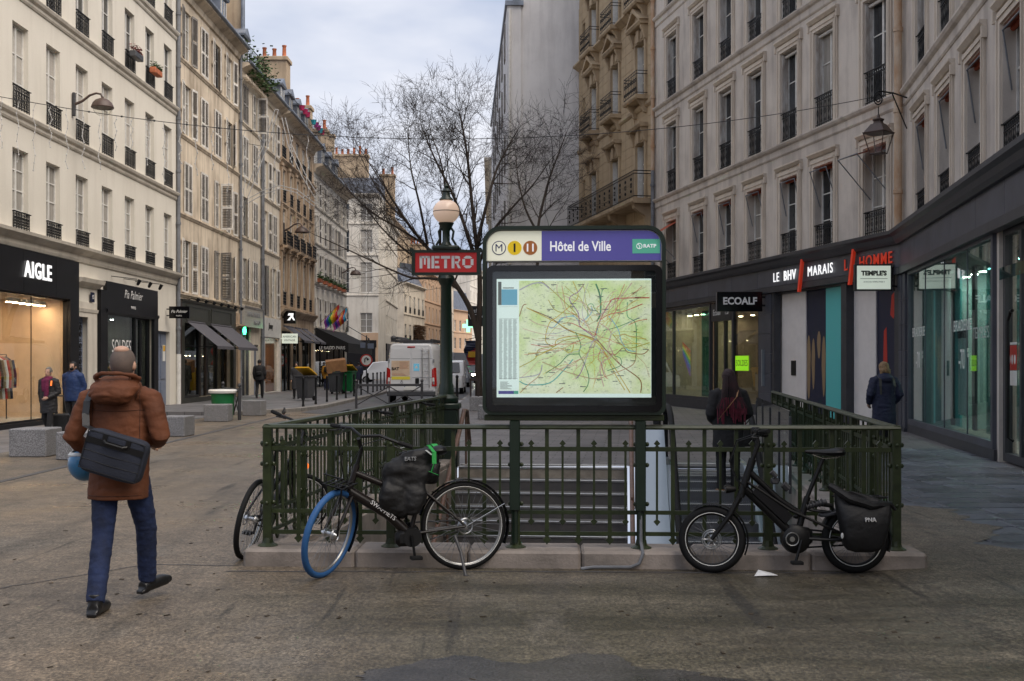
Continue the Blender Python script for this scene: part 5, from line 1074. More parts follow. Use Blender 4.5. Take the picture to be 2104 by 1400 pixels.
# ======================================================== R4 tall blank gable and the right-hand row behind it
R4 = thing('gable_building', 'tall building with a blank pale grey plaster gable wall', 'building', (-.25, 59.05, 0)); b_ = MB(); b_.slabpoly([(.72,0),(9.5,0),(9.5,30),(.72,30)], 0, 27); b_.build('gable_wall', 'greywall', R4); b_ = MB(); b_.slabpoly([(0,-.12),(.72,-.12),(.72,.6),(.65,30),(-1.35,30)], 0, 20.2); b_.build('corner_strip', 'greywall', R4); b_ = MB(); b_.slabpoly([(-.1,-.25),(.85,-.25),(.85,30),(-1.45,30)], 20.2, 20.45); b_.build('coping', 'zinc', R4)
b_ = MB(); b_.extr([(0,20.45),(30,20.45),(30,24.5),(1.2,24.5),(0,23)], .3, .72); b_.build('roof', 'slate', R4)
b_ = MB(); b_.tube([(.12,-.2,4),(.12,-.2,20)], .07, 8); b_.build('downpipe', 'whitepaint', R4, smooth=True)
for k in range(6):
    for z in (5,8.5,12,15.3,18):
        m_ = MB(); m_.box(-.08-.045*(k*4+2.5),-.02,2+4*k,3.1+4*k,z,z+1.9); m_.build('shutter', 'shuttergrey', R4)
far_house('far_house', 'pale building row on the shaded side beyond the gable', (-2.6,132), (-1.8,90), 18, 'pale', 10, [(4.6,2),(8,2.1),(11.4,2),(14.6,1.8)], 1.0, 2.5, seed=71, shop=3.1)
far_house('far_house', 'farther pale building row on the shaded side', (-3.2,196), (-2.6,133), 17, 'whitewash', 14, [(4.6,2),(8,2.1),(11.4,2),(14.2,1.8)], 1.0, 2.5, seed=72, shop=3.1)
# wall lantern at the store corner
ln = thing('wall_lantern', 'brown four sided lantern hanging from a scrolled iron bracket', 'street lamp', (0,0,0)); pc = at(1805, 290, 26.3); ln.location = pc; ln.scale = (.75,.75,.75)
b_ = MB(); a_ = [(-.34,.30),(-.2,-.34)]
def frus(mb_, r0, z0, r1, z1): mb_.lathe([(r0*1.414,z0),(r1*1.414,z1)], n=4)
b_ = MB(); frus(b_, .34,.22,.36,.26); frus(b_, .33,.26,.17,.52); frus(b_, .12,.52,.10,.62); b_.lathe([(.16,.62),(.18,.66),(.06,.72),(.03,.82)], n=12); b_.build('hood', 'lampbrown', ln)
b_ = MB()
for i in range(4):
    a = math.pi/2*i; b_.tube([(.325*1.414*math.cos(a),.325*1.414*math.sin(a),.22),(.19*1.414*math.cos(a),.19*1.414*math.sin(a),-.38)], .018, 5)
frus(b_, .2,-.40,.2,-.37); b_.build('cage', 'lampbrown', ln)
b_ = MB()
for i in range(4):
    a, c = math.pi/2*i, math.pi/2*(i+1); r0, r1 = .31*1.414, .18*1.414
    b_.quad((r1*math.cos(a),r1*math.sin(a),-.37),(r1*math.cos(c),r1*math.sin(c),-.37),(r0*math.cos(c),r0*math.sin(c),.21),(r0*math.cos(a),r0*math.sin(a),.21))
b_.build('glazing', 'lampglass', ln, fix=False)
b_ = MB(); sp_ = [(.06*math.cos(t_)*(.4+t_/5), 0, 1.22+.06*math.sin(t_)*(.4+t_/5)) for t_ in [i*.5 for i in range(26)]]
b_.tube([(0,0,.82),(0,0,1.06)], .016, 6); b_.tube([(.17*math.cos(t_)*(1-t_/18), 0, 1.3+.24*math.sin(t_)*(1-t_/18)) for t_ in [1.57+i*.4 for i in range(28)]], .022, 6); b_.tube([(0,0,1.54),(.5,0.1,1.5),(1.15,.8,1.52)], .026, 6); b_.tube([(.45,.1,1.5),(1.15,.8,.55)], .02, 6); b_.build('bracket', 'iron', ln, smooth=True)
# ======================================================== the square's other side, behind the camera (seen only in the glass)
far_house('opposite_building', 'long stone building on the near side of the square, mirrored in the glass', (34,-34), (2,-36), 19, 'chimney', 12, [(5,2.6),(9,2.4),(12.6,2.2),(15.8,1.8)], 1.2, 3.5, seed=81, shop=3.6, gr='buildings behind the square')
far_house('opposite_building', 'pale building on the near side of the square, mirrored in the glass', (-8,-36), (-36,-34), 20, 'pale', 11, [(5,2.6),(9,2.4),(12.6,2.2),(16,1.8)], 1.2, 3.5, seed=82, shop=3.6, gr='buildings behind the square')
# ======================================================== METRO CANDELABRUM
mc = thing('metro_candelabrum', 'green metro lamp post with globe and red sign panel', 'lamp post', (BL.x, BL.y+.02, 0), R(-2))
b_ = MB(); b_.cbox(-.2,.2,-.2,.2,0,1.0,.02); b_.lathe([(.17,1.0),(.2,1.04),(.2,1.1),(.13,1.16),(.12,1.3),(.105,1.34),(.085,2.9),(.11,2.95),(.14,3.02),(.12,3.07)], n=16); b_.cbox(-.23,.23,-.23,.23,.92,1.02,.02); b_.build('post', 'greendark', mc, smooth=True)
b_ = MB(); b_.lathe([(.06,3.5),(.09,3.56),(.06,3.62),(.06,3.78),(.1,3.86),(.13,3.92)], n=14); b_.cbox(-.22,.22,-.12,.12,3.48,3.55,.02)
for s in (-1,1): b_.tube([(s*.16,0,3.56),(s*.1,0,3.66),(s*.12,0,3.78),(s*.05,0,3.88)], .02, 6)
b_.build('upper_post', 'greendark', mc, smooth=True)
mk('globe', (.64,.49,.40), .22, emit=(1,.70,.50), es=.10)
b_ = MB(); b_.ell((0,0,4.10), .212,.212,.20, 24, 14); b_.build('globe', 'globe', mc, smooth=True)
b_ = MB(); b_.lathe([(.211,4.094),(.216,4.097),(.216,4.103),(.211,4.106)], n=24)
b_.lathe([(.09,4.285),(.115,4.29),(.105,4.31),(.07,4.345),(.06,4.41),(.08,4.43),(.055,4.46),(.03,4.48),(.04,4.51),(.01,4.56)], n=14); b_.lathe([(.08,3.87),(.11,3.91),(.09,3.935)], n=14)
for i in range(5): a = i*2*math.pi/5; b_.box(.085*math.cos(a)-.010,.085*math.cos(a)+.010,.085*math.sin(a)-.010,.085*math.sin(a)+.010,3.9,3.96)
b_.build('globe_cap', 'greendark', mc, smooth=True)
mk('metrored', (.33,.018,.018), .35, emit=(.8,.03,.03), es=.06)
b_ = MB(); w_, z0, z1 = .55, 3.08, 3.48
b_.box(-w_,w_,-.07,.07,z1-.045,z1); b_.box(-w_,w_,-.07,.07,z0,z0+.04); b_.box(-w_,-w_+.055,-.07,.07,z0+.04,z1-.045); b_.box(w_-.055,w_,-.07,.07,z0+.04,z1-.045); b_.box(-w_+.055,w_-.055,.03,.05,z0+.04,z1-.045)
for s in (-1,1): b_.lathe([(.035,-.075),(.035,.075)], (s*w_,0,z1), 12, axis=(0,1,0))
sf = b_.build('sign_frame', 'greendark', mc); b_ = MB(); b_.box(-w_+.055,w_-.055,-.035,.0295,z0+.04,z1-.045); b_.build('sign_panel', 'metrored', mc)
def metro_letters(par):
    # stencil-cut capitals drawn as plates
    S = {'M': [[(0,0),(.045,0),(.045,.2),(.0,.2)], [(.0,.165),(.17,.165),(.17,.2),(.0,.2)], [(.125,0),(.17,0),(.17,.2),(.125,.2)], [(.07,.06),(.1,.06),(.1,.2),(.07,.2)]],
         'E': [[(0,0),(.045,0),(.045,.2),(0,.2)], [(.055,0),(.13,0),(.13,.04),(.055,.04)], [(.055,.08),(.115,.08),(.115,.12),(.055,.12)], [(.055,.16),(.13,.16),(.13,.2),(.055,.2)]],
         'T': [[(0,.155),(.15,.155),(.15,.2),(0,.2)], [(.052,0),(.098,0),(.098,.145),(.052,.145)]],
         'R': [[(0,0),(.045,0),(.045,.2),(0,.2)], [(.055,.155),(.115,.155),(.14,.18),(.11,.2),(.055,.2)], [(.1,.105),(.14,.12),(.14,.155),(.115,.16)], [(.055,.075),(.11,.075),(.125,.11),(.055,.11)], [(.075,.07),(.11,.07),(.15,0),(.105,0)]],
         'O': [[(.05,.155),(.13,.155),(.16,.17),(.12,.2),(.06,.2),(.02,.17)], [(0,.05),(.045,.05),(.045,.15),(0,.15)], [(.135,.05),(.18,.05),(.18,.15),(.135,.15)], [(.02,.035),(.06,0),(.12,0),(.16,.035),(.13,.045),(.05,.045)]]}
    x = -.425
    for ch, wd in (('M',.17),('E',.13),('T',.15),('R',.15),('O',.18)):
        b_ = MB()
        for pl_ in S[ch]: b_.plate([(x+a, z0+.105+c) for a, c in pl_], -.042, -.0355)
        b_.build('letter', 'letterplain', par); x += wd+.022
metro_letters(mc)
# ======================================================== MAP BOARD
dr = (FR-FL).normalized(); pb = FL+dr*2.54
BD = thing('metro_map_board', 'green framed metro map board with blue header on the railing', 'notice board', (pb.x, pb.y-.0, 0), math.atan2(dr.y, dr.x))
S_ = 249.8
def hx(px): return (px-1173)/S_
def hz(py): return EYE+(748-py)/S_
def rrect(x0, x1, z0, z1, rt, rb, n=7):
    o = []
    for cx, cz, r, a0 in ((x1-rt,z1-rt,rt,0),(x0+rt,z1-rt,rt,90),(x0+rb,z0+rb,rb,180),(x1-rb,z0+rb,rb,270)):
        o += [(cx+r*math.cos(R(a0+90*i/n)), cz+r*math.sin(R(a0+90*i/n))) for i in range(n+1)]
    return o
def frame_ring(mb_, outer, inner, y0, y1):
    k = len(outer)
    for i in range(k):
        j = (i+1) % k; a, b2, c, d = outer[i], outer[j], inner[j], inner[i]
        P = lambda p, y_: (p[0], y_, p[1])
        mb_.quad(P(a,y0),P(b2,y0),P(c,y0),P(d,y0)); mb_.quad(P(a,y1),P(d,y1),P(c,y1),P(b2,y1)); mb_.quad(P(a,y0),P(a,y1),P(b2,y1),P(b2,y0)); mb_.quad(P(d,y0),P(c,y0),P(c,y1),P(d,y1))
b_ = MB(); frame_ring(b_, rrect(-.745,.745,1.235,2.775,.15,.07), rrect(-.715,.715,1.265,2.745,.125,.05), -.10, .10); b_.build('outer_frame', 'greendark', BD, smooth=True)
b_ = MB(); b_.plate(rrect(-.715,.715,2.49,2.742,.122,.005), -.06, .06); b_.build('header_box', 'plasticwhite', BD)
mk('hdrblue', (.075,.065,.27), .25, emit=(.12,.11,.42), es=.10); mk('hdrcream', (.72,.72,.60), .3, emit=(.9,.9,.72), es=.12); mk('hdryellow', (.75,.52,.01), .3, emit=(.9,.6,.0), es=.08); mk('hdrbrown', (.28,.10,.025), .3, emit=(.5,.16,.03), es=.08); mk('hdrgreen', (.10,.42,.30), .3, emit=(.1,.5,.33), es=.08); mk('hdrnavy', (.03,.035,.14), .3); mk('hdrtext', (.75,.75,.78), .3, emit=(.9,.9,.95), es=.14)
o_ = rrect(-.708,.708,2.495,2.736,.118,.004); xs_ = hx(1107)
b_ = MB(); b_.plate([p_ for p_ in o_ if p_[0] < xs_]+[(xs_,2.495),(xs_,2.736)][0:2], -.064, -.0605); b_.build('cream_panel', 'hdrcream', BD)
b_ = MB(); b_.plate([p_ for p_ in o_[:8]]+[(xs_+.001,2.736),(xs_+.001,2.495)]+[p_ for p_ in o_[24:] if p_[0] > 0], -.064, -.0605); b_.build('blue_panel', 'hdrblue', BD)
zc = hz(511)
def disc(x, r, mat, y, nm='line_disc'): b2 = MB(); b2.lathe([(r,-.001),(r,.001)], (x,y,zc), 28, axis=(0,1,0)); b2.build(nm, mat, BD)
disc(hx(1020), .058, 'hdrnavy', -.066, 'metro_ring'); disc(hx(1020), .051, 'hdrcream', -.0685, 'metro_ring'); text('M', .088, 'hdrnavy', BD, (hx(1020),-.071,zc-.002), ext=.001)
disc(hx(1052), .058, 'hdryellow', -.066); text('1', .092, 'letterblack', BD, (hx(1052),-.069,zc-.002), ext=.001, bold=.003); disc(hx(1084), .058, 'hdrbrown', -.066); text('11', .088, 'hdrtext', BD, (hx(1084),-.069,zc-.002), ext=.001, bold=.002)
text('Hôtel de Ville', .112, 'hdrtext', BD, (hx(1186),-.068,hz(509)), ext=.001, bold=.0022, sx=.80)
b_ = MB(); b_.box(hx(1292),hx(1348),-.067,-.0645,hz(523),hz(494)); b_.build('green_badge', 'hdrgreen', BD); text('RATP', .040, 'hdrtext', BD, (hx(1327),-.070,hz(508.5)), ext=.001, bold=.001, sx=1.1); b_ = MB(); b_.ring((hx(1306),-.069,hz(508.5)), (0,1,0), .022, .003, 20, 5); b_.tube([(hx(1303),-.069,hz(504)),(hx(1307),-.069,hz(509)),(hx(1305),-.069,hz(514))], .003, 5); b_.build('badge_emblem', 'hdrtext', BD)
b_ = MB(); frame_ring(b_, rrect(-.712,.712,1.262,2.452,.055,.055), rrect(-.665,.665,1.31,2.405,.03,.03), -.115, .09); b_.build('cabinet_bezel', 'blackgloss', BD, smooth=True)
b_ = MB(); b_.box(-.668,.668,-.085,.085,1.31,2.405); b_.build('cabinet', 'black', BD)
b_ = MB(); b_.cbox(-.735,.735,-.06,.06,1.185,1.234,.006); b_.build('shelf', 'green', BD)
for s in (2.056, 3.084):
    x = s-2.54; b_ = MB(); b_.cbox(x-.042,x+.042,-.075,.03,.45,1.184,.006); b_.tube([(x,-.03,.46),(x,-.03,.18)], .03, 8); b_.build('support_post', 'greendark', BD)
# --- printed map
def mkmap():
    m = bpy.data.materials.new('map_paper'); m.use_nodes = True; t = m.node_tree; b = t.nodes['Principled BSDF']; L = t.links.new
    c = N('ShaderNodeTexCoord', t); n = N('ShaderNodeTexNoise', t); n.inputs['Scale'].default_value = 4.2; n.inputs['Detail'].default_value = 5; L(c.outputs['Object'], n.inputs['Vector'])
    r = N('ShaderNodeValToRGB', t); e = r.color_ramp.elements; e[0].position = .36; e[0].color = (.54,.66,.22,1); e[1].position = .50; e[1].color = (.70,.74,.44,1); x = e.new(.64); x.color = (.78,.78,.58,1); L(n.outputs['Fac'], r.inputs[0])
    n2 = N('ShaderNodeTexNoise', t); n2.inputs['Scale'].default_value = 60; n2.inputs['Detail'].default_value = 4; L(c.outputs['Object'], n2.inputs['Vector']); r2 = N('ShaderNodeValToRGB', t); r2.color_ramp.elements[0].position = .3; r2.color_ramp.elements[0].color = (.82,.85,.82,1); r2.color_ramp.elements[1].position = .5; r2.color_ramp.elements[1].color = (1,1,1,1); L(n2.outputs['Fac'], r2.inputs[0])
    mm = N('ShaderNodeMix', t, data_type='RGBA', blend_type='MULTIPLY'); mm.inputs[0].default_value = 1; L(r.outputs[0], mm.inputs[6]); L(r2.outputs[0], mm.inputs[7]); L(mm.outputs[2], b.inputs['Base Color']); L(mm.outputs[2], b.inputs['Emission Color']); b.inputs['Emission Strength'].default_value = .19; b.inputs['Roughness'].default_value = .4; M['mappaper'] = m
mkmap(); mk('mapwhite', (.68,.74,.70), .4, emit=(.75,.85,.80), es=.22)
zx = lambda a: hx(830+a*.357); zz_ = lambda a: hz(380+a*.357)
mp_o = MB(); mp_o.box(zx(520),zx(1400),-.0895,-.0855,zz_(1222),zz_(546)); mpo = mp_o.build('map_sheet', 'mapwhite', BD); b_ = MB(); b_.box(zx(648),zx(1397),-.0915,-.0896,zz_(1200),zz_(556)); b_.build('map_print', 'mappaper', mpo)
LC = {'brown':(.38,.15,.04),'blue':(.05,.24,.55),'olive':(.55,.46,.05),'green':(.08,.42,.16),'red':(.70,.10,.06),'yellow':(.72,.50,.03),'purple':(.40,.16,.42),'pink':(.72,.38,.36),'teal':(.12,.52,.45),'dgreen':(.04,.26,.08),'ltbrown':(.60,.36,.18),'mauve':(.52,.45,.58)}
for k, c in LC.items(): mk('map'+k, c, .4, emit=c, es=.06)
mk('maptext', (.16,.17,.15), .5); mk('mapgrey', (.28,.32,.31), .5); mk('mapblue', (.16,.45,.62), .4, emit=(.16,.5,.7), es=.1)
def smooth(pts, n=6):
    P = [Vector((p[0], p[1])) for p in pts]; o = []
    for i in range(len(P)-1):
        a, b2, c, d = P[max(i-1,0)], P[i], P[i+1], P[min(i+2,len(P)-1)]
        for j in range(n):
            t = j/n; o.append(.5*((2*b2)+(-a+c)*t+(2*a-5*b2+4*c-d)*t*t+(-a+3*b2-3*c+d)*t**3))
    return o+[P[-1]]
LINES = [('olive',3,[(780,560),(900,670),(985,760),(990,810)]),('brown',3.5,[(700,715),(830,770),(930,840),(1080,890),(1150,960),(1230,1040),(1335,1120),(1340,1195)]),('yellow',3,[(690,710),(850,790),(940,840),(1090,910),(1165,1010),(1280,1195)]),('blue',2.5,[(815,815),(840,825),(900,770),(960,760),(1000,790),(1060,740),(1060,700)]),
 ('dgreen',6,[(1085,575),(1108,640),(1112,740),(1090,790)]),('red',4,[(1390,655),(1200,660),(1160,690),(1110,780),(1080,870)]),('pink',3,[(1290,570),(1220,660),(1130,740),(1110,790)]),('yellow',3,[(955,560),(985,640),(950,690),(870,760),(820,800),(800,900),(850,930),(870,890),(1000,870),(1080,900),(1130,960),(1190,1080),(1250,1180)]),('olive',3,[(700,970),(800,960),(900,900),(1000,880)]),('olive',3,[(650,1050),(740,1000),(760,950),(850,930)]),
 ('teal',4,[(650,1130),(700,1150),(820,1140),(900,1070),(955,1005)]),('dgreen',3,[(800,1085),(880,1030),(930,980),(990,975)]),('mauve',4,[(650,610),(720,575),(780,570),(820,600)]),('brown',3,[(650,760),(670,700),(690,690)]),('purple',3,[(1020,575),(985,620),(935,660),(985,740),(990,800),(1010,830),(1080,880)]),('green',2.5,[(1040,760),(1040,700),(1065,690),(1080,720),(1100,740)]),
 ('blue',3,[(1160,760),(1210,830),(1230,900),(1265,950),(1310,960)]),('green',3,[(1265,680),(1265,760),(1310,800),(1315,930),(1310,1000)]),('dgreen',2.5,[(1130,840),(1210,820),(1330,770)]),('ltbrown',3,[(780,1040),(760,1100),(700,1150),(655,1195)]),('ltbrown',3,[(780,1020),(900,1070),(1000,1100),(1090,1115),(1200,1080),(1300,1030),(1315,940)]),('yellow',3,[(740,990),(870,940),(940,970),(960,920)]),('brown',3,[(1385,950),(1350,975),(1270,965),(1240,940),(1190,980),(1140,950),(1085,880)]),('red',3,[(1350,690),(1250,730),(1160,750),(1110,780)]),
 ('mauve',3,[(1020,1030),(1060,920),(1080,890)]),('teal',3,[(1085,900),(1090,850),(1110,780)]),('dgreen',3,[(970,850),(1000,920),(990,970),(1020,1030),(1045,1100),(1040,1150),(1015,1190)]),('purple',3,[(1020,1030),(1000,1080),(975,1115)]),('blue',2.5,[(870,800),(890,770),(960,755)]),('olive',3,[(815,665),(850,720),(900,740),(980,750)]),('pink',3,[(1110,800),(1170,850),(1160,920),(1180,980),(1110,1040),(1130,1160)]),('red',2.5,[(900,800),(950,800),(1030,840),(1080,870)]),('olive',3,[(1180,860),(1260,940),(1390,910)]),('green',2.5,[(1110,760),(1120,620),(1150,600)]),('brown',3,[(860,1195),(900,1165)]),('mauve',3,[(650,1110),(760,1090),(780,1035)]),('dgreen',2.5,[(1150,1070),(1225,1040),(1225,1000),(1190,985)])]
ml = MB(); names = list(LC); zl = 0; qm = random.Random(77)
for i in range(70):
    a = qm.uniform(0, 6.28); c0 = (1085+qm.gauss(0,60), 870+qm.gauss(0,60)); r0, r1 = qm.uniform(20,120), qm.uniform(160,420); bend = qm.uniform(-.5,.5); pts_ = []
    for j in range(6):
        rr_ = r0+(r1-r0)*j/5; aa = a+bend*j/5; x_, y_ = c0[0]+rr_*math.cos(aa)*1.1+qm.gauss(0,8), c0[1]+rr_*math.sin(aa)*.85+qm.gauss(0,8)
        if 655 < x_ < 1390 and 562 < y_ < 1195: pts_.append((x_, y_))
    if len(pts_) > 2: LINES.append((qm.choice(('olive','ltbrown','yellow','mauve','pink','pink','ltbrown','red')), qm.choice((1.3,1.6,2.0)), pts_))
for (cn, wd, pts) in LINES:
    ml.m = names.index(cn); P = smooth([(zx(a), zz_(c)) for a, c in pts]); h = wd*.357/S_*.78; zl += 1; yy = -.0918-.00002*zl
    for i in range(len(P)-1):
        d_ = (P[i+1]-P[i]); 
        if d_.length < 1e-6: continue
        n_ = Vector((-d_.y, d_.x)).normalized()*h; a, c, e, f = P[i]+n_, P[i]-n_, P[i+1]-n_, P[i+1]+n_
        ml.quad((a.x,yy,a.y),(c.x,yy,c.y),(e.x,yy,e.y),(f.x,yy,f.y))
ml.build('transit_lines', ['map'+n_ for n_ in names], mpo, fix=False)
q = random.Random(33); mt_ = MB()
def dash(mb_, x, z, w_, h_, y_): mb_.quad((x,y_,z),(x+w_,y_,z),(x+w_,y_,z+h_),(x,y_,z+h_))
mt_.m = 1
for c in range(4):
    for r_ in range(86): dash(mt_, zx(533+27*c), zz_(778+r_*4.0), q.uniform(.022,.033), .0026, -.0899)
mt_.m = 0
for i in range(46):
    x, z = q.uniform(zx(660), zx(1360)), q.uniform(zz_(1180), zz_(575)); dash(mt_, x, z, q.uniform(.025,.055), .006, -.0932); 
    if q.random() < .5: dash(mt_, x+.005, z-.009, .02, .004, -.0932)
for i in range(420): dash(mt_, q.uniform(zx(652), zx(1385)), q.uniform(zz_(1195), zz_(562)), q.uniform(.006,.02), .0025, -.0931)
for (a, c, e, f) in ((535,705,640,702),(535,772,640,770),(535,1115,640,1113)): dash(mt_, zx(a), zz_(c), zx(e)-zx(a), .0015, -.0899)
dash(mt_, zx(528), zz_(695), .028, zz_(562)-zz_(695), -.09); dash(mt_, zx(555), zz_(600), .09, .008, -.09)
for r_ in range(9): dash(mt_, zx(540), zz_(1135+r_*5), q.uniform(.03,.1), .003, -.09)
mt_.m = 2; dash(mt_, zx(548), zz_(695), zx(638)-zx(548), zz_(605)-zz_(695), -.09); mt_.m = 3; dash(mt_, zx(530), zz_(1203), zx(625)-zx(530), .026, -.0901); mt_.m = 4; dash(mt_, zx(618), zz_(1203), zx(644)-zx(618), .026, -.0902)
mt_.build('map_legend', ['maptext','mapgrey','mapblue','hdrblue','hdrgreen'], mpo, fix=False)
gl_ = MB(); gl_.box(-.664,.664,-.108,-.104,1.312,2.403); gl_.build('glass_cover', 'glassclear', BD)
# cable conduit at the foot of the board
cdt = MB(); p1 = FL+dr*3.084; cdt.tube([(p1.x,p1.y-.03,.75),(p1.x,p1.y-.055,.2),(p1.x,p1.y-.13,.158),(p1.x,p1.y-.205,.125),(p1.x-.03,p1.y-.215,.05),(p1.x-.1,p1.y-.22,.022),(p1.x-.40,p1.y-.22,.022),(p1.x-.50,p1.y-.23,.010)], .014, 8)
tag(cdt.build('cable_conduit', 'pipe', smooth=True), 'grey bent cable conduit running down the kerb below the board', 'pipe')
# ======================================================== STREET FURNITURE
q = random.Random(9)
for (px, py, w_, d_, h_, lab) in ((56,940,.66,.72,.50,'big granite block beside the walking man, nearest the camera'),(150,946,.60,.7,.48,'granite block mostly hidden behind the walking man'),(352,898,.60,.72,.46,'granite block just right of the brown parka'),(443,867,.68,.75,.49,'granite block in front of the green bin'),(517,855,.60,.62,.49,'granite block left of the green railing, behind the crossed barrier')):
    p = gnd(px, py); b_ = MB(); b_.cbox(-w_/2,w_/2,0,d_,0,h_,.018); o = b_.build('granite_block', 'granite', None, (p.x, p.y, 0), (0,0,R(q.uniform(-4,4)))); tag(o, lab, 'granite block', 'granite blocks along the gutter')
def barrier(lbl, p0, p1, h=.95):
    p0 = Vector(p0); p1 = Vector(p1); d = p1-p0; L = d.length; t_ = thing('crossed_barrier', lbl, 'barrier', (p0.x,p0.y,0), math.atan2(d.y,d.x), 'crossed street barriers'); 
    for x in (0, L): b_ = MB(); b_.cbox(x-.045,x+.045,-.045,.045,0,h,.008); b_.lathe([(.02,h),(.055,h+.04),(.06,h+.08),(.03,h+.13)], (x,0,0), 10); b_.build('post', 'irongrey', t_)
    b_ = MB(); b_.cbox(.046,L-.046,-.03,.03,h-.13,h-.04,.008); b_.build('top_bar', 'irongrey', t_); n_ = max(1, round(L/1.25))
    for i in range(n_):
        a, c = .05+(L-.1)*i/n_, .05+(L-.1)*(i+1)/n_; b_ = MB(); b_.tube([(a,0,.15),(c,0,h-.14)], .02, 6); b_.tube([(a,.0,h-.14),(c,.0,.15)], .02, 6)
        if i: b_.box(a-.025,a+.025,-.025,.025,.1,h-.13)
        b_.build('cross_brace', 'irongrey', t_)
barrier('crossed iron barrier standing in the road before the white van', (-5.75,42), (-3.35,42.3)); barrier('crossed iron barrier on the pavement beside the green bin', (-9.3,36.6), (-8.0,33.4))
bo = MB(); bo.lathe([(.05,0),(.05,.06),(.04,.08),(.038,.95),(.048,.97),(.048,1.02),(.02,1.06)], n=10); bom = bo.mesh('bollard', 'iron', True)
for k in range(14):
    y = 40.6+k*2.6; o = inst('bollard', bom, None, (-7.45-(.035*(y-60) if y > 60 else 0), y, .12)); tag(o, ('first','second','third','fourth','fifth','sixth','seventh','eighth','ninth','tenth','eleventh','twelfth','thirteenth','fourteenth')[k]+' slim black bollard along the left kerb, counting from the granite blocks', 'bollard', 'bollards along the left kerb')
for (x, y) in ((-2.15,44.5),): o = inst('bollard', bom, None, (x,y,0), scale=(1.3,1.3,1.15)); tag(o, 'black bollard just right of the metro lamp post', 'bollard')
def wheelie_bin(lbl, x, y, body_m, lid_m, lid_open=0, s=1.0, rz=0, tub=False):
    t_ = thing('wheeled_bin', lbl, 'bin', (x,y,.12), rz); t_.scale = (s,s,s)
    def sec(z, hx_, hy_): return [(-hx_,-hy_,z),(hx_,-hy_,z),(hx_,hy_,z),(-hx_,hy_,z)]
    b_ = MB(); lv = [sec(.1,.23,.26),sec(.6,.27,.31),sec(.95,.29,.35),sec(1.0,.33,.39),sec(1.04,.33,.39)]; vs_ = [v for l in lv for v in l]; b_.add(vs_, [(4*i+j,4*i+(j+1)%4,4*i+4+(j+1)%4,4*i+4+j) for i in range(4) for j in range(4)]+[(3,2,1,0),(16,17,18,19)])
    for x_ in (-.15,0,.15): b_.box(x_-.015,x_+.015,-.3,-.25,.2,.9)
    b_.build('body', body_m, t_)
    b_ = MB(); b_.box(-.33,.33,-.78,.0,0,.035); b_.box(-.3,.3,-.74,-.04,.035,.07); b_.build('lid', lid_m, t_, (0,.39,1.045), (R(-lid_open),0,0))
    for s_ in (-1,1): b_ = MB(); b_.lathe([(.1,-.03),(.1,.03)], (s_*.26,.24,.1), 14, axis=(1,0,0)); b_.build('wheel', 'rubber', t_)
def bp(px, Y): return (px-1052)/F*Y
wheelie_bin('grey wheeled bin with yellow lid tilted up near the first bollards', bp(628,47.5), 47.5, 'binGrey', 'binYellow', 24, 1.0, R(-20)); wheelie_bin('grey wheeled bin under the cardboard box', bp(690,58), 58, 'binGrey', 'binGrey', 0, 1.05, R(-8)); wheelie_bin('green wheeled bin with yellow lid behind the bollards', bp(715,59), 59, 'binGreen', 'binYellow', 18, 1.12, R(-10)); wheelie_bin('yellow wheeled bin squeezed between grey and green bins', bp(704,60), 60.4, 'binYellow', 'binYellow', 0, 1.2, R(-8))
b_ = MB(); b_.cbox(-.5,.5,-.35,.35,0,.62,.01); b_.m = 1; b_.box(-.501,.501,-.03,.03,.621,.624); o = b_.build('cardboard_box', ['cardboard','ochreshape'], None, (bp(692,58),58,1.25), (R(8),R(-7),R(12))); tag(o, 'big brown cardboard box lying on the grey wheeled bin', 'box')
# green tub on the granite block
p = gnd(443, 867); tb = thing('green_tub', 'green plastic tub with pale rim behind the granite block', 'bin', (p.x-.05, p.y+1.0, 0)); b_ = MB(); b_.lathe([(.26,0),(.30,.1),(.34,.78)], n=20); b_.build('body', 'binGreen', tb, smooth=True); b_ = MB(); b_.lathe([(.35,.78),(.41,.80),(.42,.86),(.38,.9),(.1,.91)], n=20); b_.build('rim', 'plasticwhite', tb, smooth=True)
# traffic sign on a pole
ts = thing('traffic_sign', 'round red ringed no turn sign on a thin pole', 'traffic sign', (bp(753,78),78,.0)); b_ = MB(); b_.tube([(0,0,0),(0,0,3.6)], .04, 8); b_.build('pole', 'irongrey', ts); b_ = MB(); b_.lathe([(.42,-.01),(.42,.01)], (0,-.06,1.9), 28, axis=(0,1,0)); b_.build('disc', 'redpaint', ts); b_ = MB(); b_.lathe([(.33,-.004),(.33,.004)], (0,-.075,1.9), 28, axis=(0,1,0)); b_.build('disc_face', 'plasticwhite', ts); b_ = MB(); b_.tube([(-.1,-.09,1.75),(-.1,-.09,2.0),(0,-.09,2.08),(.1,-.09,2.0)], .035, 6); b_.plate([(.0,2.0),(.2,2.0),(.1,1.85)], -.09, -.08); b_.build('arrow', 'black', ts); b_ = MB(); b_.box(-.42,-.08,-.02,.0,2.75,3.1); b_.build('blue_plate', 'doorblue', ts); b_ = MB(); b_.box(.08,.5,-.02,0,2.7,3.05); b_.build('blue_plate', 'doorblue', ts)
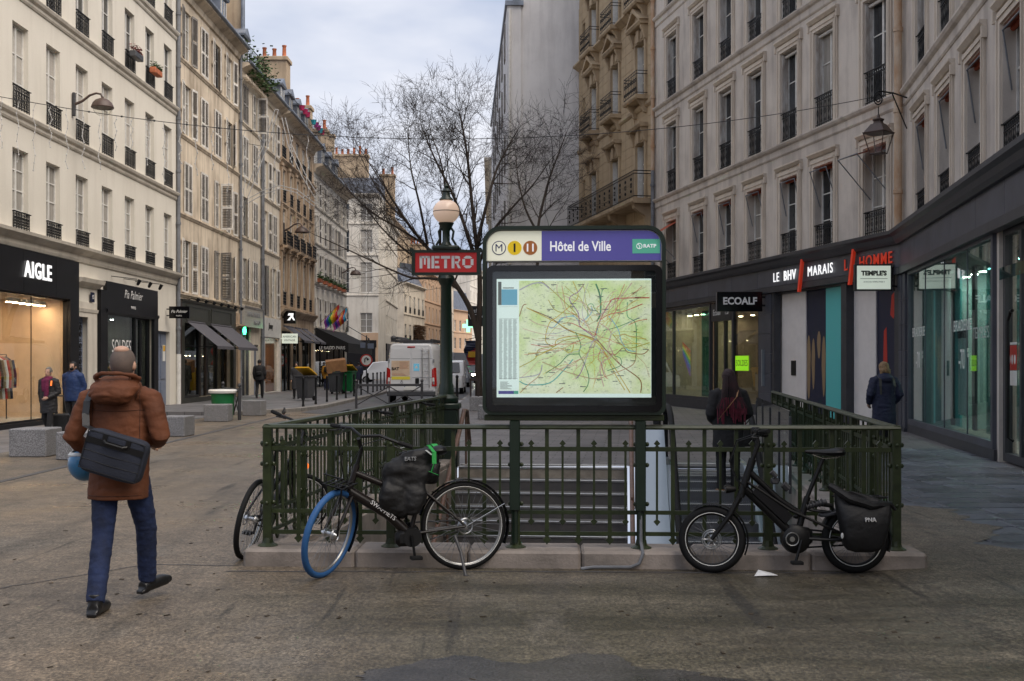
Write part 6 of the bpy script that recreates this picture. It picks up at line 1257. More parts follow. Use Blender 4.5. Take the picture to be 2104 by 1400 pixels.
# tree pit planter and bench beside the trunk
pk = gnd(985, 845); pk.x = bp(975, 39.8)
bn = thing('stone_planter', 'low grey stone planter with wooden post frame near the tree', 'planter', (bp(980,40),40,0)); b_ = MB(); b_.cbox(-.25,.6,-.3,.5,0,.5,.02); b_.build('block', 'granite', bn); b_ = MB(); b_.box(-.25,-.19,-.1,-.04,.5,1.05); b_.box(.02,.08,-.1,-.04,.5,1.05); b_.box(-.25,.08,-.1,-.04,1.05,1.13); b_.build('post_frame', 'shopbrown', bn)
b_ = MB(); b_.cbox(-.3,.3,-.25,.35,0,.42,.02); o = b_.build('granite_block', 'granite', None, (bp(1003,34),34,0)); tag(o, 'granite block half hidden behind the map board', 'granite block', 'granite blocks along the gutter')
# litter
lt = MB(); lt.add([(-.09,-.03,.002),(.02,-.05,.01),(.1,-.01,.003),(.06,.05,.012),(-.04,.06,.035),(-.02,.0,.03)], [(0,1,5),(1,2,5),(2,3,5),(3,4,5),(4,0,5)]); p = gnd(1572,1184); tag(lt.build('paper_scrap', 'letterplain', None, (p.x,p.y,.004), fix=False), 'crumpled white paper scrap on the ground before the compact bicycle', 'litter')
# fallen leaf scraps and grit on the asphalt
lf = MB(); ql = random.Random(21)
for i in range(260):
    x_, y_ = ql.uniform(-4.5,4.5), ql.uniform(5.2,14)
    if -2.3 < x_ < 3.6 and y_ > 8.9: continue
    s_ = ql.uniform(.006,.022); lf.obox(Matrix.Translation((x_,y_,.004)) @ Matrix.Rotation(ql.uniform(0,6.3),4,'Z') @ Matrix.Rotation(ql.uniform(-.4,.4),4,'X'), s_*2, s_, .003)
mk('leafscrap', (.05,.035,.02), .8, var=.5, vscale=.7); tag(lf.build('leaf_litter', 'leafscrap'), 'scattered brown leaf scraps and grit on the asphalt', 'litter', kind='stuff')
# pigeon
p = gnd(583,857); pg = thing('pigeon', 'grey pigeon standing on the tan ground beyond the railing', 'bird', (p.x,p.y,0), R(-70)); mk('pigeongrey', (.12,.125,.14), .6, var=.4, vscale=20)
b_ = MB(); b_.ell((0,0,.15), .13,.065,.07, 14, 8, Matrix.Rotation(R(-18),3,'Y')); b_.tube([(.08,0,.18),(.12,0,.24),(.13,0,.27)], [.05,.035,.03], 10); b_.ell((.14,0,.28), .035,.028,.03, 10, 6); b_.tube([(.165,0,.28),(.195,0,.272)], [.012,.003], 6); b_.tube([(-.1,0,.13),(-.2,0,.10)], [.04,.02], 8); b_.build('body', 'pigeongrey', pg, smooth=True); b_ = MB(); b_.tube([(.0,.025,.1),(.01,.025,0),(.04,.025,.004)], .006, 5); b_.tube([(.0,-.025,.1),(.01,-.025,0),(.04,-.025,.004)], .006, 5); b_.build('legs', 'reflector', pg)
# ======================================================== CABLES AND LIGHT DECORATION
gl = thing('light_garland', 'thin black cable of fairy lights strung across the square', 'garland'); P0, P1 = Vector((LX,26.2,8.0)), Vector((9.4,28.2,8.35)); pts = []
for i in range(61): t_ = i/60; p = P0.lerp(P1, t_); p.z -= 4*1.15*t_*(1-t_); pts.append(p)
b_ = MB(); b_.tube(pts, .009, 5); 
for i in range(2, 30, 2): b_.ell(pts[i], .03,.02,.025, 6, 4)
b_.build('cable', 'wire', gl); q = random.Random(17)
for k in range(20):
    t_ = .045+k*.0165; p = P0.lerp(P1, t_); p.z -= 4*1.15*t_*(1-t_); L = q.uniform(.7,1.6); b_ = MB(); pp = [p+Vector((.03*math.sin(j*1.7+k), .02*math.cos(j*2.1), -L*j/9)) for j in range(10)]; b_.tube(pp, .007, 4)
    for pj in pp[1:]: b_.ell(pj, .017,.017,.022, 5, 4)
    b_.build('icicle_strand', 'wirepale', gl)
ar = thing('light_arch', 'pale unlit Christmas light frame of crossed arches above the street', 'decoration'); D_ = 55.0
for pl_ in ([(565,225),(545,290),(518,360),(497,415)],[(572,226),(553,292),(526,362),(505,418)],[(565,225),(572,226)],[(579,242),(592,300),(620,362),(655,420)],[(586,242),(600,300),(628,360),(662,415)],[(500,414),(540,392),(575,381),(610,390),(650,420)],[(505,420),(542,399),(576,388),(608,396),(645,424)]):
    b_ = MB(); b_.tube([at(a, c, D_) for a, c in pl_], .022, 6); b_.build('light_tube', 'decor', ar)
b_ = MB(); b_.tube([at(535,300,D_)+Vector((0,0,0)), Vector((LX,D_,12.3))], .012, 5); b_.tube([at(650,400,D_), Vector((LX,D_+8,10.5))], .012, 5); b_.build('hanging_wire', 'wire', ar)
for lb, a, c in (('thin wire across the far street above the van', Vector((LX,84,9.2)), Vector((-.6,86,9.6))), ('second thin wire across the far street lower down', Vector((LX,74,6.6)), Vector((-.3,76,8.0)))):
    pts = [a.lerp(c, i/20)-Vector((0,0,.9*4*(i/20)*(1-i/20))) for i in range(21)]; b_ = MB(); b_.tube(pts, .012, 4); tag(b_.build('overhead_wire', 'wire'), lb, 'wire')
# ======================================================== VEHICLES
def sections(mb_, secs):
    k = len(secs[0]); vs_ = [v for s in secs for v in s]; fs = [(i*k+j, i*k+(j+1)%k, (i+1)*k+(j+1)%k, (i+1)*k+j) for i in range(len(secs)-1) for j in range(k)]
    fs += [tuple(range(k-1,-1,-1)), tuple((len(secs)-1)*k+j for j in range(k))]; return mb_.add(vs_, fs)
def wheel(par, x, y, r, side):
    t_ = MB(); t_.lathe([(r*.62,-.1),(r*.95,-.11),(r,-.08),(r,.08),(r*.95,.11),(r*.62,.1)], (0,0,0), 24, axis=(1,0,0)); o = t_.build('wheel', 'rubber', par, (x,y,r), smooth=True); m_ = MB(); m_.lathe([(r*.62,.09*side-.02),(r*.6,.09*side+.02),(r*.2,.1*side)], (0,0,0), 18, axis=(1,0,0))
    for i in range(6): a = i*math.pi/3; m_.obox(Matrix.Translation((.105*side, r*.38*math.cos(a), r*.38*math.sin(a))) @ Matrix.Rotation(a,4,'X'), .02, r*.5, .06)
    m_.build('rim', 'rimgrey', o)
vn = thing('delivery_van', 'white panel van seen from behind with ladder and poster', 'van', (bp(845,47),47,.0), R(-3))
def vsec(y, hw, ht, zt, zb=.34): return [(-hw,y,zb),(-hw*1.02,y,.75),(-hw*1.0,y,1.15),(-ht*1.02,y,zt-.35),(-ht*.97,y,zt-.1),(-ht*.86,y,zt),(ht*.86,y,zt),(ht*.97,y,zt-.1),(ht*1.02,y,zt-.35),(hw*1.0,y,1.15),(hw*1.02,y,.75),(hw,y,zb)]
b_ = MB(); sections(b_, [vsec(0,.98,.86,2.42),vsec(.1,1.01,.91,2.5),vsec(2,1.02,.93,2.52),vsec(3.9,1.02,.93,2.5),vsec(4.6,1.01,.86,2.0),vsec(5.0,.98,.9,1.35),vsec(5.5,.9,.85,1.1)]); b_.build('body', 'carwhite', vn, smooth=True)
for s in (-1,1):
    b_ = MB(); b_.add([(s*.012,-.028,.55),(s*.94,-.028,.55),(s*.97,-.028,1.15),(s*.84,-.028,2.28),(s*.012,-.028,2.3)]+[(s*.012,.02,.55),(s*.94,.02,.55),(s*.97,.02,1.15),(s*.84,.02,2.28),(s*.012,.02,2.3)], [(0,1,2,3,4),(0,5,6,1),(1,6,7,2),(2,7,8,3),(3,8,9,4),(4,9,5,0)]); rd_ = b_.build('rear_door', 'carwhite', vn)
    b_ = MB(); b_.box(min(s*.05,s*.88),max(s*.05,s*.88),-.034,-.027,1.86,1.875); b_.box(min(s*.05,s*.9),max(s*.05,s*.9),-.034,-.027,1.08,1.095); b_.build('door_crease', 'cargrey', rd_)
    b_ = MB(); b_.add([(s*.99,-.04,.72),(s*1.06,.06,.72),(s*1.03,.06,1.5),(s*.94,-.035,1.48),(s*.86,-.045,.72),(s*.86,-.045,1.42)], [(0,1,2,3),(0,3,5,4)]); b_.build('tail_light', 'taillight', vn, fix=False); b_ = MB(); b_.add([(s*.97,-.05,.92),(s*.88,-.05,.92),(s*.88,-.05,1.08),(s*.96,-.05,1.08)], [(0,1,2,3)]); b_.build('reversing_lamp', 'plasticwhite', vn, fix=False)
    for z in (.8,1.7): b_ = MB(); b_.cbox(s*.93-.04,s*.93+.04,-.05,-.02,z,z+.14,.008); b_.build('hinge', 'cargrey', vn)
    wheel(vn, s*.92, .9, .34, s); wheel(vn, s*.92, 4.5, .34, s)
b_ = MB(); b_.cbox(-1.0,1.0,-.1,.05,.32,.52,.03); b_.build('bumper', 'binGrey', vn); b_ = MB(); b_.box(-.3,.25,-.115,-.101,.58,.70); b_.box(-.3,.25,-.035,-.029,.6,.72); np2 = b_.build('number_plate', 'plasticwhite', vn); text('FK-101-WT', .11, 'letterblack', np2, (-.02,-.037,.66), bold=.003, ext=.001); b_ = MB(); b_.box(-.3,-.25,-.037,-.0355,.6,.72); b_.box(.2,.25,-.037,-.0355,.6,.72); b_.build('plate_band', 'rubberblue', np2)
b_ = MB(); b_.box(-.82,-.06,-.034,-.029,1.16,1.78); ps_ = b_.build('poster', 'warmwall', vn); text('BAT', .17, 'letterblack', ps_, (-.66,-.036,1.44), bold=.008, ext=.001); b_ = MB()
for k in range(7): b_.box(-.48,-.1-.02*(k%3),-.0355,-.0345,1.72-.045*k,1.732-.045*k)
for k in range(3): b_.box(-.78,-.3+.05*k,-.0355,-.0345,1.24-.04*k,1.25-.04*k)
b_.build('print_lines', 'terracotta', ps_); b_ = MB(); b_.box(-.82,-.05,-.036,-.029,1.0,1.13); b_.build('yellow_strip', 'olive' if 'olive' in M else 'mapolive', ps_)
b_ = MB(); b_.box(.10,.34,-.034,-.029,1.36,1.66); bsg = b_.build('blue_sticker', 'mapblue', vn); b_ = MB(); b_.plate([(.15,1.47),(.29,1.47),(.22,1.6)], -.036, -.0345); b_.build('white_symbol', 'plasticwhite', bsg)
b_ = MB(); b_.cbox(.17,.33,-.05,-.028,.82,1.06,.02); b_.build('door_handle', 'black', vn); b_ = MB(); b_.tube([(-.42,-.035,.98),(-.34,-.035,.86),(-.42,-.035,.78)], .012, 5); b_.tube([(-.36,-.035,1.0),(-.44,-.035,.88),(-.36,-.035,.8)], .012, 5); b_.build('emblem', 'cargrey', vn)
b_ = MB()
for x in (.46,.74): b_.tube([(x,-.03,2.3),(x,-.10,2.24),(x+.02,-.10,.7),(x+.02,-.03,.66)], .014, 6)
for k in range(6): b_.tube([(.46,-.10,.8+.27*k),(.75,-.10,.8+.27*k)], .012, 6)
b_.build('ladder', 'steel', vn); b_ = MB(); b_.cbox(-.16,.16,-.03,.02,2.32,2.37,.005); b_.build('brake_light', 'taillight', vn)
b_ = MB()
for x in (-.82,.82): b_.cbox(x-.04,x+.04,.05,3.6,2.58,2.68,.01)
for y in (.06,1.2,2.4,3.5): b_.cbox(-.86,.86,y,y+.08,2.56,2.64,.01)
b_.tube([(-.6,.05,2.72),(-.55,3,2.72)], .06, 8); b_.ell((-.75,.1,2.72), .13,.1,.1, 8, 6); b_.build('roof_rack', 'irongrey', vn)
def car(label, x, y, rz, paint, L=4.2, W=1.75, van=False, group='vehicles parked far down the street', lamps=False):
    c = thing('parked_van' if van else 'parked_car', label, 'van' if van else 'car', (x,y,0), rz, group)
    hw = W/2
    pr = [(0,.35),(0,.75),(.1,.95),(L*.24,1.05),(L*.36,1.0),(L*.93,1.02),(L,.8),(L,.35)] if not van else [(0,.35),(0,.8),(.12,1.0),(L*.2,1.12),(L*.32,1.78),(L*.5,1.86),(L*.96,1.84),(L,1.6),(L,.35)]
    b_ = MB(); k = len(pr); vs_ = []
    for xx, sc in ((-hw,.96),(-hw*.93,1.0),(hw*.93,1.0),(hw,.96)): vs_ += [(xx, L/2+(a-L/2)*sc, .35+(z-.35)*sc) for a, z in pr]
    b_.add(vs_, [(i*k+j,i*k+(j+1)%k,(i+1)*k+(j+1)%k,(i+1)*k+j) for i in range(3) for j in range(k)]+[tuple(range(k-1,-1,-1)), tuple(3*k+j for j in range(k))]); b_.build('body', paint, c, smooth=True)
    if not van:
        b_ = MB(); vs_ = []; gp_ = [(L*.24,1.0),(L*.42,1.45),(L*.72,1.47),(L*.93,1.0)]
        for xx, t_ in ((-1,0),(1,0)): vs_ += [(xx*hw*(.9 if z < 1.2 else .72), a, z) for a, z in gp_]
        b_.add(vs_, [(0,1,5,4),(1,2,6,5),(2,3,7,6),(3,2,1,0),(4,5,6,7)]); b_.build('cabin_glass', 'carglass', c); b_ = MB(); b_.cbox(-hw*.72,hw*.72,L*.43,L*.71,1.45,1.5,.015); b_.build('roof', paint, c)
    else:
        for s in (-1,1): b_ = MB(); b_.add([(s*(hw*.98+.006),L*.22,1.15),(s*(hw*.98+.006),L*.45,1.15),(s*(hw*.97+.006),L*.45,1.68),(s*(hw*.97+.006),L*.32,1.68)], [(0,1,2,3)]); b_.build('side_window', 'carglass', c, fix=False)
        b_ = MB(); b_.add([(-hw*.8,L*.2-.01,1.18),(hw*.8,L*.2-.01,1.18),(hw*.74,L*.31-.01,1.72),(-hw*.74,L*.31-.01,1.72)], [(0,1,2,3)]); b_.build('windscreen', 'carglass', c, fix=False)
    for s in (-1,1):
        wheel(c, s*(hw-.1), L*.19, .32, s); wheel(c, s*(hw-.1), L*.8, .32, s)
        b_ = MB(); b_.cbox(s*hw*.72-.14,s*hw*.72+.14,-.015,.04,.66,.8,.02); b_.build('headlight', 'lampwhite' if lamps else 'plasticwhite', c)
car('small white van turning at the crossing behind the bollards', bp(735,96), 96, R(90-180), 'carwhite', 4.3, 1.8, True)
car('white box van parked right behind the panel van', bp(915,62), 62, R(0), 'carwhite', 4.8, 1.9, True); car('grey parked car beyond the metro lamp post', bp(938,80), 80, R(0), 'cargrey'); car('dark car with lights coming up the far street', bp(957,96), 96, R(2), 'cardark', lamps=True); car('dark car further behind at the far bend', bp(968,118), 118, R(3), 'cardark')
# pharmacy cross, cafe sign, flags behind the trunk
ph = thing('pharmacy_cross', 'glowing green pharmacy cross beside the tree trunk', 'sign', at(962,670,100)); b_ = MB(); b_.box(-.16,.16,-.1,.1,-.55,.55); b_.box(-.5,-.162,-.1,.1,-.17,.17); b_.box(.162,.5,-.1,.1,-.17,.17) ; mk('crossglow', (.3,.9,.5), .5, emit=(.30,1,.5), es=.7); b_.build('cross', 'crossglow', ph)
cf = thing('cafe_sign', 'black cafe sign with white lettering beside the tree trunk', 'sign', at(974,648,92)); b_ = MB(); b_.cbox(-.5,1.1,-.1,.1,-.9,.75,.02); b_.build('board', 'blackgloss', cf); text('café', .5, 'letterplain', cf, (.1,-.11,.35)); text('VOX', .62, 'letterplain', cf, (.2,-.11,-.15)); text('.VI', .5, 'letterplain', cf, (.2,-.11,-.6))
for i, (px, py, c, lb) in enumerate(((968,700,'navy','dark folded flag hanging beside the trunk under the cafe sign'),(974,715,'redpaint','red and yellow flag hanging beside the trunk lower down'))):
    fg = thing('hanging_flag', lb, 'flag', at(px,py,90)); b_ = MB()
    for j in range(8): a0, a1 = .14*j, .14*(j+1); b_.quad((-.5+.1*math.sin(j),.1*math.sin(j*1.3),-a0*1.2),(.5+.1*math.sin(j),.1*math.cos(j*1.3),-a0*1.2),(.5+.1*math.sin(j+1),.1*math.cos(j*1.3+1.3),-a1*1.2),(-.5+.1*math.sin(j+1),.1*math.sin(j*1.3+1.3),-a1*1.2))
    b_.build('cloth', c, fg, fix=False); b_ = MB(); b_.tube([(-.5,0,.05),(.7,0,.3)], .03, 5); b_.build('pole', 'iron', fg)
    if i: b_ = MB(); b_.add([(-.45,-.15,-.3),(.4,-.15,-.3),(.4,-.15,-.75),(-.45,-.15,-.75)], [(0,1,2,3)]); b_.build('yellow_band', 'binYellow', fg, fix=False)
# ======================================================== TREES
def make_tree(label, base, limbs, seed, twigs=1.0, tr=.17):
    q = random.Random(seed); t_ = thing('bare_tree', label, 'tree', base); trunk = MB(); crown = MB(); br = MB()
    def perp(d):
        v = Vector((q.gauss(0,1), q.gauss(0,1), q.gauss(0,1))); v -= d*v.dot(d); return v.normalized()
    def grow(p, d, L, r, depth):
        n_ = 4; pts = [p]; rr = [r]; dd = d.copy(); cur = p
        for i in range(n_):
            dd = (dd+perp(dd)*q.uniform(.06,.26)+Vector((0,0,.02))).normalized(); cur = cur+dd*(L/n_); pts.append(cur); rr.append(r*(1-.55*(i+1)/n_))
        mb_ = br if r > .022 else crown
        mb_.tube(pts, rr, 6 if r > .04 else (4 if r > .012 else 3), cap=False)
        if depth <= 0: return
        k = q.choice((3,3,4)) if depth > 1 else q.choice((2,3,4))
        for j in range(k):
            f = q.uniform(.3,1.0); i0 = min(n_-1, int(f*n_)); pp = pts[i0].lerp(pts[i0+1], f*n_-i0)
            nd = (dd*q.uniform(.6,1.0)+perp(dd)*q.uniform(.6,1.1)+Vector((0,0,.05))).normalized()
            grow(pp, nd, L*q.uniform(.52,.78), max(.0072, rr[i0]*q.uniform(.42,.62)), depth-1)
        grow(cur, (dd+perp(dd)*.2).normalized(), L*.7, max(.0066, rr[-1]*.9), depth-1)
    for li, (pts, rr, dep, spawn) in enumerate(limbs):
        P = [Vector(p) for p in pts]; sm_ = []
        for i in range(len(P)-1):
            a, b2, c, d = P[max(i-1,0)], P[i], P[i+1], P[min(i+2,len(P)-1)]
            for j in range(5): u = j/5; sm_.append(.5*((2*b2)+(-a+c)*u+(2*a-5*b2+4*c-d)*u*u+(-a+3*b2-3*c+d)*u**3))
        sm_.append(P[-1]); n_ = len(sm_); R_ = [(rr[0]+(rr[1]-rr[0])*(i/(n_-1))**.8)*(1.0 if li == 0 else 1.3) for i in range(n_)]
        (trunk if li == 0 else br).tube(sm_, R_, 10 if li == 0 else 8)
        for j in range(spawn):
            f = q.uniform(.32 if li else .6, 1.0); i = min(n_-2, int(f*(n_-1))); d = (sm_[i+1]-sm_[i]).normalized()
            nd = (d*.8+perp(d)*q.uniform(.6,1.1)+Vector((0,0,.12))).normalized()
            grow(sm_[i], nd, q.uniform(1.0,1.9)*(1.15-f*.3), R_[i]*q.uniform(.4,.6), dep)
        d = (sm_[-1]-sm_[-2]).normalized(); grow(sm_[-1], d, 1.2, R_[-1]*.85, dep)
    trunk.build('trunk', 'bark', t_, smooth=True); br.build('limbs', 'bark', t_, smooth=True, fix=False); c = crown.build('crown', 'twig', t_, fix=False); c['kind'] = 'stuff'
def L_(px, py, Y, b): v = at(px, py, Y)-b; return (v.x, v.y, v.z)
TB = Vector((bp(984,54),54,0)); T = lambda px, py, dy=0: L_(px, py, 54+dy, TB)
limbs = [([T(984,818),T(983,740),T(984,660),T(986,600),T(984,540),T(976,480)],(.19,.09),3,5),
 ([T(984,700),T(968,640),T(940,590),T(905,540),T(870,500),T(835,455,-1),T(800,400,-1.5)],(.12,.035),3,13),
 ([T(945,596),T(915,578),T(880,572),T(846,571,-1),T(800,553,-1.5),T(750,530,-2),T(690,502,-2.5),T(645,482,-3)],(.07,.012),2,9),
 ([T(925,566),T(880,538),T(840,520,1),T(790,475,2),T(745,420,2)],(.065,.018),3,10),
 ([T(983,560),T(960,480),T(930,400,1),T(895,330,1.5),T(870,270,2)],(.09,.02),3,14),
 ([T(976,480),T(968,400),T(960,320),T(950,260),T(942,225)],(.08,.018),3,14),
 ([T(980,500),T(1000,420),T(1020,350,1),T(1045,300,1.5),T(1065,265,2)],(.075,.016),3,13),
 ([T(983,545),T(1010,480,-1),T(1050,430,-1.5),T(1095,380,-2),T(1130,330,-2)],(.07,.014),3,7),
 ([T(878,502),T(862,420,-1),T(845,350,-1),T(838,280,-1)],(.06,.014),3,11),
 ([T(838,458),T(800,420,1),T(765,370,1),T(740,320,1)],(.05,.012),3,9),
 ([T(872,502),T(820,470,-1),T(770,440,-1.5),T(720,395,-2),T(690,340,-2)],(.05,.010),3,9),
 ([T(800,400,-1.5),T(765,345,-1),T(735,300,-1)],(.035,.009),3,6),
 ([T(905,540),T(905,470,-1),T(915,400,-1.5),T(905,330,-2),T(885,275,-2)],(.06,.014),3,11)]
make_tree('big bare winter tree with spreading twigs behind the metro lamp', TB, limbs, 5)
TB2 = Vector((bp(1103,45),45,0)); T2 = lambda px, py, dy=0: L_(px, py, 45+dy, TB2)
make_tree('slender bare tree rising behind the map board', TB2, [([T2(1103,834),T2(1103,700),T2(1104,560),T2(1106,466),T2(1120,400)],(.10,.045),2,3),([T2(1110,440),T2(1128,370),T2(1150,310),T2(1165,270)],(.045,.01),2,8),([T2(1105,480),T2(1080,430),T2(1065,370),T2(1060,320)],(.045,.01),2,6),([T2(1108,450),T2(1130,425),T2(1155,405)],(.03,.008),2,5)], 8)
# ======================================================== BICYCLES
_bc = {}
def bike_wheel(par, name, loc, r, tyre, tyre_r, steer=0, rim='rimgrey', lean=0, hub=.035):
    w_ = bpy.data.objects.new(name, None); COL.objects.link(w_); w_.parent = par; w_.location = loc; w_.rotation_euler = (0,0,steer)
    k = (r, tyre_r)
    if k not in _bc:
        t_ = MB(); t_.ring((0,0,0), (0,1,0), r-tyre_r, tyre_r, 48, 10); ri = MB(); rr = r-tyre_r*1.75
        ri.tube([(rr*math.cos(2*math.pi*i/48),0,rr*math.sin(2*math.pi*i/48)) for i in range(48)], .013, 8, closed=True)
        sp = MB(); n_ = 32
        for i in range(n_):
            a = 2*math.pi*i/n_; s = 1 if i % 2 else -1; b2 = a+(.5 if (i//2) % 2 else -.5); sp.tube([(hub*math.cos(b2),s*.03,hub*math.sin(b2)),(rr*math.cos(a),0,rr*math.sin(a))], .0016, 4, cap=False)
        h = MB(); h.lathe([(.012,-.07),(.035,-.035),(.035,-.03),(.018,-.02),(.018,.02),(.035,.03),(.035,.035),(.012,.07)], n=14, axis=(0,1,0)); h.ring((0,.05,0),(0,1,0),.06,.006,18,4)
        rl2 = MB(); [rl2.ring((0,s_*tyre_r*.80,0), (0,1,0), r-tyre_r*1.62, .0032, 48, 4) for s_ in (-1,1)]
        _bc[k] = [t_, ri.mesh('rim', rim, True), sp.mesh('spokes', 'pipe'), h.mesh('hub', 'steel', True), rl2.mesh('reflective_band', 'plasticwhite')]
    t_, ri, sp, h, rb = _bc[k]; inst('tyre', t_.mesh('tyre', tyre, True), w_)
    o = inst('rim', ri, w_); o.data = ri.copy(); o.data.materials[0] = M[rim]; inst('spokes', sp, w_); inst('hub', h, w_)
    if tyre == 'rubber': inst('reflective_band', rb, w_)
    return w_
def arc(c, r, a0, a1, n=14, y=0): return [(c[0]+r*math.cos(R(a0+(a1-a0)*i/n)), y, c[1]+r*math.sin(R(a0+(a1-a0)*i/n))) for i in range(n+1)]
def strip_arc(mb_, c, r, a0, a1, w_, n=18):
    for i in range(n):
        P = []
        for a in (R(a0+(a1-a0)*i/n), R(a0+(a1-a0)*(i+1)/n)):
            for y_, dr_ in ((-w_,-.012),(-w_*.6,.0),(w_*.6,.0),(w_,-.012)): P.append((c[0]+(r+dr_)*math.cos(a), y_, c[1]+(r+dr_)*math.sin(a)))
        for j in range(3): mb_.quad(P[j],P[j+1],P[4+j+1],P[4+j])
def part(par, name, mat, fn, smooth=True, loc=(0,0,0), rot=(0,0,0), fix=True): b_ = MB(); fn(b_); return b_.build(name, mat, par, loc, rot, smooth, fix)
# local axes of a bicycle: +x forward, rear axle at the origin's x = 0, z up, y to its left
def city_bike(name, label, loc, rz, lean, frame, steer, front_tyre='rubber', wb=1.10, r=.35, detail=True, text_=None, group=None, guard=True, rack=False, orange=False):
    bk = thing(name, label, 'bicycle', loc, 0, group); bk.rotation_euler = (R(lean), 0, rz); rt = .024
    bike_wheel(bk, 'rear_wheel', (0,0,r), r, 'rubber', rt)
    bb = (.44,0,.30); st_ = (.30,0,.86); hd0, hd1 = (wb-.20,0,.66), (wb-.265,0,.86)
    def fr(b_):
        b_.tube([bb,(.365,0,.58),(.33,0,.76)], .018, 10); b_.tube([bb,(.62,0,.47),hd0], .040, 10); b_.tube([(.365,0,.55),(.6,0,.68),(hd1[0]+.02,0,.80)], .026, 10); b_.tube([hd0,hd1], .026, 12)
        for s in (-1,1): b_.tube([(.40,s*.035,.31),(0,s*.065,r)], .011, 8); b_.tube([(.345,s*.02,.66),(.05,s*.06,.40),(0,s*.065,r)], .010, 8)
    part(bk, 'frame', frame, fr)
    if text_: text(text_, .048, 'letterplain', bk, (.66,.043,.50), name='frame_lettering', rz=R(180)).rotation_euler = (0, R(37), R(180))
    fk = bpy.data.objects.new('fork', None); COL.objects.link(fk); fk.parent = bk; fk.location = (wb,0,0); fk.rotation_euler = (0,0,0)
    # steering turns about the head tube; the wheel hub is on the pivot's line near the ground
    ax = (Vector(hd1)-Vector(hd0)).normalized(); piv = Vector((hd0[0]+.0,0,hd0[2])); Mx = Matrix.Translation(piv) @ Matrix.Rotation(steer, 4, ax) @ Matrix.Translation(-piv)
    def xf(p): return tuple(Mx @ Vector(p))
    bpy.data.objects.remove(fk)
    def fkf(b_):
        b_.tube([xf((hd0[0]+.005,0,.655)),xf((hd0[0]+.03,0,.60))], .024, 10)
        for s in (-1,1): b_.tube([xf((hd0[0]+.02,s*.045,.63)),xf((hd0[0]+.11,s*.05,.48)),xf((wb,s*.055,r))], [.017,.014,.010], 8)
        b_.tube([xf((hd0[0]+.02,-.055,.63)),xf((hd0[0]+.02,.055,.63))], .02, 8)
    part(bk, 'fork', frame, fkf)
    fw_ = bike_wheel(bk, 'front_wheel', (0,0,0), r, front_tyre, rt+ (.002 if front_tyre != 'rubber' else 0)); fw_.matrix_local = Mx @ Matrix.Translation((wb,0,r))
    bar = [(.0,.33,.02),(-.05,.27,.03),(.02,.13,.06),(.045,0,.03),(.02,-.13,.06),(-.05,-.27,.03),(-.0,-.33,.02)]
    bar = [(hd1[0]+.0-abs(b2)*.42, b2, 1.06+c) for a, b2, c in bar]
    part(bk, 'handlebar', 'black', lambda b_: (b_.tube([xf(hd1),xf((hd1[0]-.03,0,.98)),xf((hd1[0]+.04,0,1.08))], .016, 10), b_.tube([xf(p) for p in bar], .012, 8)))
    for s in (-1,1):
        e0, e1 = ((bar[0], bar[1]) if s > 0 else (bar[-1], bar[-2])); v = Vector(e0)+(Vector(e0)-Vector(e1))*.8
        part(bk, 'grip', 'rubber', lambda b_: b_.tube([xf(e1),xf(e0),xf(v)], [.016,.019,.017], 8)); part(bk, 'brake_lever', 'black', lambda b_: b_.tube([xf((e1[0]+.02,e1[1]*.85,e1[2])),xf((e1[0]+.06,e1[1],e1[2]-.02)),xf((v.x+.05,v.y*.95,v.z-.03))], .006, 6))
    def cables(b_):
        for s in (-1,1): b_.tube([xf((hd1[0]-.05,s*.18,1.11)),xf((hd1[0]+.16,s*.12,1.08)),xf((hd1[0]+.17,s*.05,.92)),(hd0[0]+.03,s*.03,.72),(.72,s*.02,.55)], .004, 5)
    part(bk, 'cables', 'black', cables)
    part(bk, 'seat_post', 'black', lambda b_: b_.tube([(.33,0,.76),(.30,0,.90)], .014, 8))
    def sad(b_): b_.loft([((.52,0,.935),.01,.012),((.46,0,.94),.03,.02),((.36,0,.945),.055,.03),((.26,0,.955),.10,.04),((.20,0,.96),.12,.045),((.16,0,.955),.10,.03),((.145,0,.95),.04,.015)][::1], 12) if False else sections(b_, [[(x, w_*math.cos(2*math.pi*j/14), z+h*math.sin(2*math.pi*j/14)) for j in range(14)] for x, w_, h, z in ((.52,.012,.010,.935),(.47,.026,.022,.938),(.38,.042,.03,.942),(.30,.08,.035,.95),(.24,.112,.04,.957),(.19,.118,.042,.96),(.15,.08,.03,.955),(.135,.03,.012,.95))])
    part(bk, 'saddle', 'blackgloss' if False else 'black', sad)
    part(bk, 'crank', 'black', lambda b_: (b_.lathe([(.09,-.004),(.09,.004)], (bb[0],-.05,bb[2]), 24, axis=(0,1,0)), b_.lathe([(.03,-.06),(.03,.06)], bb, 12, axis=(0,1,0)), b_.tube([(bb[0],.075,bb[2]),(bb[0]-.02,.085,bb[2]-.17)], .011, 6), b_.tube([(bb[0],-.075,bb[2]),(bb[0]+.02,-.085,bb[2]+.17)], .011, 6)))
    for s, dx, dz in ((1,-.02,-.17),(-1,.02,.17)): part(bk, 'pedal', 'rubber', lambda b_: b_.cbox(bb[0]+dx-.045,bb[0]+dx+.045,s*.14-.04,s*.14+.04,bb[2]+dz-.014,bb[2]+dz+.014,.005))
    part(bk, 'chain', 'irongrey', lambda b_: (b_.tube([(bb[0],-.05,bb[2]+.09),(0,-.05,r+.04)], .006, 5), b_.tube([(bb[0],-.05,bb[2]-.09),(0,-.05,r-.04)], .006, 5)))
